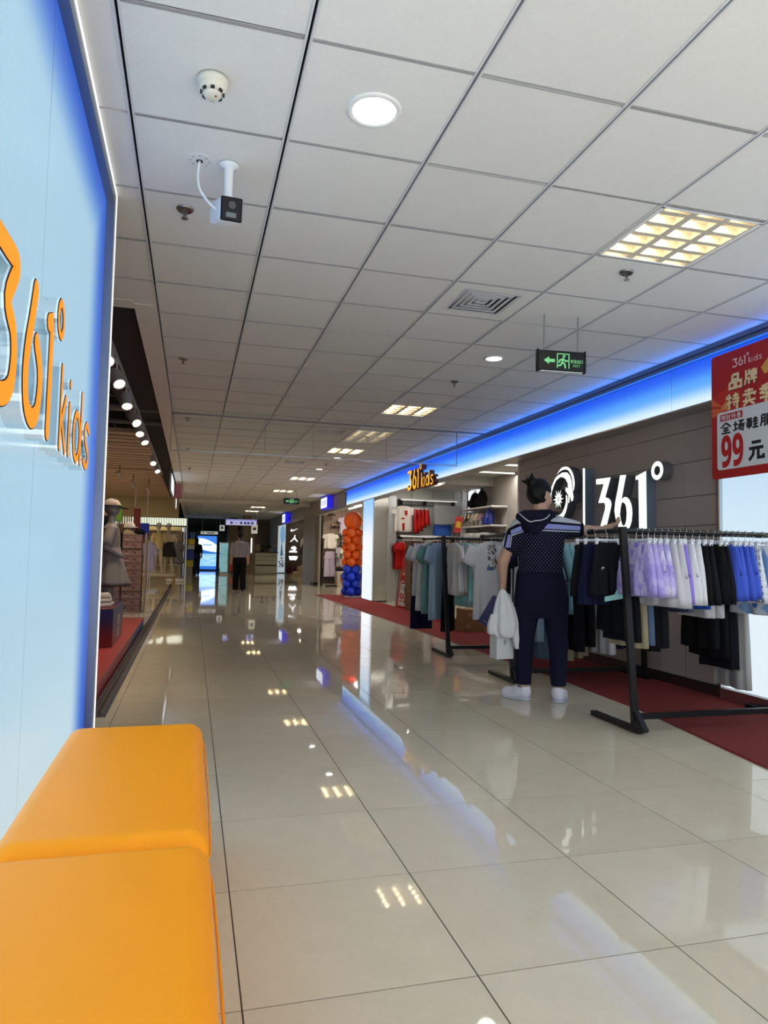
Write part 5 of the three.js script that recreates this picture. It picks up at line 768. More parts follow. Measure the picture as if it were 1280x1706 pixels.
// ---------------------------------------------------------------- kids shop behind the racks
const panelGrey = M(C(0.50, 0.51, 0.47), 0.55), ledWhite = glow(C(1, 0.97, 0.9), 1.2), boardWhite = M(C(0.72, 0.72, 0.70), 0.5);
{
  const w = structure('wall_shop_side', span(4.5, 6.4, 0, 2.86, -15.74, -15.80), matte);
  for (const [a, b] of [[4.50, 4.93], [4.935, 5.45], [5.455, 5.97], [5.975, 6.4]]) part(w, 'wall_panel', rbox(b - a - 0.006, 2.84, 0.02, 0.003, (a + b) / 2, 1.42, -15.73, 0, 0, 0, 1), panelGrey);
  const b = structure('wall_shop_rear', span(6.34, 6.40, 0, 2.86, -8.4, -15.8), matte);
  for (let z = -15.7; z < -8.6; z += 0.72) part(b, 'wall_panel', rbox(0.02, 2.84, 0.714, 0.003, 6.33, 1.42, z + 0.36, 0, 0, 0, 1), M(C(0.36, 0.33, 0.30), 0.55));
  part(b, 'corner_post', span(6.05, 6.16, 0, 2.86, -15.35, -15.45), boardWhite);
  const c = structure('ceiling_shop', span(4.12, 6.5, 2.80, 2.86, -8.4, -15.8), M(C(0.5, 0.51, 0.48), 0.8));
  part(c, 'soffit', span(5.2, 6.4, 2.60, 2.80, -14.2, -15.8), M(C(0.45, 0.46, 0.43), 0.8));
  const led = (x0, x1, z, label) => { const t = thing('linear_ceiling_light', label, 'ceiling light', [0, 0, 0]); part(t, 'diffuser', span(x0, x1, 2.74, 2.765, z, z - 0.05), ledWhite); part(t, 'housing', span(x0, x1, 2.765, 2.80, z + 0.01, z - 0.06), boardWhite); areaLight(x1 - x0, 0.10, (x0 + x1) / 2, 2.735, z - 0.025, [0, -1, 0], C(1, 0.95, 0.86), 40); };
  led(5.2, 6.25, -13.0, 'longer white linear light inside the kids shop'); led(5.3, 6.25, -11.8, 'shorter white linear light inside the kids shop'); led(4.4, 5.6, -14.6, 'linear light over the red shirts in the kids shop');
  led(4.4, 6.0, -9.6, 'linear light near the front of the kids shop');
}
// wall display with two shelves and two rails
{
  const t = thing('wall_shelf', 'upper white lit shelf above the white and red shirt', 'shelf', [0, 0, -15.7]);
  part(t, 'board', span(4.58, 5.98, 2.325, 2.355, 0, 0.26), boardWhite); part(t, 'light_strip', span(4.6, 5.96, 2.318, 2.325, 0.2, 0.25), ledWhite);
  for (const x of [4.62, 5.2, 5.9]) part(t, 'bracket', span(x, x + 0.02, 2.20, 2.33, 0, 0.22), blackPaint);
  part(t, 'rail', rod([4.58, 2.215, 0.18], [5.98, 2.215, 0.18], 0.01), blackPaint);
  const u = thing('wall_shelf', 'lower white shelf above the row of red shirts', 'shelf', [0, 0, -15.7]);
  part(u, 'board', span(4.58, 5.98, 1.49, 1.52, 0, 0.28), boardWhite); part(u, 'light_strip', span(4.6, 5.9, 1.483, 1.49, 0.2, 0.27), ledWhite);
  for (const x of [4.62, 5.9]) part(u, 'bracket', span(x, x + 0.02, 1.38, 1.49, 0, 0.22), blackPaint);
  part(u, 'rail', rod([4.5, 1.40, 0.2], [5.6, 1.40, 0.2], 0.01), steel);
  const sh = garment('tee', 1, F.cream, 'cream shirt with red sleeves and red print facing the corridor in the kids shop', 'shirt', [4.66, 2.24, -15.5], 0.05, null, { w: 0.44, h: 0.60, sl: 0.17 });
  part(sh, 'print', merge([span(0.03, 0.09, -0.27, -0.16, 0.045, 0.052), span(-0.03, 0.02, -0.62, -0.45, 0.05, 0.058), span(-0.06, 0.02, -0.36, -0.33, 0.045, 0.052)]), F.red);
  for (let i = 0; i < 4; i++) garment('shorts', i, F.red, 'red shorts on the upper rail, ' + ord[i] + ' from the cream shirt', 'shorts', [4.98 + i * 0.09, 2.20, -15.5], Q - 0.5, 'red shorts in the kids shop', { w: 0.28, h: [0.56, 0.5, 0.42, 0.36][i] });
  for (let i = 0; i < 7; i++) garment('tee', i, F.red, 'red shirt under the lower shelf, ' + ord[i] + ' from the metal frame', 'shirt', [4.56 + i * 0.055, 1.40, -15.5], Q - 0.6, 'red shirts in the kids shop', { w: 0.36, h: [0.62, 0.6, 0.58, 0.6, 0.52, 0.45, 0.4][i] });
  const gb = thing('sign_board', 'plain grey rectangular board above the blue bag in the kids shop', 'sign', [5.68, 2.0, -15.3]); part(gb, 'board', rbox(0.65, 0.43, 0.02, 0.004, 0, 0, 0), M(C(0.30, 0.31, 0.33), 0.6)); part(gb, 'hanger_wire', merge([rod([-0.25, 0.215, 0], [-0.25, 0.33, -0.2], 0.003), rod([0.25, 0.215, 0], [0.25, 0.33, -0.2], 0.003)]), steel);
  const bb = thing('shoulder_bag', 'bright blue bag on the lower shelf under the grey board', 'bag', [5.62, 1.52, -15.5]); part(bb, 'body', rbox(0.42, 0.26, 0.14, 0.04, 0, 0.13, 0), M(C(0.02, 0.10, 0.55), 0.35)); part(bb, 'pocket', rbox(0.28, 0.15, 0.03, 0.012, 0, 0.09, 0.075), M(C(0.03, 0.14, 0.62), 0.35)); part(bb, 'strap', tube([[-0.18, 0.22, 0], [-0.1, 0.31, 0], [0.1, 0.31, 0], [0.18, 0.22, 0]], 0.012, 20, 6), M(C(0.015, 0.06, 0.35), 0.4));
  const tg = thing('price_sign', 'small red and yellow upright price sign beside the cap shelf', 'sign', [5.80, 1.25, -14.95], -0.2); part(tg, 'card', rbox(0.16, 0.36, 0.012, 0.003, 0, 0.52, 0, 0, 0, -0.15), M(C(0.62, 0.03, 0.02), 0.5)); part(tg, 'price_panel', box(0.11, 0.14, 0.006, 0.005, 0.52, 0.009, 0, 0, -0.15), M(C(0.85, 0.55, 0.03), 0.5)); part(tg, 'stem', rod([-0.04, 0, 0], [-0.03, 0.36, 0], 0.006), M(C(0.6, 0.03, 0.03), 0.5));
}
// cap and bag shelves on the rear wall
{
  const shelf = (y, label) => { const t = thing('wall_shelf', label, 'shelf', [6.32, y, -14.2]); part(t, 'board', span(-0.36, 0, -0.03, 0, -0.95, 0.72), boardWhite); for (const z of [-0.8, 0.0, 0.6]) part(t, 'bracket', merge([span(-0.3, 0, -0.05, -0.03, z, z + 0.02), span(-0.03, 0, -0.14, -0.03, z, z + 0.02)]), steel); };
  shelf(2.13, 'white shelf carrying the black backpacks'); shelf(1.73, 'white shelf carrying the caps and blue backpack');
  const pack = (z, y, m, label, s = 1) => { const t = thing('backpack', label, 'backpack', [6.12, y, z], -Q); t.scale.setScalar(s); const f = union([ell([0, 0.17, 0], 0.16, 0.20, 0.10), ell([0, 0.10, 0.04], 0.15, 0.13, 0.09)], 0.04); part(t, 'body', surface((x, y2, z2) => Math.max(f(x, y2, z2), -y2 + 0.002), [-0.2, -0.02, -0.15], [0.2, 0.42, 0.17], 0.014), m); part(t, 'front_pocket', rbox(0.22, 0.15, 0.05, 0.02, 0, 0.11, 0.115), m); part(t, 'top_handle', tube([[-0.04, 0.35, 0], [-0.03, 0.40, 0], [0.03, 0.40, 0], [0.04, 0.35, 0]], 0.009, 14, 6), m); };
  pack(-14.75, 2.13, F.black, 'black backpack left of its twin on the upper shelf', 1.0); pack(-14.35, 2.13, F.black, 'black backpack right of its twin on the upper shelf', 1.05);
  pack(-13.95, 1.73, M(C(0.015, 0.04, 0.30), 0.35), 'shiny blue backpack at the end of the cap shelf', 0.95);
  const capItem = (z, c, label) => { const t = thing('baseball_cap', label, 'cap', [6.06, 1.73, z], -Q); part(t, 'crown', new THREE.SphereGeometry(0.10, 18, 10, 0, 6.3, 0, 1.57).scale(0.95, 1.5, 1.05).translate(0, 0.13, 0), c); part(t, 'visor', new THREE.CylinderGeometry(0.085, 0.085, 0.01, 18, 1, false, -Q, Math.PI).scale(0.95, 1, 1.4).rotateX(0.3).translate(0, 0.13, 0.06), c); part(t, 'stand', cyl(0.06, 0.05, 0.13, 0, 0.065, 0), F.cream); part(t, 'price_tag', box(0.09, 0.10, 0.004, 0.0, 0.22, 0.12, -0.3), M([C(0.8, 0.7, 0.2), C(0.25, 0.45, 0.7), C(0.7, 0.7, 0.7)][Math.floor(-z * 7) % 3], 0.5)); };
  capItem(-15.12, F.sand, 'brown cap leftmost on the cap shelf'); capItem(-14.90, cloth(0.10, 0.05, 0.03), 'dark brown cap second from left on the cap shelf'); capItem(-14.68, F.stone, 'grey green cap with yellow tag on the cap shelf'); capItem(-14.46, F.cream, 'cream cap in the middle of the cap shelf'); capItem(-14.25, F.pinkish, 'dusky pink cap next to the blue backpack');
  const lp = thing('light_poster', 'bright white lit poster behind the black backpacks', 'poster', [6.30, 2.42, -15.25]); part(lp, 'frame', span(0, 0.02, -0.34, 0.34, -0.36, 0.36), steel); part(lp, 'glowing_back_panel', span(-0.006, 0.0, -0.32, 0.32, -0.34, 0.34), glow(C(0.92, 0.95, 1), 0.95)); part(lp, 'print', merge([span(-0.009, -0.007, -0.25, -0.05, 0.05, 0.09), span(-0.009, -0.007, -0.25, -0.08, 0.15, 0.19), span(-0.009, -0.007, -0.25, -0.10, -0.05, -0.02)]), M(C(0.2, 0.25, 0.3), 0.5));
  for (let i = 0; i < 6; i++) { const t = thing('folded_shirt', 'white folded shirt under the cap shelf, ' + ord[i] + ' from the corner post', 'shirt', [6.08, 1.50, -15.0 + i * 0.22], 0, 'white folded shirts under the caps'); part(t, 'fold', rbox(0.26, 0.07, 0.19, 0.02, 0, 0.035, 0), F.white); part(t, 'collar', put(new THREE.TorusGeometry(0.04, 0.009, 6, 16), -0.06, 0.07, 0, Q), F.white); }
  const ls = thing('wall_shelf', 'low white shelf under the caps holding folded shirts', 'shelf', [6.32, 1.50, -14.4]); part(ls, 'board', span(-0.4, 0, -0.025, -0.001, -0.9, 0.9), boardWhite); part(ls, 'bracket', span(-0.3, 0, -0.06, -0.025, -0.6, -0.58), steel);
  const sp = thing('spot_lamp', 'white spot lamp hanging inside the kids shop near the corner post', 'lamp', [6.0, 2.60, -14.9]); part(sp, 'mount', cyl(0.02, 0.02, 0.18, 0, 0.09, 0), white); part(sp, 'head', cyl(0.055, 0.055, 0.16, 0.0, -0.03, 0.0, 0.5, 0, -0.5), white);
}
// stacked shoe boxes and cartons beside the carpet
{
  const brown = canvas(128, 64, (g) => { g.fillStyle = '#4a3122'; g.fillRect(0, 0, 128, 64); for (let i = 0; i < 60; i++) { g.fillStyle = ['#7b5a40', '#2c1c14', '#95745a', '#5f4330'][i % 4]; g.fillRect(rnd() * 128, rnd() * 64, rr(6, 16), rr(4, 10)); } });
  const bm = M('#ffffff', 0.7, { map: brown }), g = rbox(0.30, 0.098, 0.22, 0.004, 0, 0.05, 0), lid = rbox(0.306, 0.03, 0.226, 0.003, 0, 0.086, 0);
  for (let c = 0; c < 2; c++) for (let k = 0; k < 13; k++) { const t = thing('shoe_box', c ? `brown printed shoe box, ${ord[k]} from floor in right stack behind the sale board` : `brown printed shoe box, ${ord[k]} from floor in left stack behind the sale board`, 'shoe box', [4.16 + c * 0.33 + rr(-0.01, 0.01), k * 0.103, -13.0 + c * 0.6 + rr(-0.015, 0.015)], 0.25 + rr(-0.06, 0.06), c ? 'right stack of brown shoe boxes' : 'left stack of brown shoe boxes'); part(t, 'tray', g, bm); part(t, 'lid', lid, bm); }
  const cm = M(C(0.25, 0.14, 0.06), 0.85), tape = M(C(0.36, 0.22, 0.10), 0.4);
  const carton = (x, y, z, w, h, label) => { const t = thing('cardboard_box', label, 'box', [x, y, z], 0.12); part(t, 'carton', rbox(w, h, 0.3, 0.004, 0, h / 2, 0), cm); part(t, 'tape', box(0.05, 0.002, 0.302, 0, h + 0.001, 0), tape); part(t, 'printed_label', box(0.07, 0.06, 0.003, -w * 0.35, h * 0.5, 0.152), M(C(0.4, 0.2, 0.14), 0.6)); };
  carton(3.92, 0.006, -9.5, 0.42, 0.16, 'lower cardboard box under the mint shirts'); carton(3.93, 0.168, -9.5, 0.38, 0.15, 'upper cardboard box under the mint shirts');
  carton(4.32, 0.0, -9.9, 0.34, 0.2, 'small cardboard box behind the stacked pair');
}
function saleBoard(x, z, turn, label) {
  const t = thing('sale_board', label, 'sign', [x, 0.006, z], turn), tl = new THREE.Matrix4().makeRotationFromEuler(new THREE.Euler(-0.16, 0, -0.20));
  part(t, 'board', rbox(0.27, 0.98, 0.016, 0.004, 0, 0.50, 0).applyMatrix4(tl), M(C(0.40, 0.02, 0.02), 0.5));
  const p = canvas(270, 980, (g) => { g.fillStyle = '#b8221d'; g.fillRect(0, 0, 270, 980); kidsText(g, 78, 110, 90, '#f0dcd0'); g.strokeStyle = '#f0c67e'; hz(g, 'pin', 46, 150, 82, 12); hz(g, 'pai', 140, 150, 82, 11); hz(g, 'te', 26, 262, 74, 10); hz(g, 'mai', 104, 262, 74, 10); hz(g, 'ji', 180, 262, 74, 10); g.fillStyle = '#d9d6d6'; g.beginPath(); g.roundRect(16, 440, 238, 500, 12); g.fill(); g.fillStyle = '#b8221d'; g.fillRect(30, 462, 90, 40); g.strokeStyle = '#1c1c20'; ['quan', 'chang', 'xie', 'fu'].forEach((k, i) => hz(g, k, 26 + i * 54, 530, 50, 7, 90)); g.save(); g.translate(26, 860); g.scale(0.55, 1); g.fillStyle = '#c3161c'; g.font = 'bold 240px sans-serif'; g.fillText('99', 0, 0); g.restore(); hz(g, 'yuan', 172, 740, 72, 10, 110); });
  part(t, 'print', put(new THREE.PlaneGeometry(0.262, 0.97), 0, 0.50, 0.0095).applyMatrix4(tl), M('#ffffff', 0.5, { map: p }));
  part(t, 'easel_leg', rod([0, 0.75, -0.16], [0.05, 0.0, -0.46], 0.012), M(C(0.2, 0.1, 0.06), 0.6));
}
saleBoard(4.02, -13.3, 0.12, 'leaning red sale board reading 99 yuan at the carpet edge before the shoe boxes'); saleBoard(3.90, -10.9, 0.1, 'second red sale board half hidden under the shirts of the far rack');
// ---------------------------------------------------------------- balloon column
{
  const t = thing('balloon_column', 'column of blue and orange balloons topped by one large orange balloon', 'balloons', [3.80, 0, -16.9]);
  const om = MP(C(1.0, 0.17, 0.004), 0.35, { transmission: 0.3, thickness: 0 }), bm = MP(C(0.012, 0.07, 0.85), 0.35, { transmission: 0.3, thickness: 0 });
  const g = lathe([[0, -0.118], [0.014, -0.114], [0.05, -0.098], [0.09, -0.06], [0.11, -0.01], [0.108, 0.035], [0.085, 0.08], [0.045, 0.105], [0, 0.112]].map(p => [Math.max(0.0001, p[0]), p[1]]), 0, 0, 0, 22);
  for (let L = 0; L < 9; L++) for (let k = 0; k < 4; k++) { const a = k * Q + (L & 1) * Q / 2 + 0.35, m = part(t, L < 4 ? 'blue_balloon' : 'orange_balloon', g, L < 4 ? bm : om), p = V3(Math.cos(a), 0, Math.sin(a)); m.position.set(p.x * 0.15, 0.15 + L * 0.178, p.z * 0.15); m.quaternion.setFromUnitVectors(V3(0, 1, 0), V3(p.x, 0.02, p.z).normalize()); }
  part(t, 'large_balloon', merge([sph(0.225, 0, 1.87, 0, 1, 1.06, 1, 32, 22), cyl(0.02, 0.03, 0.05, 0, 1.63, 0)]), om);
  part(t, 'pole', cyl(0.014, 0.014, 1.7, 0, 0.86, 0), white); part(t, 'base', lathe([[0.0001, 0.05], [0.17, 0.04], [0.19, 0.02], [0.19, 0.007]], 0, 0, 0, 24), M(C(0.6, 0.6, 0.6), 0.5));
}
// ---------------------------------------------------------------- second shop on the right
{
  const pink = M(C(0.33, 0.245, 0.20), 0.65), w = structure('wall_shop_two', span(4.1, 7.5, 0, 2.86, -22.95, -23.0), matte);
  for (let x = 4.15; x < 7.3; x += 0.62) for (const [a, b] of [[0.05, 0.55], [0.56, 1.35], [1.36, 1.98], [1.99, 2.84]]) part(w, 'wall_panel', rbox(0.612, b - a, 0.02, 0.003, x + 0.31, (a + b) / 2, -22.94, 0, 0, 0, 1), a < 0.5 ? M(C(0.10, 0.08, 0.08), 0.5) : pink);
  structure('ceiling_shop_two', span(4.12, 8.0, 2.78, 2.84, -16.5, -26.0), M(C(0.35, 0.35, 0.33), 0.8));
  for (const [x, z, n] of [[4.7, -21.3, 'nearer the corridor'], [5.9, -21.3, 'deeper inside'], [4.9, -18.6, 'near the blue fascia end']]) addedPanelLight(x, 2.78, z, 0.6, 0.6, C(1, 0.88, 0.72), 26, 'added square lit panel in the second shop ceiling ' + n);  // added fill for the second shop, dressed as ceiling panels
  const fx = thing('linear_ceiling_light', 'white lit bar hanging at the mouth of the second shop above the balloons', 'ceiling light', [0, 0, 0]); part(fx, 'diffuser', span(4.15, 4.19, 2.28, 2.34, -17.6, -19.1), ledWhite); areaLight(0.05, 1.4, 4.17, 2.275, -18.35, [0, -1, 0], C(1, 0.95, 0.88), 45); part(fx, 'hanger_wire', merge([rod([4.17, 2.34, -17.8], [4.17, 2.8, -17.8], 0.004), rod([4.17, 2.34, -18.9], [4.17, 2.8, -18.9], 0.004)]), steel);
  const sf = thing('wall_shelf', 'slim wooden shelf above the cream shirt in the second shop', 'shelf', [0, 0, -22.92]); part(sf, 'board', span(4.42, 4.72, 1.97, 1.99, 0, 0.2), M(C(0.62, 0.5, 0.38), 0.5)); part(sf, 'bracket', span(4.5, 4.52, 1.9, 1.97, 0, 0.15), blackPaint);
  const s2 = thing('wall_shelf', 'stack of two slim shelves beside the balloon column', 'shelf', [0, 0, -22.92]); for (const y of [1.66, 1.44, 1.36]) part(s2, 'board', span(4.72, 5.3, y, y + 0.02, 0, 0.22), boardWhite); part(s2, 'bracket', span(4.74, 4.76, 1.3, 1.66, 0, 0.05), blackPaint);
  garment('tee', 1, F.cream, 'cream polo shirt above the lilac trousers in the second shop', 'shirt', [4.36, 1.76, -22.7], 0.05, null, { w: 0.42, h: 0.50, sl: 0.13, hanger: blackHanger });
  garment('pants', 2, F.lavender, 'lilac trousers below the cream polo shirt', 'trousers', [4.35, 1.20, -22.7], 0.05, null, { w: 0.34, h: 0.82, hanger: blackHanger });
  garment('tee', 3, F.lavender, 'pale lilac shirt beside the big orange balloon', 'shirt', [4.86, 2.32, -22.7], 0.1, null, { w: 0.40, h: 0.58, sl: 0.14, hanger: blackHanger });
  const rl = thing('wall_rail', 'black display rail with hooks on the rear wall of the second shop', 'rail', [0, 0, -22.92]); part(rl, 'rail', merge([rod([4.36, 2.84, 0.22], [4.36, 1.2, 0.22], 0.006), rod([4.86, 2.84, 0.22], [4.86, 2.32, 0.22], 0.006), rod([4.55, 1.30, 0.22], [5.4, 1.30, 0.22], 0.01)]), blackPaint); part(rl, 'bracket', merge([rod([4.36, 2.6, 0], [4.36, 2.6, 0.22], 0.006), rod([4.6, 1.3, 0], [4.6, 1.3, 0.22], 0.008), rod([5.3, 1.3, 0], [5.3, 1.3, 0.22], 0.008)]), blackPaint);
  [['lavender', 0], ['stone', 1], ['cream', 2], ['white', 3], ['stone', 1]].forEach(([m, v], i) => garment('tee', v, F[m], 'pale jacket on the low rail behind the balloons, ' + ord[i] + ' from the left', 'jacket', [4.66 + i * 0.08, 1.30, -22.7], Q - 0.55, 'pale jackets in the second shop', { w: 0.40, h: 0.62, sl: 0.3, name: 'hanging_jacket' }));
  const cp = thing('baseball_cap', 'dark brown cap on a hook above the cream polo shirt', 'cap', [4.36, 2.28, -22.66], 0.3); part(cp, 'crown', new THREE.SphereGeometry(0.12, 16, 8, 0, 6.3, 0, 1.57).scale(1, 0.75, 1), cloth(0.08, 0.05, 0.045)); part(cp, 'visor', box(0.3, 0.012, 0.14, -0.05, 0.0, 0.08, 0.2, 0, 0.2), cloth(0.08, 0.05, 0.045));
  const cr = thing('display_crate', 'pale display crate with a red mark at the foot of the second shop wall', 'box', [4.78, 0, -22.45]); part(cr, 'body', rbox(0.52, 0.46, 0.4, 0.01, 0, 0.23, 0), M(C(0.45, 0.40, 0.32), 0.6)); part(cr, 'print', merge([box(0.12, 0.2, 0.004, -0.1, 0.28, 0.202), box(0.05, 0.1, 0.004, -0.1, 0.12, 0.202)]), M(C(0.25, 0.06, 0.03), 0.6)); part(cr, 'top_board', box(0.5, 0.02, 0.42, 0.05, 0.47, 0), boardWhite);
  const plinth = thing('display_plinth', 'low dark plinth along the mouth of the second shop', 'plinth', [0, 0, 0]); part(plinth, 'slab', span(4.15, 6.5, 0, 0.06, -22.3, -22.9), M(C(0.35, 0.30, 0.22), 0.3)); part(plinth, 'edge', span(4.15, 6.5, 0.0, 0.05, -22.27, -22.3), blackPaint);
  const fb = M(C(0.37, 0.32, 0.26), 0.4);
  const fs = thing('metal_fascia', 'brushed grey metal fascia above the second shop', 'fascia', [0, 0, 0]); for (let z = -18.25; z > -25.8; z -= 1.9) part(fs, 'panel', rbox(0.03, 0.44, 1.88, 0.003, 3.955, 2.53, z - 0.95, 0, 0, 0, 1), fb);
  const col = thing('shop_column', 'brushed metal shop front column between the second and third shops', 'column', [0, 0, 0]); part(col, 'panel', span(3.975, 4.34, 0, 2.9, -23.5, -24.0), fb); part(col, 'panel', span(3.98, 4.34, 0, 2.9, -24.02, -26.1), fb); part(col, 'edge_strip', span(4.08, 4.14, 0.1, 2.4, -23.46, -23.5), M(C(0.55, 0.48, 0.36), 0.4)); part(col, 'plinth', span(3.95, 4.4, 0, 0.07, -23.4, -24.1), blackPaint);
}
function blueSign(x, z, w, h, y, label, txt) {
  const t = thing('light_box_sign', label, 'sign', [x, y, z]);
  part(t, 'casing', rbox(0.16, h, w, 0.02, 0.08, 0, 0), glow(C(0.02, 0.02, 0.95), 0.6));
  const tex = canvas(512, 256, (g) => { g.fillStyle = '#f4f7fb'; g.fillRect(0, 0, 512, 256); g.fillStyle = '#9aa3c4'; g.font = 'bold 150px sans-serif'; g.textAlign = 'center'; g.save(); g.translate(256, 186); g.scale(0.82, 1.15); g.fillText(txt, 0, 0); g.restore(); });
  part(t, 'sign_face', put(new THREE.PlaneGeometry(w * 0.93, h * 0.88), -0.004, 0, 0, 0, -Q), M('#222222', 0.4, { emissive: C(1, 1, 1), emissiveMap: tex, emissiveIntensity: 1.0 }));
  part(t, 'bracket', merge([span(0.14, 0.26, -0.05, 0.05, -0.2, -0.15), span(0.14, 0.26, -0.05, 0.05, 0.15, 0.2)]), blackPaint);
  areaLight(w * 0.9, h * 0.8, x - 0.02, y, z, [-1, 0, 0], C(0.75, 0.82, 1), 0.6);
}
blueSign(3.76, -20.75, 1.1, 0.34, 2.555, 'nearer white sign box with glowing blue sides on the right fascia', 'DOOKE'); blueSign(3.80, -30.6, 1.1, 0.40, 2.52, 'farther white sign box with glowing blue sides on the right', 'DOOKE');
// ---------------------------------------------------------------- third shop: dark wall with lit marks
{
  const w = structure('wall_shop_three', span(4.2, 7.5, 0, 2.9, -35.9, -35.95), M(C(0.075, 0.055, 0.042), 0.45));
  structure('ceiling_shop_three', span(4.12, 8.0, 2.78, 2.84, -26.2, -36), M(C(0.25, 0.24, 0.22), 0.8));
  for (const [x, z, n] of [[4.9, -30.6, 'near the mannequin'], [5.4, -34.5, 'near the dark wall']]) addedPanelLight(x, 2.78, z, 0.6, 0.6, C(1, 0.85, 0.65), 16, 'added square lit panel in the third shop ceiling ' + n);  // added fill for the third shop, dressed as ceiling panels
  const lit = glow(C(1, 1, 1), 1.2), mark = (name, label, shape, x, y) => { const t = thing('wall_mark', label, 'sign', [x, y, -35.89]); part(t, name, extrude(shape, 0.03), white); part(t, 'sign_face', new THREE.ShapeGeometry(shape, 8).translate(0, 0, 0.032), lit); };
  mark('swoosh', 'white lit curved tick mark on the dark third shop wall', polyShape(smooth([[-0.19, -0.05], [-0.14, -0.085], [-0.05, -0.065], [0.21, 0.085], [-0.02, 0.005], [-0.11, -0.01], [-0.13, 0.02], [-0.125, 0.07], [-0.17, 0.01], [-0.19, -0.05]], 3)), 5.0, 2.2);
  mark('figure', 'white lit leaping figure mark on the dark third shop wall', polyShape([[-0.20, -0.16], [-0.14, -0.17], [-0.02, -0.04], [0.06, -0.05], [0.17, -0.17], [0.21, -0.13], [0.09, 0.02], [0.06, 0.08], [0.08, 0.18], [0.02, 0.19], [0.01, 0.08], [-0.05, 0.0]]), 5.0, 1.75);
  mark('dome', 'white lit dome shaped mark on the dark third shop wall', polyShape([[-0.21, -0.16], [0.2, -0.16], [0.2, -0.09], [0.08, -0.08], [0.15, -0.02], [0.16, 0.08], [0.08, 0.16], [-0.04, 0.15], [-0.12, 0.08], [-0.12, 0.0], [-0.02, 0.03], [-0.01, -0.04], [-0.12, -0.06], [-0.21, -0.09]]), 4.98, 1.21);
  mark('wing', 'white lit wing shaped mark lowest on the dark third shop wall', polyShape(smooth([[-0.22, 0.10], [0.22, 0.10], [0.17, -0.08], [0.09, -0.11], [0.0, -0.085], [-0.09, -0.11], [-0.17, -0.08], [-0.22, 0.10]], 3)), 4.98, 0.76);
  const bp = thing('glowing_banner', 'tall narrow blue and white glowing banner beside the dark third shop wall', 'banner', [4.36, 0.02, -35.7]); part(bp, 'frame', span(-0.2, 0.2, 0, 2.5, -0.02, 0), steel);
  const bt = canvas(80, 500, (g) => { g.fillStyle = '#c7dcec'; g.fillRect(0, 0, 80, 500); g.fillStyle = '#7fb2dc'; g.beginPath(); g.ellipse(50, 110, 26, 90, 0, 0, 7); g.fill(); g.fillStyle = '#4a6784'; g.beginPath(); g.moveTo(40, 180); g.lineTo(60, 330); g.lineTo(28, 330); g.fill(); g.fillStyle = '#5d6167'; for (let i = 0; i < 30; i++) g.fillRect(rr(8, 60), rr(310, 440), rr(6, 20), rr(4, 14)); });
  part(bp, 'print', put(new THREE.PlaneGeometry(0.38, 2.46), 0, 1.25, 0.002), M('#ffffff', 0.5, { map: bt, emissive: C(1, 1, 1), emissiveMap: bt, emissiveIntensity: 0.45 }));  // the print doubles as a weak glow map
  dummy('cream dressed mannequin with white cap at the third shop front', [4.92, 0.45, -31.5], 2.6, 1.0, F.cream, cloth(0.05, 0.05, 0.05), F.white, M(C(0.6, 0.56, 0.5), 0.5));
  const st = thing('display_steps', 'wooden display steps under the cream dressed mannequin', 'plinth', [4.92, 0, -31.5]); part(st, 'step', span(-0.5, 0.6, 0, 0.2, -0.4, 0.5), M(C(0.36, 0.28, 0.18), 0.5)); part(st, 'step', span(-0.3, 0.6, 0.2, 0.45, -0.4, 0.3), M(C(0.40, 0.31, 0.2), 0.5));
  for (const [x, l] of [[4.75, 'dark red arched bag left under the wing shaped mark'], [5.12, 'dark red arched bag right under the wing shaped mark']]) { const t = thing('floor_bag', l, 'bag', [x, 0, -35.5]); part(t, 'body', lathe([[0.0001, 0.34], [0.10, 0.31], [0.15, 0.2], [0.16, 0.0]], 0, 0, 0, 18), cloth(0.06, 0.012, 0.02)); part(t, 'handle', put(new THREE.TorusGeometry(0.12, 0.014, 6, 18, Math.PI), 0, 0.32, 0), cloth(0.06, 0.012, 0.02)); }
}
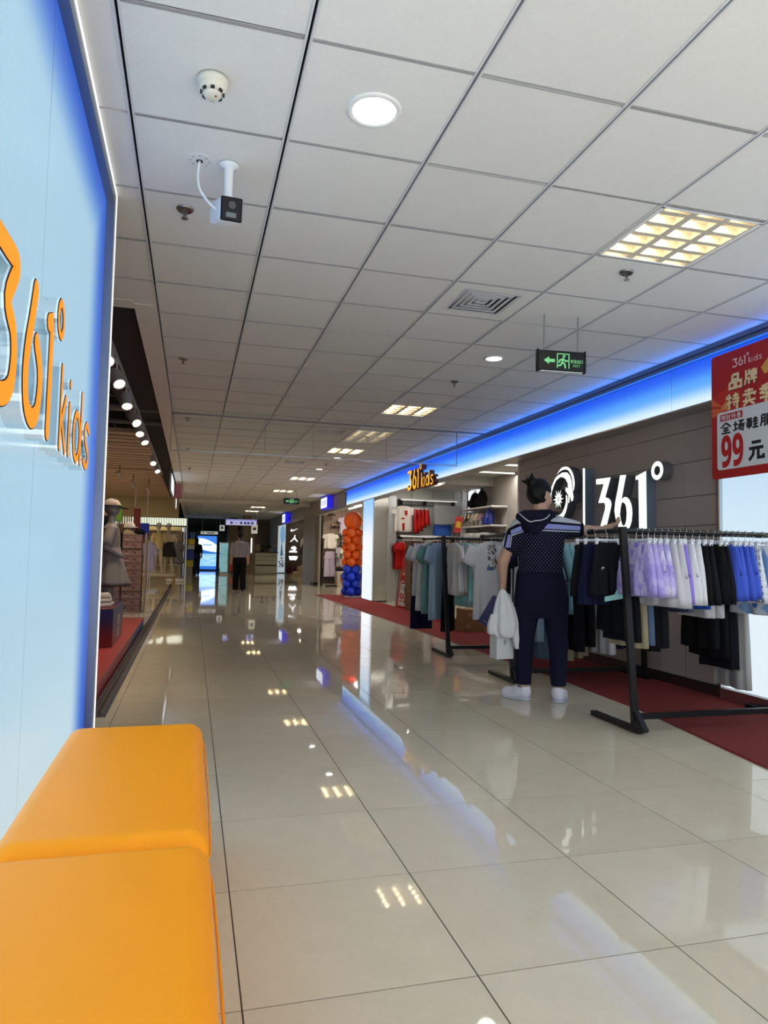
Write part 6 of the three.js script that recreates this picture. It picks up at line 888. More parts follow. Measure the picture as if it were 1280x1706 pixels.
// ---------------------------------------------------------------- far end: counter, columns, screen
{
  const beige = M(C(0.36, 0.28, 0.17), 0.5), w = structure('wall_end', merge([span(2.5, 4.25, 0, 2.95, -38.5, -38.6)]), beige);
  part(w, 'wall_panel', span(2.9, 4.2, 0.1, 2.7, -38.48, -38.5), M(C(0.30, 0.22, 0.13), 0.5));
  const cl = thing('square_column', 'beige square column behind the walking woman', 'column', [2.62, 0, -34.6]); part(cl, 'shaft', span(-0.28, 0.28, 0, 2.77, -0.3, 0.3), beige); part(cl, 'edge_trim', merge([span(-0.29, -0.27, 0, 2.77, 0.29, 0.31), span(0.0, 0.02, 0, 2.4, 0.30, 0.31)]), M(C(0.08, 0.06, 0.04), 0.5)); part(cl, 'light_strip', span(0.10, 0.16, 1.0, 1.7, 0.30, 0.31), ledWhite);
  const c2 = thing('square_column', 'beige square column left of the bright screen glass', 'column', [1.95, 0, -37.0]); part(c2, 'shaft', span(-0.2, 0.3, 0, 2.77, -0.3, 0.3), beige); part(c2, 'edge_trim', span(-0.21, -0.19, 0, 2.77, 0.29, 0.31), M(C(0.08, 0.06, 0.04), 0.5));
  const ct = thing('service_counter', 'pale slatted service counter at the end of the corridor', 'counter', [3.32, 0, -33.4]); part(ct, 'body', span(-0.46, 0.58, 0, 1.02, -0.5, 0), M(C(0.35, 0.34, 0.26), 0.5)); for (const [a, b] of [[0.05, 0.4], [0.46, 0.63], [0.66, 0.82], [0.85, 1.0]]) part(ct, 'front_panel', rbox(1.03, b - a, 0.03, 0.006, 0.06, (a + b) / 2, 0.02, 0, 0, 0, 1), M(C(0.46, 0.46, 0.36), 0.45)); part(ct, 'top', span(-0.5, 0.62, 1.02, 1.06, -0.55, 0.06), blackPaint); part(ct, 'recess', span(-0.42, 0.55, 0.40, 0.46, 0.0, 0.02), matte);
  const pot = (x, c, label) => { const t = thing('potted_plant', label, 'plant', [x, 1.06, -33.6]); part(t, 'pot', cyl(0.06, 0.045, 0.12, 0, 0.06, 0), c); const lg = []; for (let i = 0; i < 16; i++) { const g = new THREE.SphereGeometry(0.05, 6, 5).scale(0.35, 1.6, 0.8); g.translate(0, 0.09, 0); g.rotateZ(rr(-0.9, 0.9)); g.rotateY(rr(0, 6)); g.translate(0, 0.16, 0); lg.push(g); } part(t, 'leaves', merge(lg), M(C(0.02, 0.04, 0.02), 0.6)); };
  pot(3.25, matte, 'dark leafy pot plant left on the service counter'); pot(3.55, M(C(0.35, 0.3, 0.2), 0.5), 'dark leafy pot plant in a tan pot on the service counter');
  const vs = thing('display_box', 'small tan box at the left end of the service counter', 'box', [3.0, 1.06, -33.6]); part(vs, 'body', rbox(0.2, 0.3, 0.15, 0.01, 0, 0.15, 0), M(C(0.28, 0.18, 0.09), 0.5)); part(vs, 'lid', box(0.21, 0.02, 0.16, 0, 0.31, 0), M(C(0.5, 0.45, 0.35), 0.5));
  const v2 = thing('display_box', 'small blue box at the right end of the service counter', 'box', [3.82, 1.06, -33.6]); part(v2, 'body', rbox(0.14, 0.22, 0.12, 0.01, 0, 0.11, 0), M(C(0.06, 0.14, 0.3), 0.5)); part(v2, 'lid', box(0.15, 0.02, 0.13, 0, 0.23, 0), white);
  const dark = structure('wall_end_dark', span(-0.6, 2.3, 0, 2.9, -39.2, -39.3), M(C(0.012, 0.018, 0.016), 0.4));
  part(dark, 'header_panel', span(-0.4, 2.3, 2.08, 2.5, -39.1, -39.2), matte);
  const sc = thing('wall_screen', 'tall bright blue and white lit screen at the far end of the corridor', 'screen', [0.78, 0, -38.9]);
  const stx = canvas(256, 420, (g) => { g.fillStyle = '#e9f4fb'; g.fillRect(0, 0, 256, 420); g.fillStyle = '#3d7fe0'; g.beginPath(); g.moveTo(0, 0); g.lineTo(256, 0); g.lineTo(256, 110); g.quadraticCurveTo(120, 20, 0, 30); g.fill(); g.fillStyle = '#2f74d8'; g.beginPath(); g.moveTo(0, 150); g.quadraticCurveTo(90, 190, 256, 205); g.lineTo(256, 230); g.lineTo(0, 215); g.fill(); g.fillStyle = '#8ecbf0'; g.fillRect(0, 222, 256, 198); for (let i = 0; i < 50; i++) { g.fillStyle = ['#b9e2f6', '#5fb0e8', '#dff2fb'][i % 3]; g.fillRect(rnd() * 200, 224 + rnd() * 150, rr(30, 90), 3); } g.fillStyle = '#2d6fd0'; g.fillRect(0, 380, 256, 40); g.fillStyle = '#15304f'; g.fillRect(0, 217, 256, 6); g.fillStyle = '#8aa9c8'; g.fillRect(70, 105, 120, 14); });
  part(sc, 'bezel', span(-0.52, 0.52, 0.02, 1.86, -0.06, 0), blackPaint); part(sc, 'screen_face', put(new THREE.PlaneGeometry(1.0, 1.78), 0, 0.95, 0.004), M('#050505', 0.3, { emissive: C(1, 1, 1), emissiveMap: stx, emissiveIntensity: 1.05 }));
  areaLight(0.95, 1.7, 0.78, 0.95, -38.88, [0, 0, 1], C(0.6, 0.8, 1), 0.5);
  const gc = thing('glass_case', 'pale aqua glass display case right of the bright screen', 'display case', [1.42, 0, -33.0]); part(gc, 'base', span(-0.18, 0.2, 0, 0.1, -0.2, 0.2), white); part(gc, 'glass', span(-0.18, 0.2, 0.1, 1.45, -0.2, 0.2), MP(C(0.7, 0.9, 0.88), 0.05, { transmission: 0.8, thickness: 0 })); part(gc, 'glowing_back_panel', span(-0.15, 0.17, 0.1, 1.4, -0.16, -0.14), glow(C(0.35, 0.62, 0.66), 0.7)); part(gc, 'shelf', merge([span(-0.15, 0.17, 0.5, 0.51, -0.14, 0.15), span(-0.15, 0.17, 0.9, 0.91, -0.14, 0.15)]), white);  // aqua back panel is made to glow, no lamp in the case
  const rb = thing('floor_sign', 'small red sign on the floor beside the glass case', 'sign', [1.78, 0, -33.0]); part(rb, 'panel', rbox(0.2, 0.32, 0.03, 0.01, 0, 0.3, 0), M(C(0.55, 0.06, 0.03), 0.5)); part(rb, 'foot', box(0.22, 0.03, 0.14, 0, 0.13, 0), blackPaint); part(rb, 'stand', box(0.03, 0.14, 0.03, 0, 0.07, 0), blackPaint);
  const hs = (x, y, z, w, h, label, tex, k) => { const t = thing('hanging_sign', label, 'sign', [x, y, z]); part(t, 'casing', rbox(w, h, 0.08, 0.01, 0, 0, 0), M(C(0.4, 0.4, 0.5), 0.4)); part(t, 'sign_face', put(new THREE.PlaneGeometry(w * 0.97, h * 0.9), 0, 0, 0.042), M('#111111', 0.4, { emissive: C(1, 1, 1), emissiveMap: tex, emissiveIntensity: k })); for (const s of [-1, 1]) part(t, 'hanger_rod', rod([s * w * 0.4, h / 2, 0], [s * w * 0.4, H - y, 0], 0.008), steel); };
  hs(1.76, 2.15, -27.0, 1.16, 0.24, 'lilac lit wayfinding sign hanging above the walking woman', canvas(512, 106, (g) => { g.fillStyle = '#8f8fd6'; g.fillRect(0, 0, 512, 106); g.fillStyle = '#c6c4e4'; g.fillRect(0, 26, 512, 80); g.fillStyle = '#3a3d7a'; for (const x of [70, 232, 300, 356, 420]) g.fillRect(x, 42, 44, 46); g.fillStyle = '#9f9cc8'; g.fillRect(130, 50, 80, 28); }), 0.75);
  hs(0.82, 1.95, -36.5, 0.86, 0.16, 'white hanging sign above the bright screen', canvas(512, 96, (g) => { g.fillStyle = '#c9ccc6'; g.fillRect(0, 0, 512, 96); g.fillStyle = '#2c302c'; g.fillRect(180, 36, 240, 34); g.fillRect(40, 36, 70, 30); }), 0.6);
  hs(1.36, 2.15, -34.5, 0.24, 0.3, 'small square hanging sign with a dark icon far down the corridor', canvas(64, 80, (g) => { g.fillStyle = '#cfd2cc'; g.fillRect(0, 0, 64, 80); g.fillStyle = '#22251f'; g.fillRect(18, 16, 28, 40); }), 0.6);
  hs(2.55, 2.02, -30.5, 0.26, 0.42, 'small white sign with a dark square hanging beside the beige column', canvas(64, 100, (g) => { g.fillStyle = '#d9d3bd'; g.fillRect(0, 0, 64, 100); g.fillStyle = '#33243a'; g.fillRect(14, 30, 36, 34); g.fillStyle = '#eee9a0'; g.fillRect(4, 0, 56, 16); }), 0.6);
}
// ---------------------------------------------------------------- left shop
{
  const grad = (a, b) => film(4, 64, (u, v) => mixc(a, b, ss(0.1, 0.9, v)));
  const t = thing('display_platform', 'low red and blue display platform along the left shop front', 'platform', [0, 0, 0]);
  const sideTex = film(64, 4, (u) => mixc([150, 40, 45], [40, 62, 130], ss(0.35, 0.95, u)));
  const g = span(-2.6, -0.612, 0.0, 0.128, -4.95, -10.35);
  part(t, 'body', g, M('#ffffff', 0.4, { map: sideTex }));
  part(t, 'top_sheet', span(-2.6, -0.61, 0.128, 0.132, -4.95, -10.35), M(C(0.38, 0.055, 0.05), 0.32));
  const bx = thing('display_block', 'navy to red printed display block on the red platform', 'plinth', [-1.12, 0.132, -7.8]);
  part(bx, 'body', rbox(0.82, 0.37, 1.0, 0.006, 0, 0.185, 0), M('#ffffff', 0.35, { map: grad([120, 16, 22], [26, 26, 84]) }));
  part(bx, 'info_card', merge([span(0.4105, 0.413, 0.17, 0.27, -0.1, 0.06), span(0.4105, 0.413, 0.04, 0.14, -0.1, 0.06)]), M(C(0.45, 0.42, 0.45), 0.5));
  for (let i = 0; i < 3; i++) { const f = thing('folded_shirt', ['lowest folded white shirt on the display block', 'middle folded white shirt on the display block', 'topmost folded white shirt on the display block'][i], 'shirt', [-0.93 - i * 0.015, 0.503 + i * 0.042, -7.62 - i * 0.02], 0.08 * i, 'folded white shirts on the display block'); const gg = new RoundedBoxGeometry(0.36, 0.04, 0.30, 4, 0.018), p = gg.attributes.position; for (let k = 0; k < p.count; k++) p.setY(k, p.getY(k) + 0.004 * Math.sin(p.getX(k) * 40 + i) * Math.sin(p.getZ(k) * 25)); gg.translate(0, 0.02, 0); part(f, 'fold', gg, cloth(0.55, 0.50, 0.46)); part(f, 'fold_edge', rbox(0.36, 0.014, 0.02, 0.006, 0, 0.012, 0.145), cloth(0.52, 0.47, 0.43)); }
  const tr = thing('door_track', 'dark sliding door track set along the left shop floor edge', 'track', [0, 0, 0]);
  part(tr, 'channel', merge([span(-0.60, -0.50, 0.0, 0.010, -4.9, -24)]), darkSteel); for (const x of [-0.59, -0.555, -0.52]) part(tr, 'rail', span(x - 0.006, x + 0.006, 0.01, 0.028, -4.9, -24), metal(C(0.28, 0.26, 0.24), 0.35));
}
// shoe box stacks with caps on top
{
  const tex = canvas(160, 64, (g) => { g.fillStyle = '#9c7a72'; g.fillRect(0, 0, 160, 64); g.fillStyle = '#7d5d58'; g.fillRect(0, 0, 160, 15); g.fillStyle = '#3b2426'; for (const [x, y, w, h] of [[86, 26, 12, 9], [100, 32, 10, 14], [76, 28, 8, 5], [20, 22, 28, 6]]) g.fillRect(x, y, w, h); g.fillStyle = '#c3aaa2'; g.fillRect(10, 46, 44, 8); }), fm = M('#ffffff', 0.65, { map: tex }), bm = M(C(0.24, 0.15, 0.135), 0.7);
  const g = rbox(0.315, 0.116, 0.32, 0.003, 0, 0.058, 0, 0, 0, 0, 1), f = put(new THREE.PlaneGeometry(0.31, 0.112), 0, 0.058, 0.1606), lid = rbox(0.32, 0.03, 0.325, 0.003, 0, 0.104, 0, 0, 0, 0, 1);
  const stacks = [[-0.985, -13.0, 11, 'front right'], [-1.32, -12.96, 8, 'middle'], [-1.66, -12.9, 10, 'left']];
  for (const [x, z, n, w] of stacks) for (let k = 0; k < n; k++) { const t = thing('shoe_box', `brownish pink shoe box, ${ord[k]} from the floor in the ${w} stack behind the mannequin`, 'shoe box', [x + rr(-0.006, 0.006), k * 0.121, z + rr(-0.01, 0.01)], 0, `${w} shoe box stack in the left shop`); part(t, 'tray', g, bm); part(t, 'end_print', f, fm); part(t, 'lid', lid, bm); }
  const bd = thing('display_board', 'tall narrow brown board beside the shoe box stacks', 'board', [-0.78, 0, -13.05]); part(bd, 'panel', span(0, 0.02, 0, 1.36, -0.2, 0.18), M(C(0.22, 0.14, 0.10), 0.6)); part(bd, 'edge', span(0.0, 0.022, 0, 1.36, 0.18, 0.19), M(C(0.4, 0.3, 0.22), 0.5));
  const cap = (x, y, z, m, turn, label) => { const t = thing('baseball_cap', label, 'cap', [x, y, z], turn); part(t, 'crown', new THREE.SphereGeometry(0.10, 18, 8, 0, 6.3, 0, 1.57).scale(0.95, 1.0, 1.05), m); part(t, 'visor', new THREE.CylinderGeometry(0.085, 0.085, 0.01, 18, 1, false, -Q, Math.PI).scale(0.95, 1, 1.4).translate(0, 0.006, 0.05), m); };
  cap(-1.06, 1.33, -13.0, F.khaki, 1.2, 'tan cap on the front right shoe box stack'); cap(-0.885, 1.33, -13.0, F.black, 1.0, 'black cap on the front right shoe box stack'); cap(-1.30, 0.97, -12.95, F.sand, 0.8, 'brown cap on the middle shoe box stack'); cap(-1.06, 1.45, -13.02, F.cream, 0.9, 'cream cap resting on the tan cap');
}
// open black ceiling with a lighting track, spot lamps, pipes and slats
{
  const tk = thing('lighting_track', 'pale lighting track running along the open ceiling of the left shop', 'track', [-0.70, 2.74, 0]); part(tk, 'channel', span(-0.018, 0.018, 0, 0.035, -5.3, -16.5), M(C(0.40, 0.36, 0.33), 0.5)); part(tk, 'slot', span(-0.006, 0.006, -0.002, 0.001, -5.3, -16.5), matte); for (const z of [-6, -9, -12, -15]) part(tk, 'suspension_rod', rod([0, 0.035, z], [0, 0.7, z], 0.006), matte);
  [[-5.75, 'nearest'], [-6.5, 'second'], [-7.45, 'third'], [-8.5, 'fourth'], [-9.25, 'fifth'], [-9.95, 'sixth'], [-12.4, 'seventh'], [-13.6, 'eighth']].forEach(([z, n], i) => {
    const t = thing('spot_lamp', `${n} spot lamp along the lighting track of the left shop`, 'lamp', [-0.69, 2.74, z]), head = new THREE.Group(); head.name = 'lamp_head'; head.position.set(0.005, -0.17, 0); head.rotation.set(-0.80 + 0.1 * (i % 3), 0, 0.15 + 0.2 * (i % 2)); t.add(head);
    const wm = M(C(0.42, 0.39, 0.37), 0.5);
    part(t, 'adapter', rbox(0.03, 0.035, 0.10, 0.004, 0, -0.018, 0), wm); part(t, 'stem', merge([cyl(0.009, 0.009, 0.10, 0, -0.08, 0), rod([-0.05, -0.13, 0], [0.05, -0.13, 0], 0.006)]), wm);
    part(head, 'barrel', lathe([[0.0001, 0.09], [0.05, 0.09], [0.056, 0.08], [0.056, -0.09], [0.05, -0.09], [0.047, -0.07]], 0, 0, 0, 24), wm);
    part(head, 'lamp_lens', put(new THREE.CircleGeometry(0.049, 24), 0, -0.082, 0, Q), glow(C(1.0, 0.90, 0.68), 1.6));
    const d = V3(0, -1, 0).applyEuler(head.rotation), l = new THREE.SpotLight(C(1, 0.82, 0.58), 4, 0, 0.75, 0.5); l.position.set(-0.685 + d.x * 0.10, 2.57 + d.y * 0.10, z + d.z * 0.10); l.target.position.copy(l.position).add(V3(-0.5, -1.6, 0.1)); l.castShadow = true; scene.add(l, l.target);
  });
  for (const [y, z, r] of [[2.95, -9.8, 0.05], [2.88, -10.5, 0.035], [3.0, -14.2, 0.05]]) { const t = thing('ceiling_pipe', { 0: 'grey pipe crossing the open left ceiling nearest', 1: 'thin grey pipe crossing behind the nearest pipe', 2: 'grey pipe crossing the slatted left ceiling' }[z === -9.8 ? 0 : z === -10.5 ? 1 : 2], 'pipe', [0, 0, 0]); part(t, 'pipe', rod([-4.5, y, z], [-0.46, y, z], r, 14), M(C(0.16, 0.15, 0.14), 0.5)); part(t, 'clamp', merge([span(-1.0, -0.97, y - r, 3.44, z - 0.01, z + 0.01), span(-2.5, -2.47, y - r, 3.44, z - 0.01, z + 0.01)]), matte); }
  const sl = thing('slatted_ceiling', 'brown slatted ceiling over the rear of the left shop', 'ceiling', [0, 0, 0]), sm = [M(C(0.50, 0.36, 0.25), 0.7), M(C(0.45, 0.32, 0.22), 0.7)];
  for (let k = 0; k < 34; k++) part(sl, 'slat', span(-4.8, -0.75, 2.80 - (k > 12 ? 0.03 : 0), 2.86, -11.0 - k * 0.38, -11.24 - k * 0.38), sm[k % 2]);
  const duct = thing('air_duct', 'dark rectangular air duct hanging in the open left ceiling', 'duct', [0, 0, 0]); part(duct, 'duct', span(-2.4, -1.7, 2.98, 3.3, -5.2, -9.65), M(C(0.05, 0.05, 0.05), 0.6)); part(duct, 'flange', merge([-6.5, -8, -9.5].map(z => span(-2.43, -1.67, 2.95, 3.33, z, z - 0.03))), M(C(0.07, 0.07, 0.07), 0.6));
  const ct = thing('cable_tray', 'thin dark cable tray above the lighting track', 'tray', [0, 0, 0]); part(ct, 'side_rail', span(-1.25, -1.22, 3.0, 3.06, -5.2, -22), darkSteel); part(ct, 'side_rail', span(-0.98, -0.95, 3.0, 3.06, -5.2, -22), darkSteel); for (let i = 0; i < 30; i++) part(ct, 'rung', span(-1.22, -0.98, 3.01, 3.03, -5.4 - i * 0.5, -5.44 - i * 0.5), darkSteel);
  for (const [x, y, z, l] of [[-1.35, 2.55, -17.0, 'small spot lamp over the shelves deep in the left shop, left one'], [-1.05, 2.5, -17.8, 'small tan spot lamp deep in the left shop'], [-1.5, 2.6, -15.5, 'small spot lamp behind the mannequin head']]) { const t = thing('spot_lamp', l, 'lamp', [x, y, z]); part(t, 'barrel', cyl(0.05, 0.05, 0.16, 0, 0, 0, 0.6, 0, 0.4), M(C(0.4, 0.34, 0.28), 0.5)); part(t, 'lamp_lens', put(new THREE.CircleGeometry(0.045, 18), 0, 0, 0, Q).translate(0, -0.082, 0).applyMatrix4(new THREE.Matrix4().makeRotationFromEuler(new THREE.Euler(0.6, 0, 0.4))), glow(C(1, 0.9, 0.7), 1.4)); part(t, 'stem', rod([0, 0.03, 0], [0, 3.46 - y, 0], 0.008), matte); }
  for (const [z, n] of [[-13.5, 'first'], [-16.6, 'second'], [-19.3, 'third']]) addedPanelLight(-3.1, 2.76, z, 1.2, 0.6, C(1, 0.78, 0.55), 16, `${n} added lit panel from the front in the left shop ceiling`);  // added fill for the left shop, set out of view
  addedPanelLight(-3.4, 2.76, -22.4, 1.2, 0.6, C(1, 0.85, 0.6), 12, 'added lit panel over the far left mannequins');  // one more added fill panel, also out of view
}
// signs over the left shop edge
{
  const a = thing('light_box_sign', 'white glowing sign board along the left shop edge', 'sign', [-0.50, 2.56, -17.0]); part(a, 'casing', rbox(0.04, 0.40, 2.2, 0.01, 0, 0, 0), M(C(0.3, 0.3, 0.32), 0.5)); part(a, 'sign_face', span(0.021, 0.024, -0.18, 0.18, -1.06, 1.06), glow(C(0.85, 0.93, 1.0), 1.1)); part(a, 'hanger_rod', merge([rod([0, 0.2, -0.9], [0, 0.89, -0.9], 0.008), rod([0, 0.2, 0.9], [0, 0.89, 0.9], 0.008)]), steel);
  const b = thing('light_box_sign', 'small white glowing sign behind the larger one on the left shop edge', 'sign', [-0.50, 2.40, -21.0]); part(b, 'casing', rbox(0.04, 0.3, 0.9, 0.01, 0, 0, 0), M(C(0.3, 0.3, 0.32), 0.5)); part(b, 'sign_face', span(0.021, 0.024, -0.13, 0.13, -0.42, 0.42), glow(C(0.95, 0.95, 0.92), 1.1)); part(b, 'hanger_rod', rod([0, 0.15, 0], [0, 1.05, 0], 0.008), steel);
  const c = thing('hanging_sign', 'small dark pink patterned sign hanging at the left ceiling edge', 'sign', [-0.40, 2.54, -18.3]); part(c, 'board', rbox(0.22, 0.34, 0.02, 0.004, 0, 0, 0), M(C(0.30, 0.07, 0.09), 0.6)); part(c, 'print', merge(Array.from({ length: 12 }, (_, i) => box(0.04, 0.05, 0.004, -0.07 + (i % 3) * 0.065, 0.11 - Math.floor(i / 3) * 0.075, 0.012))), M(C(0.42, 0.15, 0.18), 0.6)); part(c, 'hanger_wire', rod([0, 0.17, 0], [0, 0.23, 0], 0.004), steel);
}
// deeper in the left shop
{
  const beam = structure('trim_1', span(-4.8, -0.46, 2.14, 2.82, -24.2, -24.5), M(C(0.46, 0.38, 0.20), 0.7));
  const fa = thing('light_box_fascia', 'glowing pale ribbed fascia across the far left shop front', 'sign', [0, 0, 0]); part(fa, 'sign_face', span(-2.6, -0.22, 1.93, 2.19, -26.0, -26.02), glow(C(0.80, 0.85, 0.66), 0.95)); for (let i = 0; i < 28; i++) part(fa, 'rib', span(-2.56 + i * 0.083, -2.545 + i * 0.083, 1.93, 2.19, -25.97, -26.0), M(C(0.5, 0.52, 0.42), 0.5)); part(fa, 'trim', merge([span(-2.6, -0.2, 2.19, 2.23, -25.95, -26.05), span(-2.6, -0.2, 1.89, 1.93, -25.95, -26.05)]), blackPaint); part(fa, 'side_post', span(-2.64, -2.6, 0, 2.23, -25.96, -26.04), steel); part(fa, 'side_post', span(-0.22, -0.18, 0, 2.23, -25.96, -26.04), steel); areaLight(2.2, 0.3, -1.4, 2.06, -25.9, [0, -0.3, 1], C(0.9, 0.92, 0.75), 0.4);
  const f2 = thing('light_box_fascia', 'smaller glowing ribbed fascia farther back on the left', 'sign', [0, 0, 0]); part(f2, 'sign_face', span(-1.2, -0.35, 1.98, 2.2, -37.0, -37.02), glow(C(0.85, 0.88, 0.82), 0.95)); part(f2, 'side_post', span(-1.24, -1.2, 0, 2.2, -36.97, -37.04), steel); part(f2, 'trim', span(-1.2, -0.34, 1.94, 1.98, -36.95, -37.05), blackPaint);
  const bs = thing('hanging_sign', 'blue square sign board behind the shoe box stacks', 'sign', [-1.28, 1.56, -19.0]); part(bs, 'board', rbox(0.42, 0.36, 0.05, 0.01, 0, 0, 0), M(C(0.01, 0.03, 0.5), 0.4)); part(bs, 'print', box(0.1, 0.04, 0.004, -0.08, 0.02, 0.027), white); part(bs, 'hanger_wire', merge([rod([-0.15, 0.18, 0], [-0.15, 1.24, 0], 0.005), rod([0.15, 0.18, 0], [0.15, 1.24, 0], 0.005)]), steel);
  const ws = thing('slat_screen', 'wooden slat screen with a red end panel behind the mannequin', 'screen', [-1.26, 1.42, -15.6]); for (let i = 0; i < 7; i++) part(ws, 'slat', span(-0.26 + i * 0.045, -0.235 + i * 0.045, 0, 0.50, -0.03, 0.03), M(C(0.30, 0.17, 0.08), 0.5)); part(ws, 'end_panel', span(0.06, 0.20, 0.02, 0.50, -0.05, 0.0), M(C(0.22, 0.03, 0.025), 0.5)); part(ws, 'cap_rail', span(-0.28, 0.20, 0.50, 0.525, -0.05, 0.05), M(C(0.45, 0.2, 0.12), 0.5)); part(ws, 'post', merge([span(-0.27, -0.23, -1.42, 0, -0.02, 0.02), span(0.12, 0.16, -1.42, 0.1, -0.02, 0.02)]), blackPaint);
  const sky = canvas(64, 256, (g) => { g.fillStyle = '#2f7fb4'; g.fillRect(0, 0, 64, 256); g.fillStyle = '#9cc6d8'; g.fillRect(0, 90, 64, 166); g.fillStyle = '#d5dccb'; g.fillRect(0, 150, 64, 106); g.fillStyle = '#b9c9a0'; g.fillRect(0, 220, 64, 36); g.fillStyle = '#7fb7d4'; g.fillRect(0, 70, 64, 30); });
  const po = thing('tall_banner', 'tall sky blue picture banner left of the mannequin', 'banner', [-1.75, 0.95, -11.6]); part(po, 'frame', span(-0.32, 0.32, 0, 1.36, -0.03, -0.005), steel); part(po, 'print', put(new THREE.PlaneGeometry(0.62, 1.33), 0, 0.68, 0), M('#ffffff', 0.5, { map: sky })); part(po, 'leg', merge([rod([-0.25, 0, -0.02], [-0.25, -0.95, -0.02], 0.012), rod([0.25, 0, -0.02], [0.25, -0.95, -0.02], 0.012)]), steel);
  const gp = thing('tall_banner', 'green picture panel behind the mannequin neck', 'banner', [-1.44, 1.62, -14.9]); part(gp, 'frame', span(-0.10, 0.08, 0, 0.36, -0.02, 0), M(C(0.10, 0.32, 0.03), 0.5)); part(gp, 'print', span(-0.03, 0.07, 0.02, 0.34, 0.0, 0.004), M(C(0.22, 0.5, 0.06), 0.5)); part(gp, 'leg', rod([0, 0, -0.01], [0, -1.62, -0.01], 0.012), steel);
  const rk = thing('clothes_rack', 'slim clothes rack with pink jackets in the left shop', 'clothes rack', [-1.04, 0, -19.0]); part(rk, 'rail', rod([0, 1.30, -0.5], [0, 1.30, 0.5], 0.012), steel); for (const z of [-0.5, 0.5]) part(rk, 'post', rod([0, 0, z], [0, 1.30, z], 0.014), steel); part(rk, 'foot', merge([-0.5, 0.5].map(z => span(-0.2, 0.2, 0, 0.03, z - 0.02, z + 0.02))), steel);
  for (let i = 0; i < 5; i++) garment('tee', i, i % 2 ? F.pinkish : F.lavender, i % 2 ? ord[(i - 1) / 2] + ' dusky pink jacket from the front on the slim left shop rack' : ord[i / 2] + ' lilac jacket from the front on the slim left shop rack', 'jacket', [-1.04, 1.30, -18.65 - i * 0.16], 1.0, i % 2 ? 'dusky pink jackets' : 'lilac jackets', { w: 0.36, h: 0.72, sl: 0.28, name: 'hanging_jacket' });
  dummy('yellow dressed mannequin deep in the left shop beside the pink jackets', [-0.98, 0.35, -22.2], 0.6, 0.98, cloth(0.62, 0.5, 0.22), null, F.white, M(C(0.5, 0.45, 0.35), 0.5));
  dummy('cream dressed mannequin with dark shorts deep in the left shop', [-0.70, 0.35, -22.6], 0.4, 0.98, cloth(0.62, 0.54, 0.38), cloth(0.03, 0.03, 0.03), F.white, M(C(0.5, 0.45, 0.35), 0.5));
  dummy('grey dressed mannequin nearest the corridor deep in the left shop', [-0.50, 0.1, -25.2], 0.2, 1.0, cloth(0.22, 0.22, 0.22), cloth(0.2, 0.2, 0.2), null, M(C(0.4, 0.38, 0.34), 0.5));
  const pl = thing('display_table', 'pale wooden display table under the far left mannequins', 'table', [-0.9, 0, -22.3]); part(pl, 'top', span(-0.5, 0.45, 0.30, 0.35, -0.6, 0.6), M(C(0.55, 0.48, 0.34), 0.45)); for (const [x, z] of [[-0.45, -0.55], [0.4, -0.55], [-0.45, 0.55], [0.4, 0.55]]) part(pl, 'leg', span(x - 0.03, x + 0.03, 0, 0.30, z - 0.03, z + 0.03), M(C(0.40, 0.24, 0.08), 0.5));
  const p3 = thing('display_plinth', 'low white plinth under the grey dressed mannequin', 'plinth', [-0.5, 0, -25.2]); part(p3, 'body', rbox(0.6, 0.09, 0.6, 0.01, 0, 0.05, 0), white); part(p3, 'toe_kick', box(0.54, 0.02, 0.54, 0, 0.01, 0), matte);
  const sw = thing('shoe_shelf', 'lit shelf unit of shoes on the far left wall', 'shelf', [-1.15, 0, -26.6]); part(sw, 'back_panel', span(-0.8, 0.8, 0, 2.1, -0.05, 0), M(C(0.5, 0.42, 0.26), 0.6)); for (let r = 0; r < 6; r++) part(sw, 'shelf_board', span(-0.8, 0.8, 0.5 + r * 0.25, 0.52 + r * 0.25, 0, 0.3), M(C(0.6, 0.5, 0.3), 0.5));
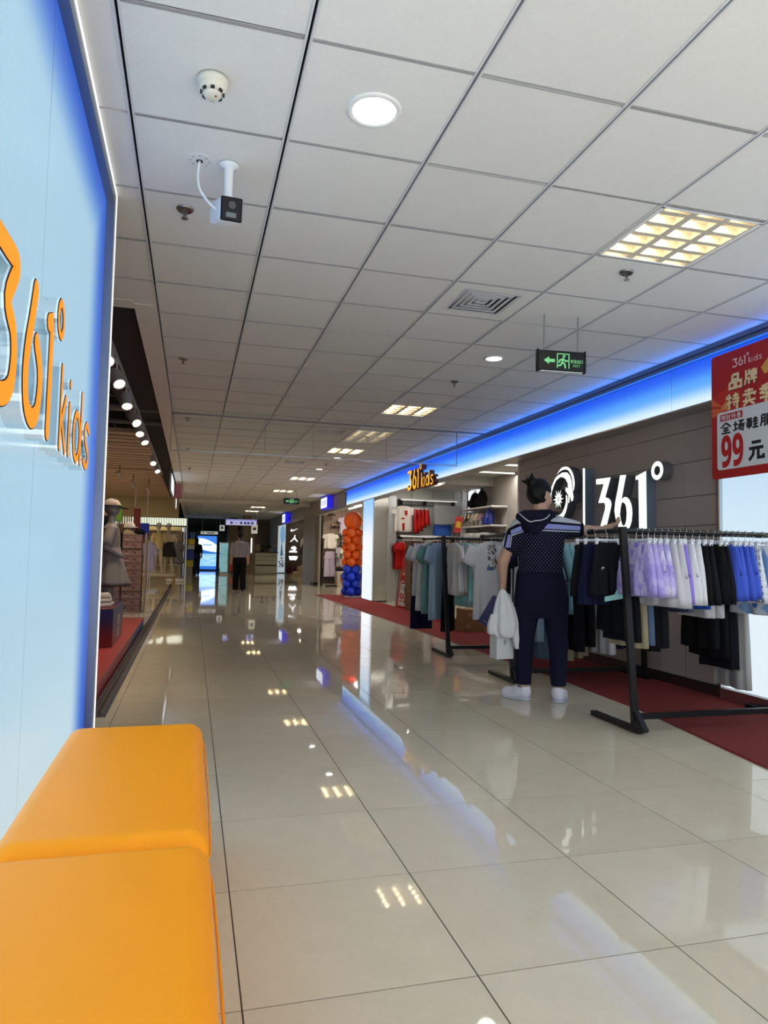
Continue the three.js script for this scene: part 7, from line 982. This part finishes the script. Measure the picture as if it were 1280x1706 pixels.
  const shoe = surface((x, y, z) => Math.max(union([cap3([-0.10, 0.045, 0], [0.09, 0.03, 0], 0.045, 0.035), cap3([-0.10, 0.07, 0], [-0.04, 0.06, 0], 0.04, 0.04)], 0.02)(x, y, z), 0.002 - y), [-0.17, 0, -0.07], [0.15, 0.13, 0.07], 0.02);
  for (let r = 0; r < 5; r++) for (let k = 0; k < 4; k++) { const o = thing('display_shoe', `${['white', 'black', 'tan'][(r + k) % 3]} shoe on the far left lit shelf unit, ${ord[r]} row up, ${ord[k]} along`, 'shoe', [-1.75 + k * 0.38, 0.52 + r * 0.25, -26.45], 0.2, `${['white', 'black', 'tan'][(r + k) % 3]} shoes on the far left shelf`); part(o, 'upper', shoe, [F.white, F.black, F.khaki][(r + k) % 3]); part(o, 'sole', box(0.27, 0.015, 0.085, -0.005, 0.007, 0), white); }
  areaLight(1.4, 0.4, -1.15, 2.25, -26.3, [0, -1, -0.2], C(1, 0.85, 0.5), 2.5);
  const ds = thing('display_stack', 'tall stack of blue white and yellow goods at the left corridor edge', 'display', [-0.12, 0, -31.0]); [[0.0, 0.35, '#a8a89c'], [0.36, 0.3, '#b9b53a'], [0.68, 0.4, '#2a3f9a'], [1.1, 0.2, '#cdd0d4'], [1.32, 0.22, '#d8c53a'], [1.56, 0.25, '#3a56a8']].forEach(([y, h, c], i) => part(ds, 'carton', rbox(0.34, h, 0.34, 0.02, 0, y + h / 2, 0, 0, i * 0.2), M(c, 0.5)));
  const gd = thing('glass_door', 'open glass door panel at the far left edge of the corridor', 'door', [-0.30, 0, -28.0]); part(gd, 'pane', span(-0.006, 0.006, 0.05, 2.2, -0.6, 0.6), MP(C(0.9, 0.97, 0.95), 0.0, { transmission: 1, thickness: 0 })); part(gd, 'frame', merge([span(-0.02, 0.02, 0, 2.25, 0.58, 0.62), span(-0.02, 0.02, 0, 2.25, -0.62, -0.58), span(-0.02, 0.02, 2.2, 2.25, -0.6, 0.6), span(-0.02, 0.02, 0, 0.05, -0.6, 0.6)]), steel);
}
renderer.render(scene, camera);
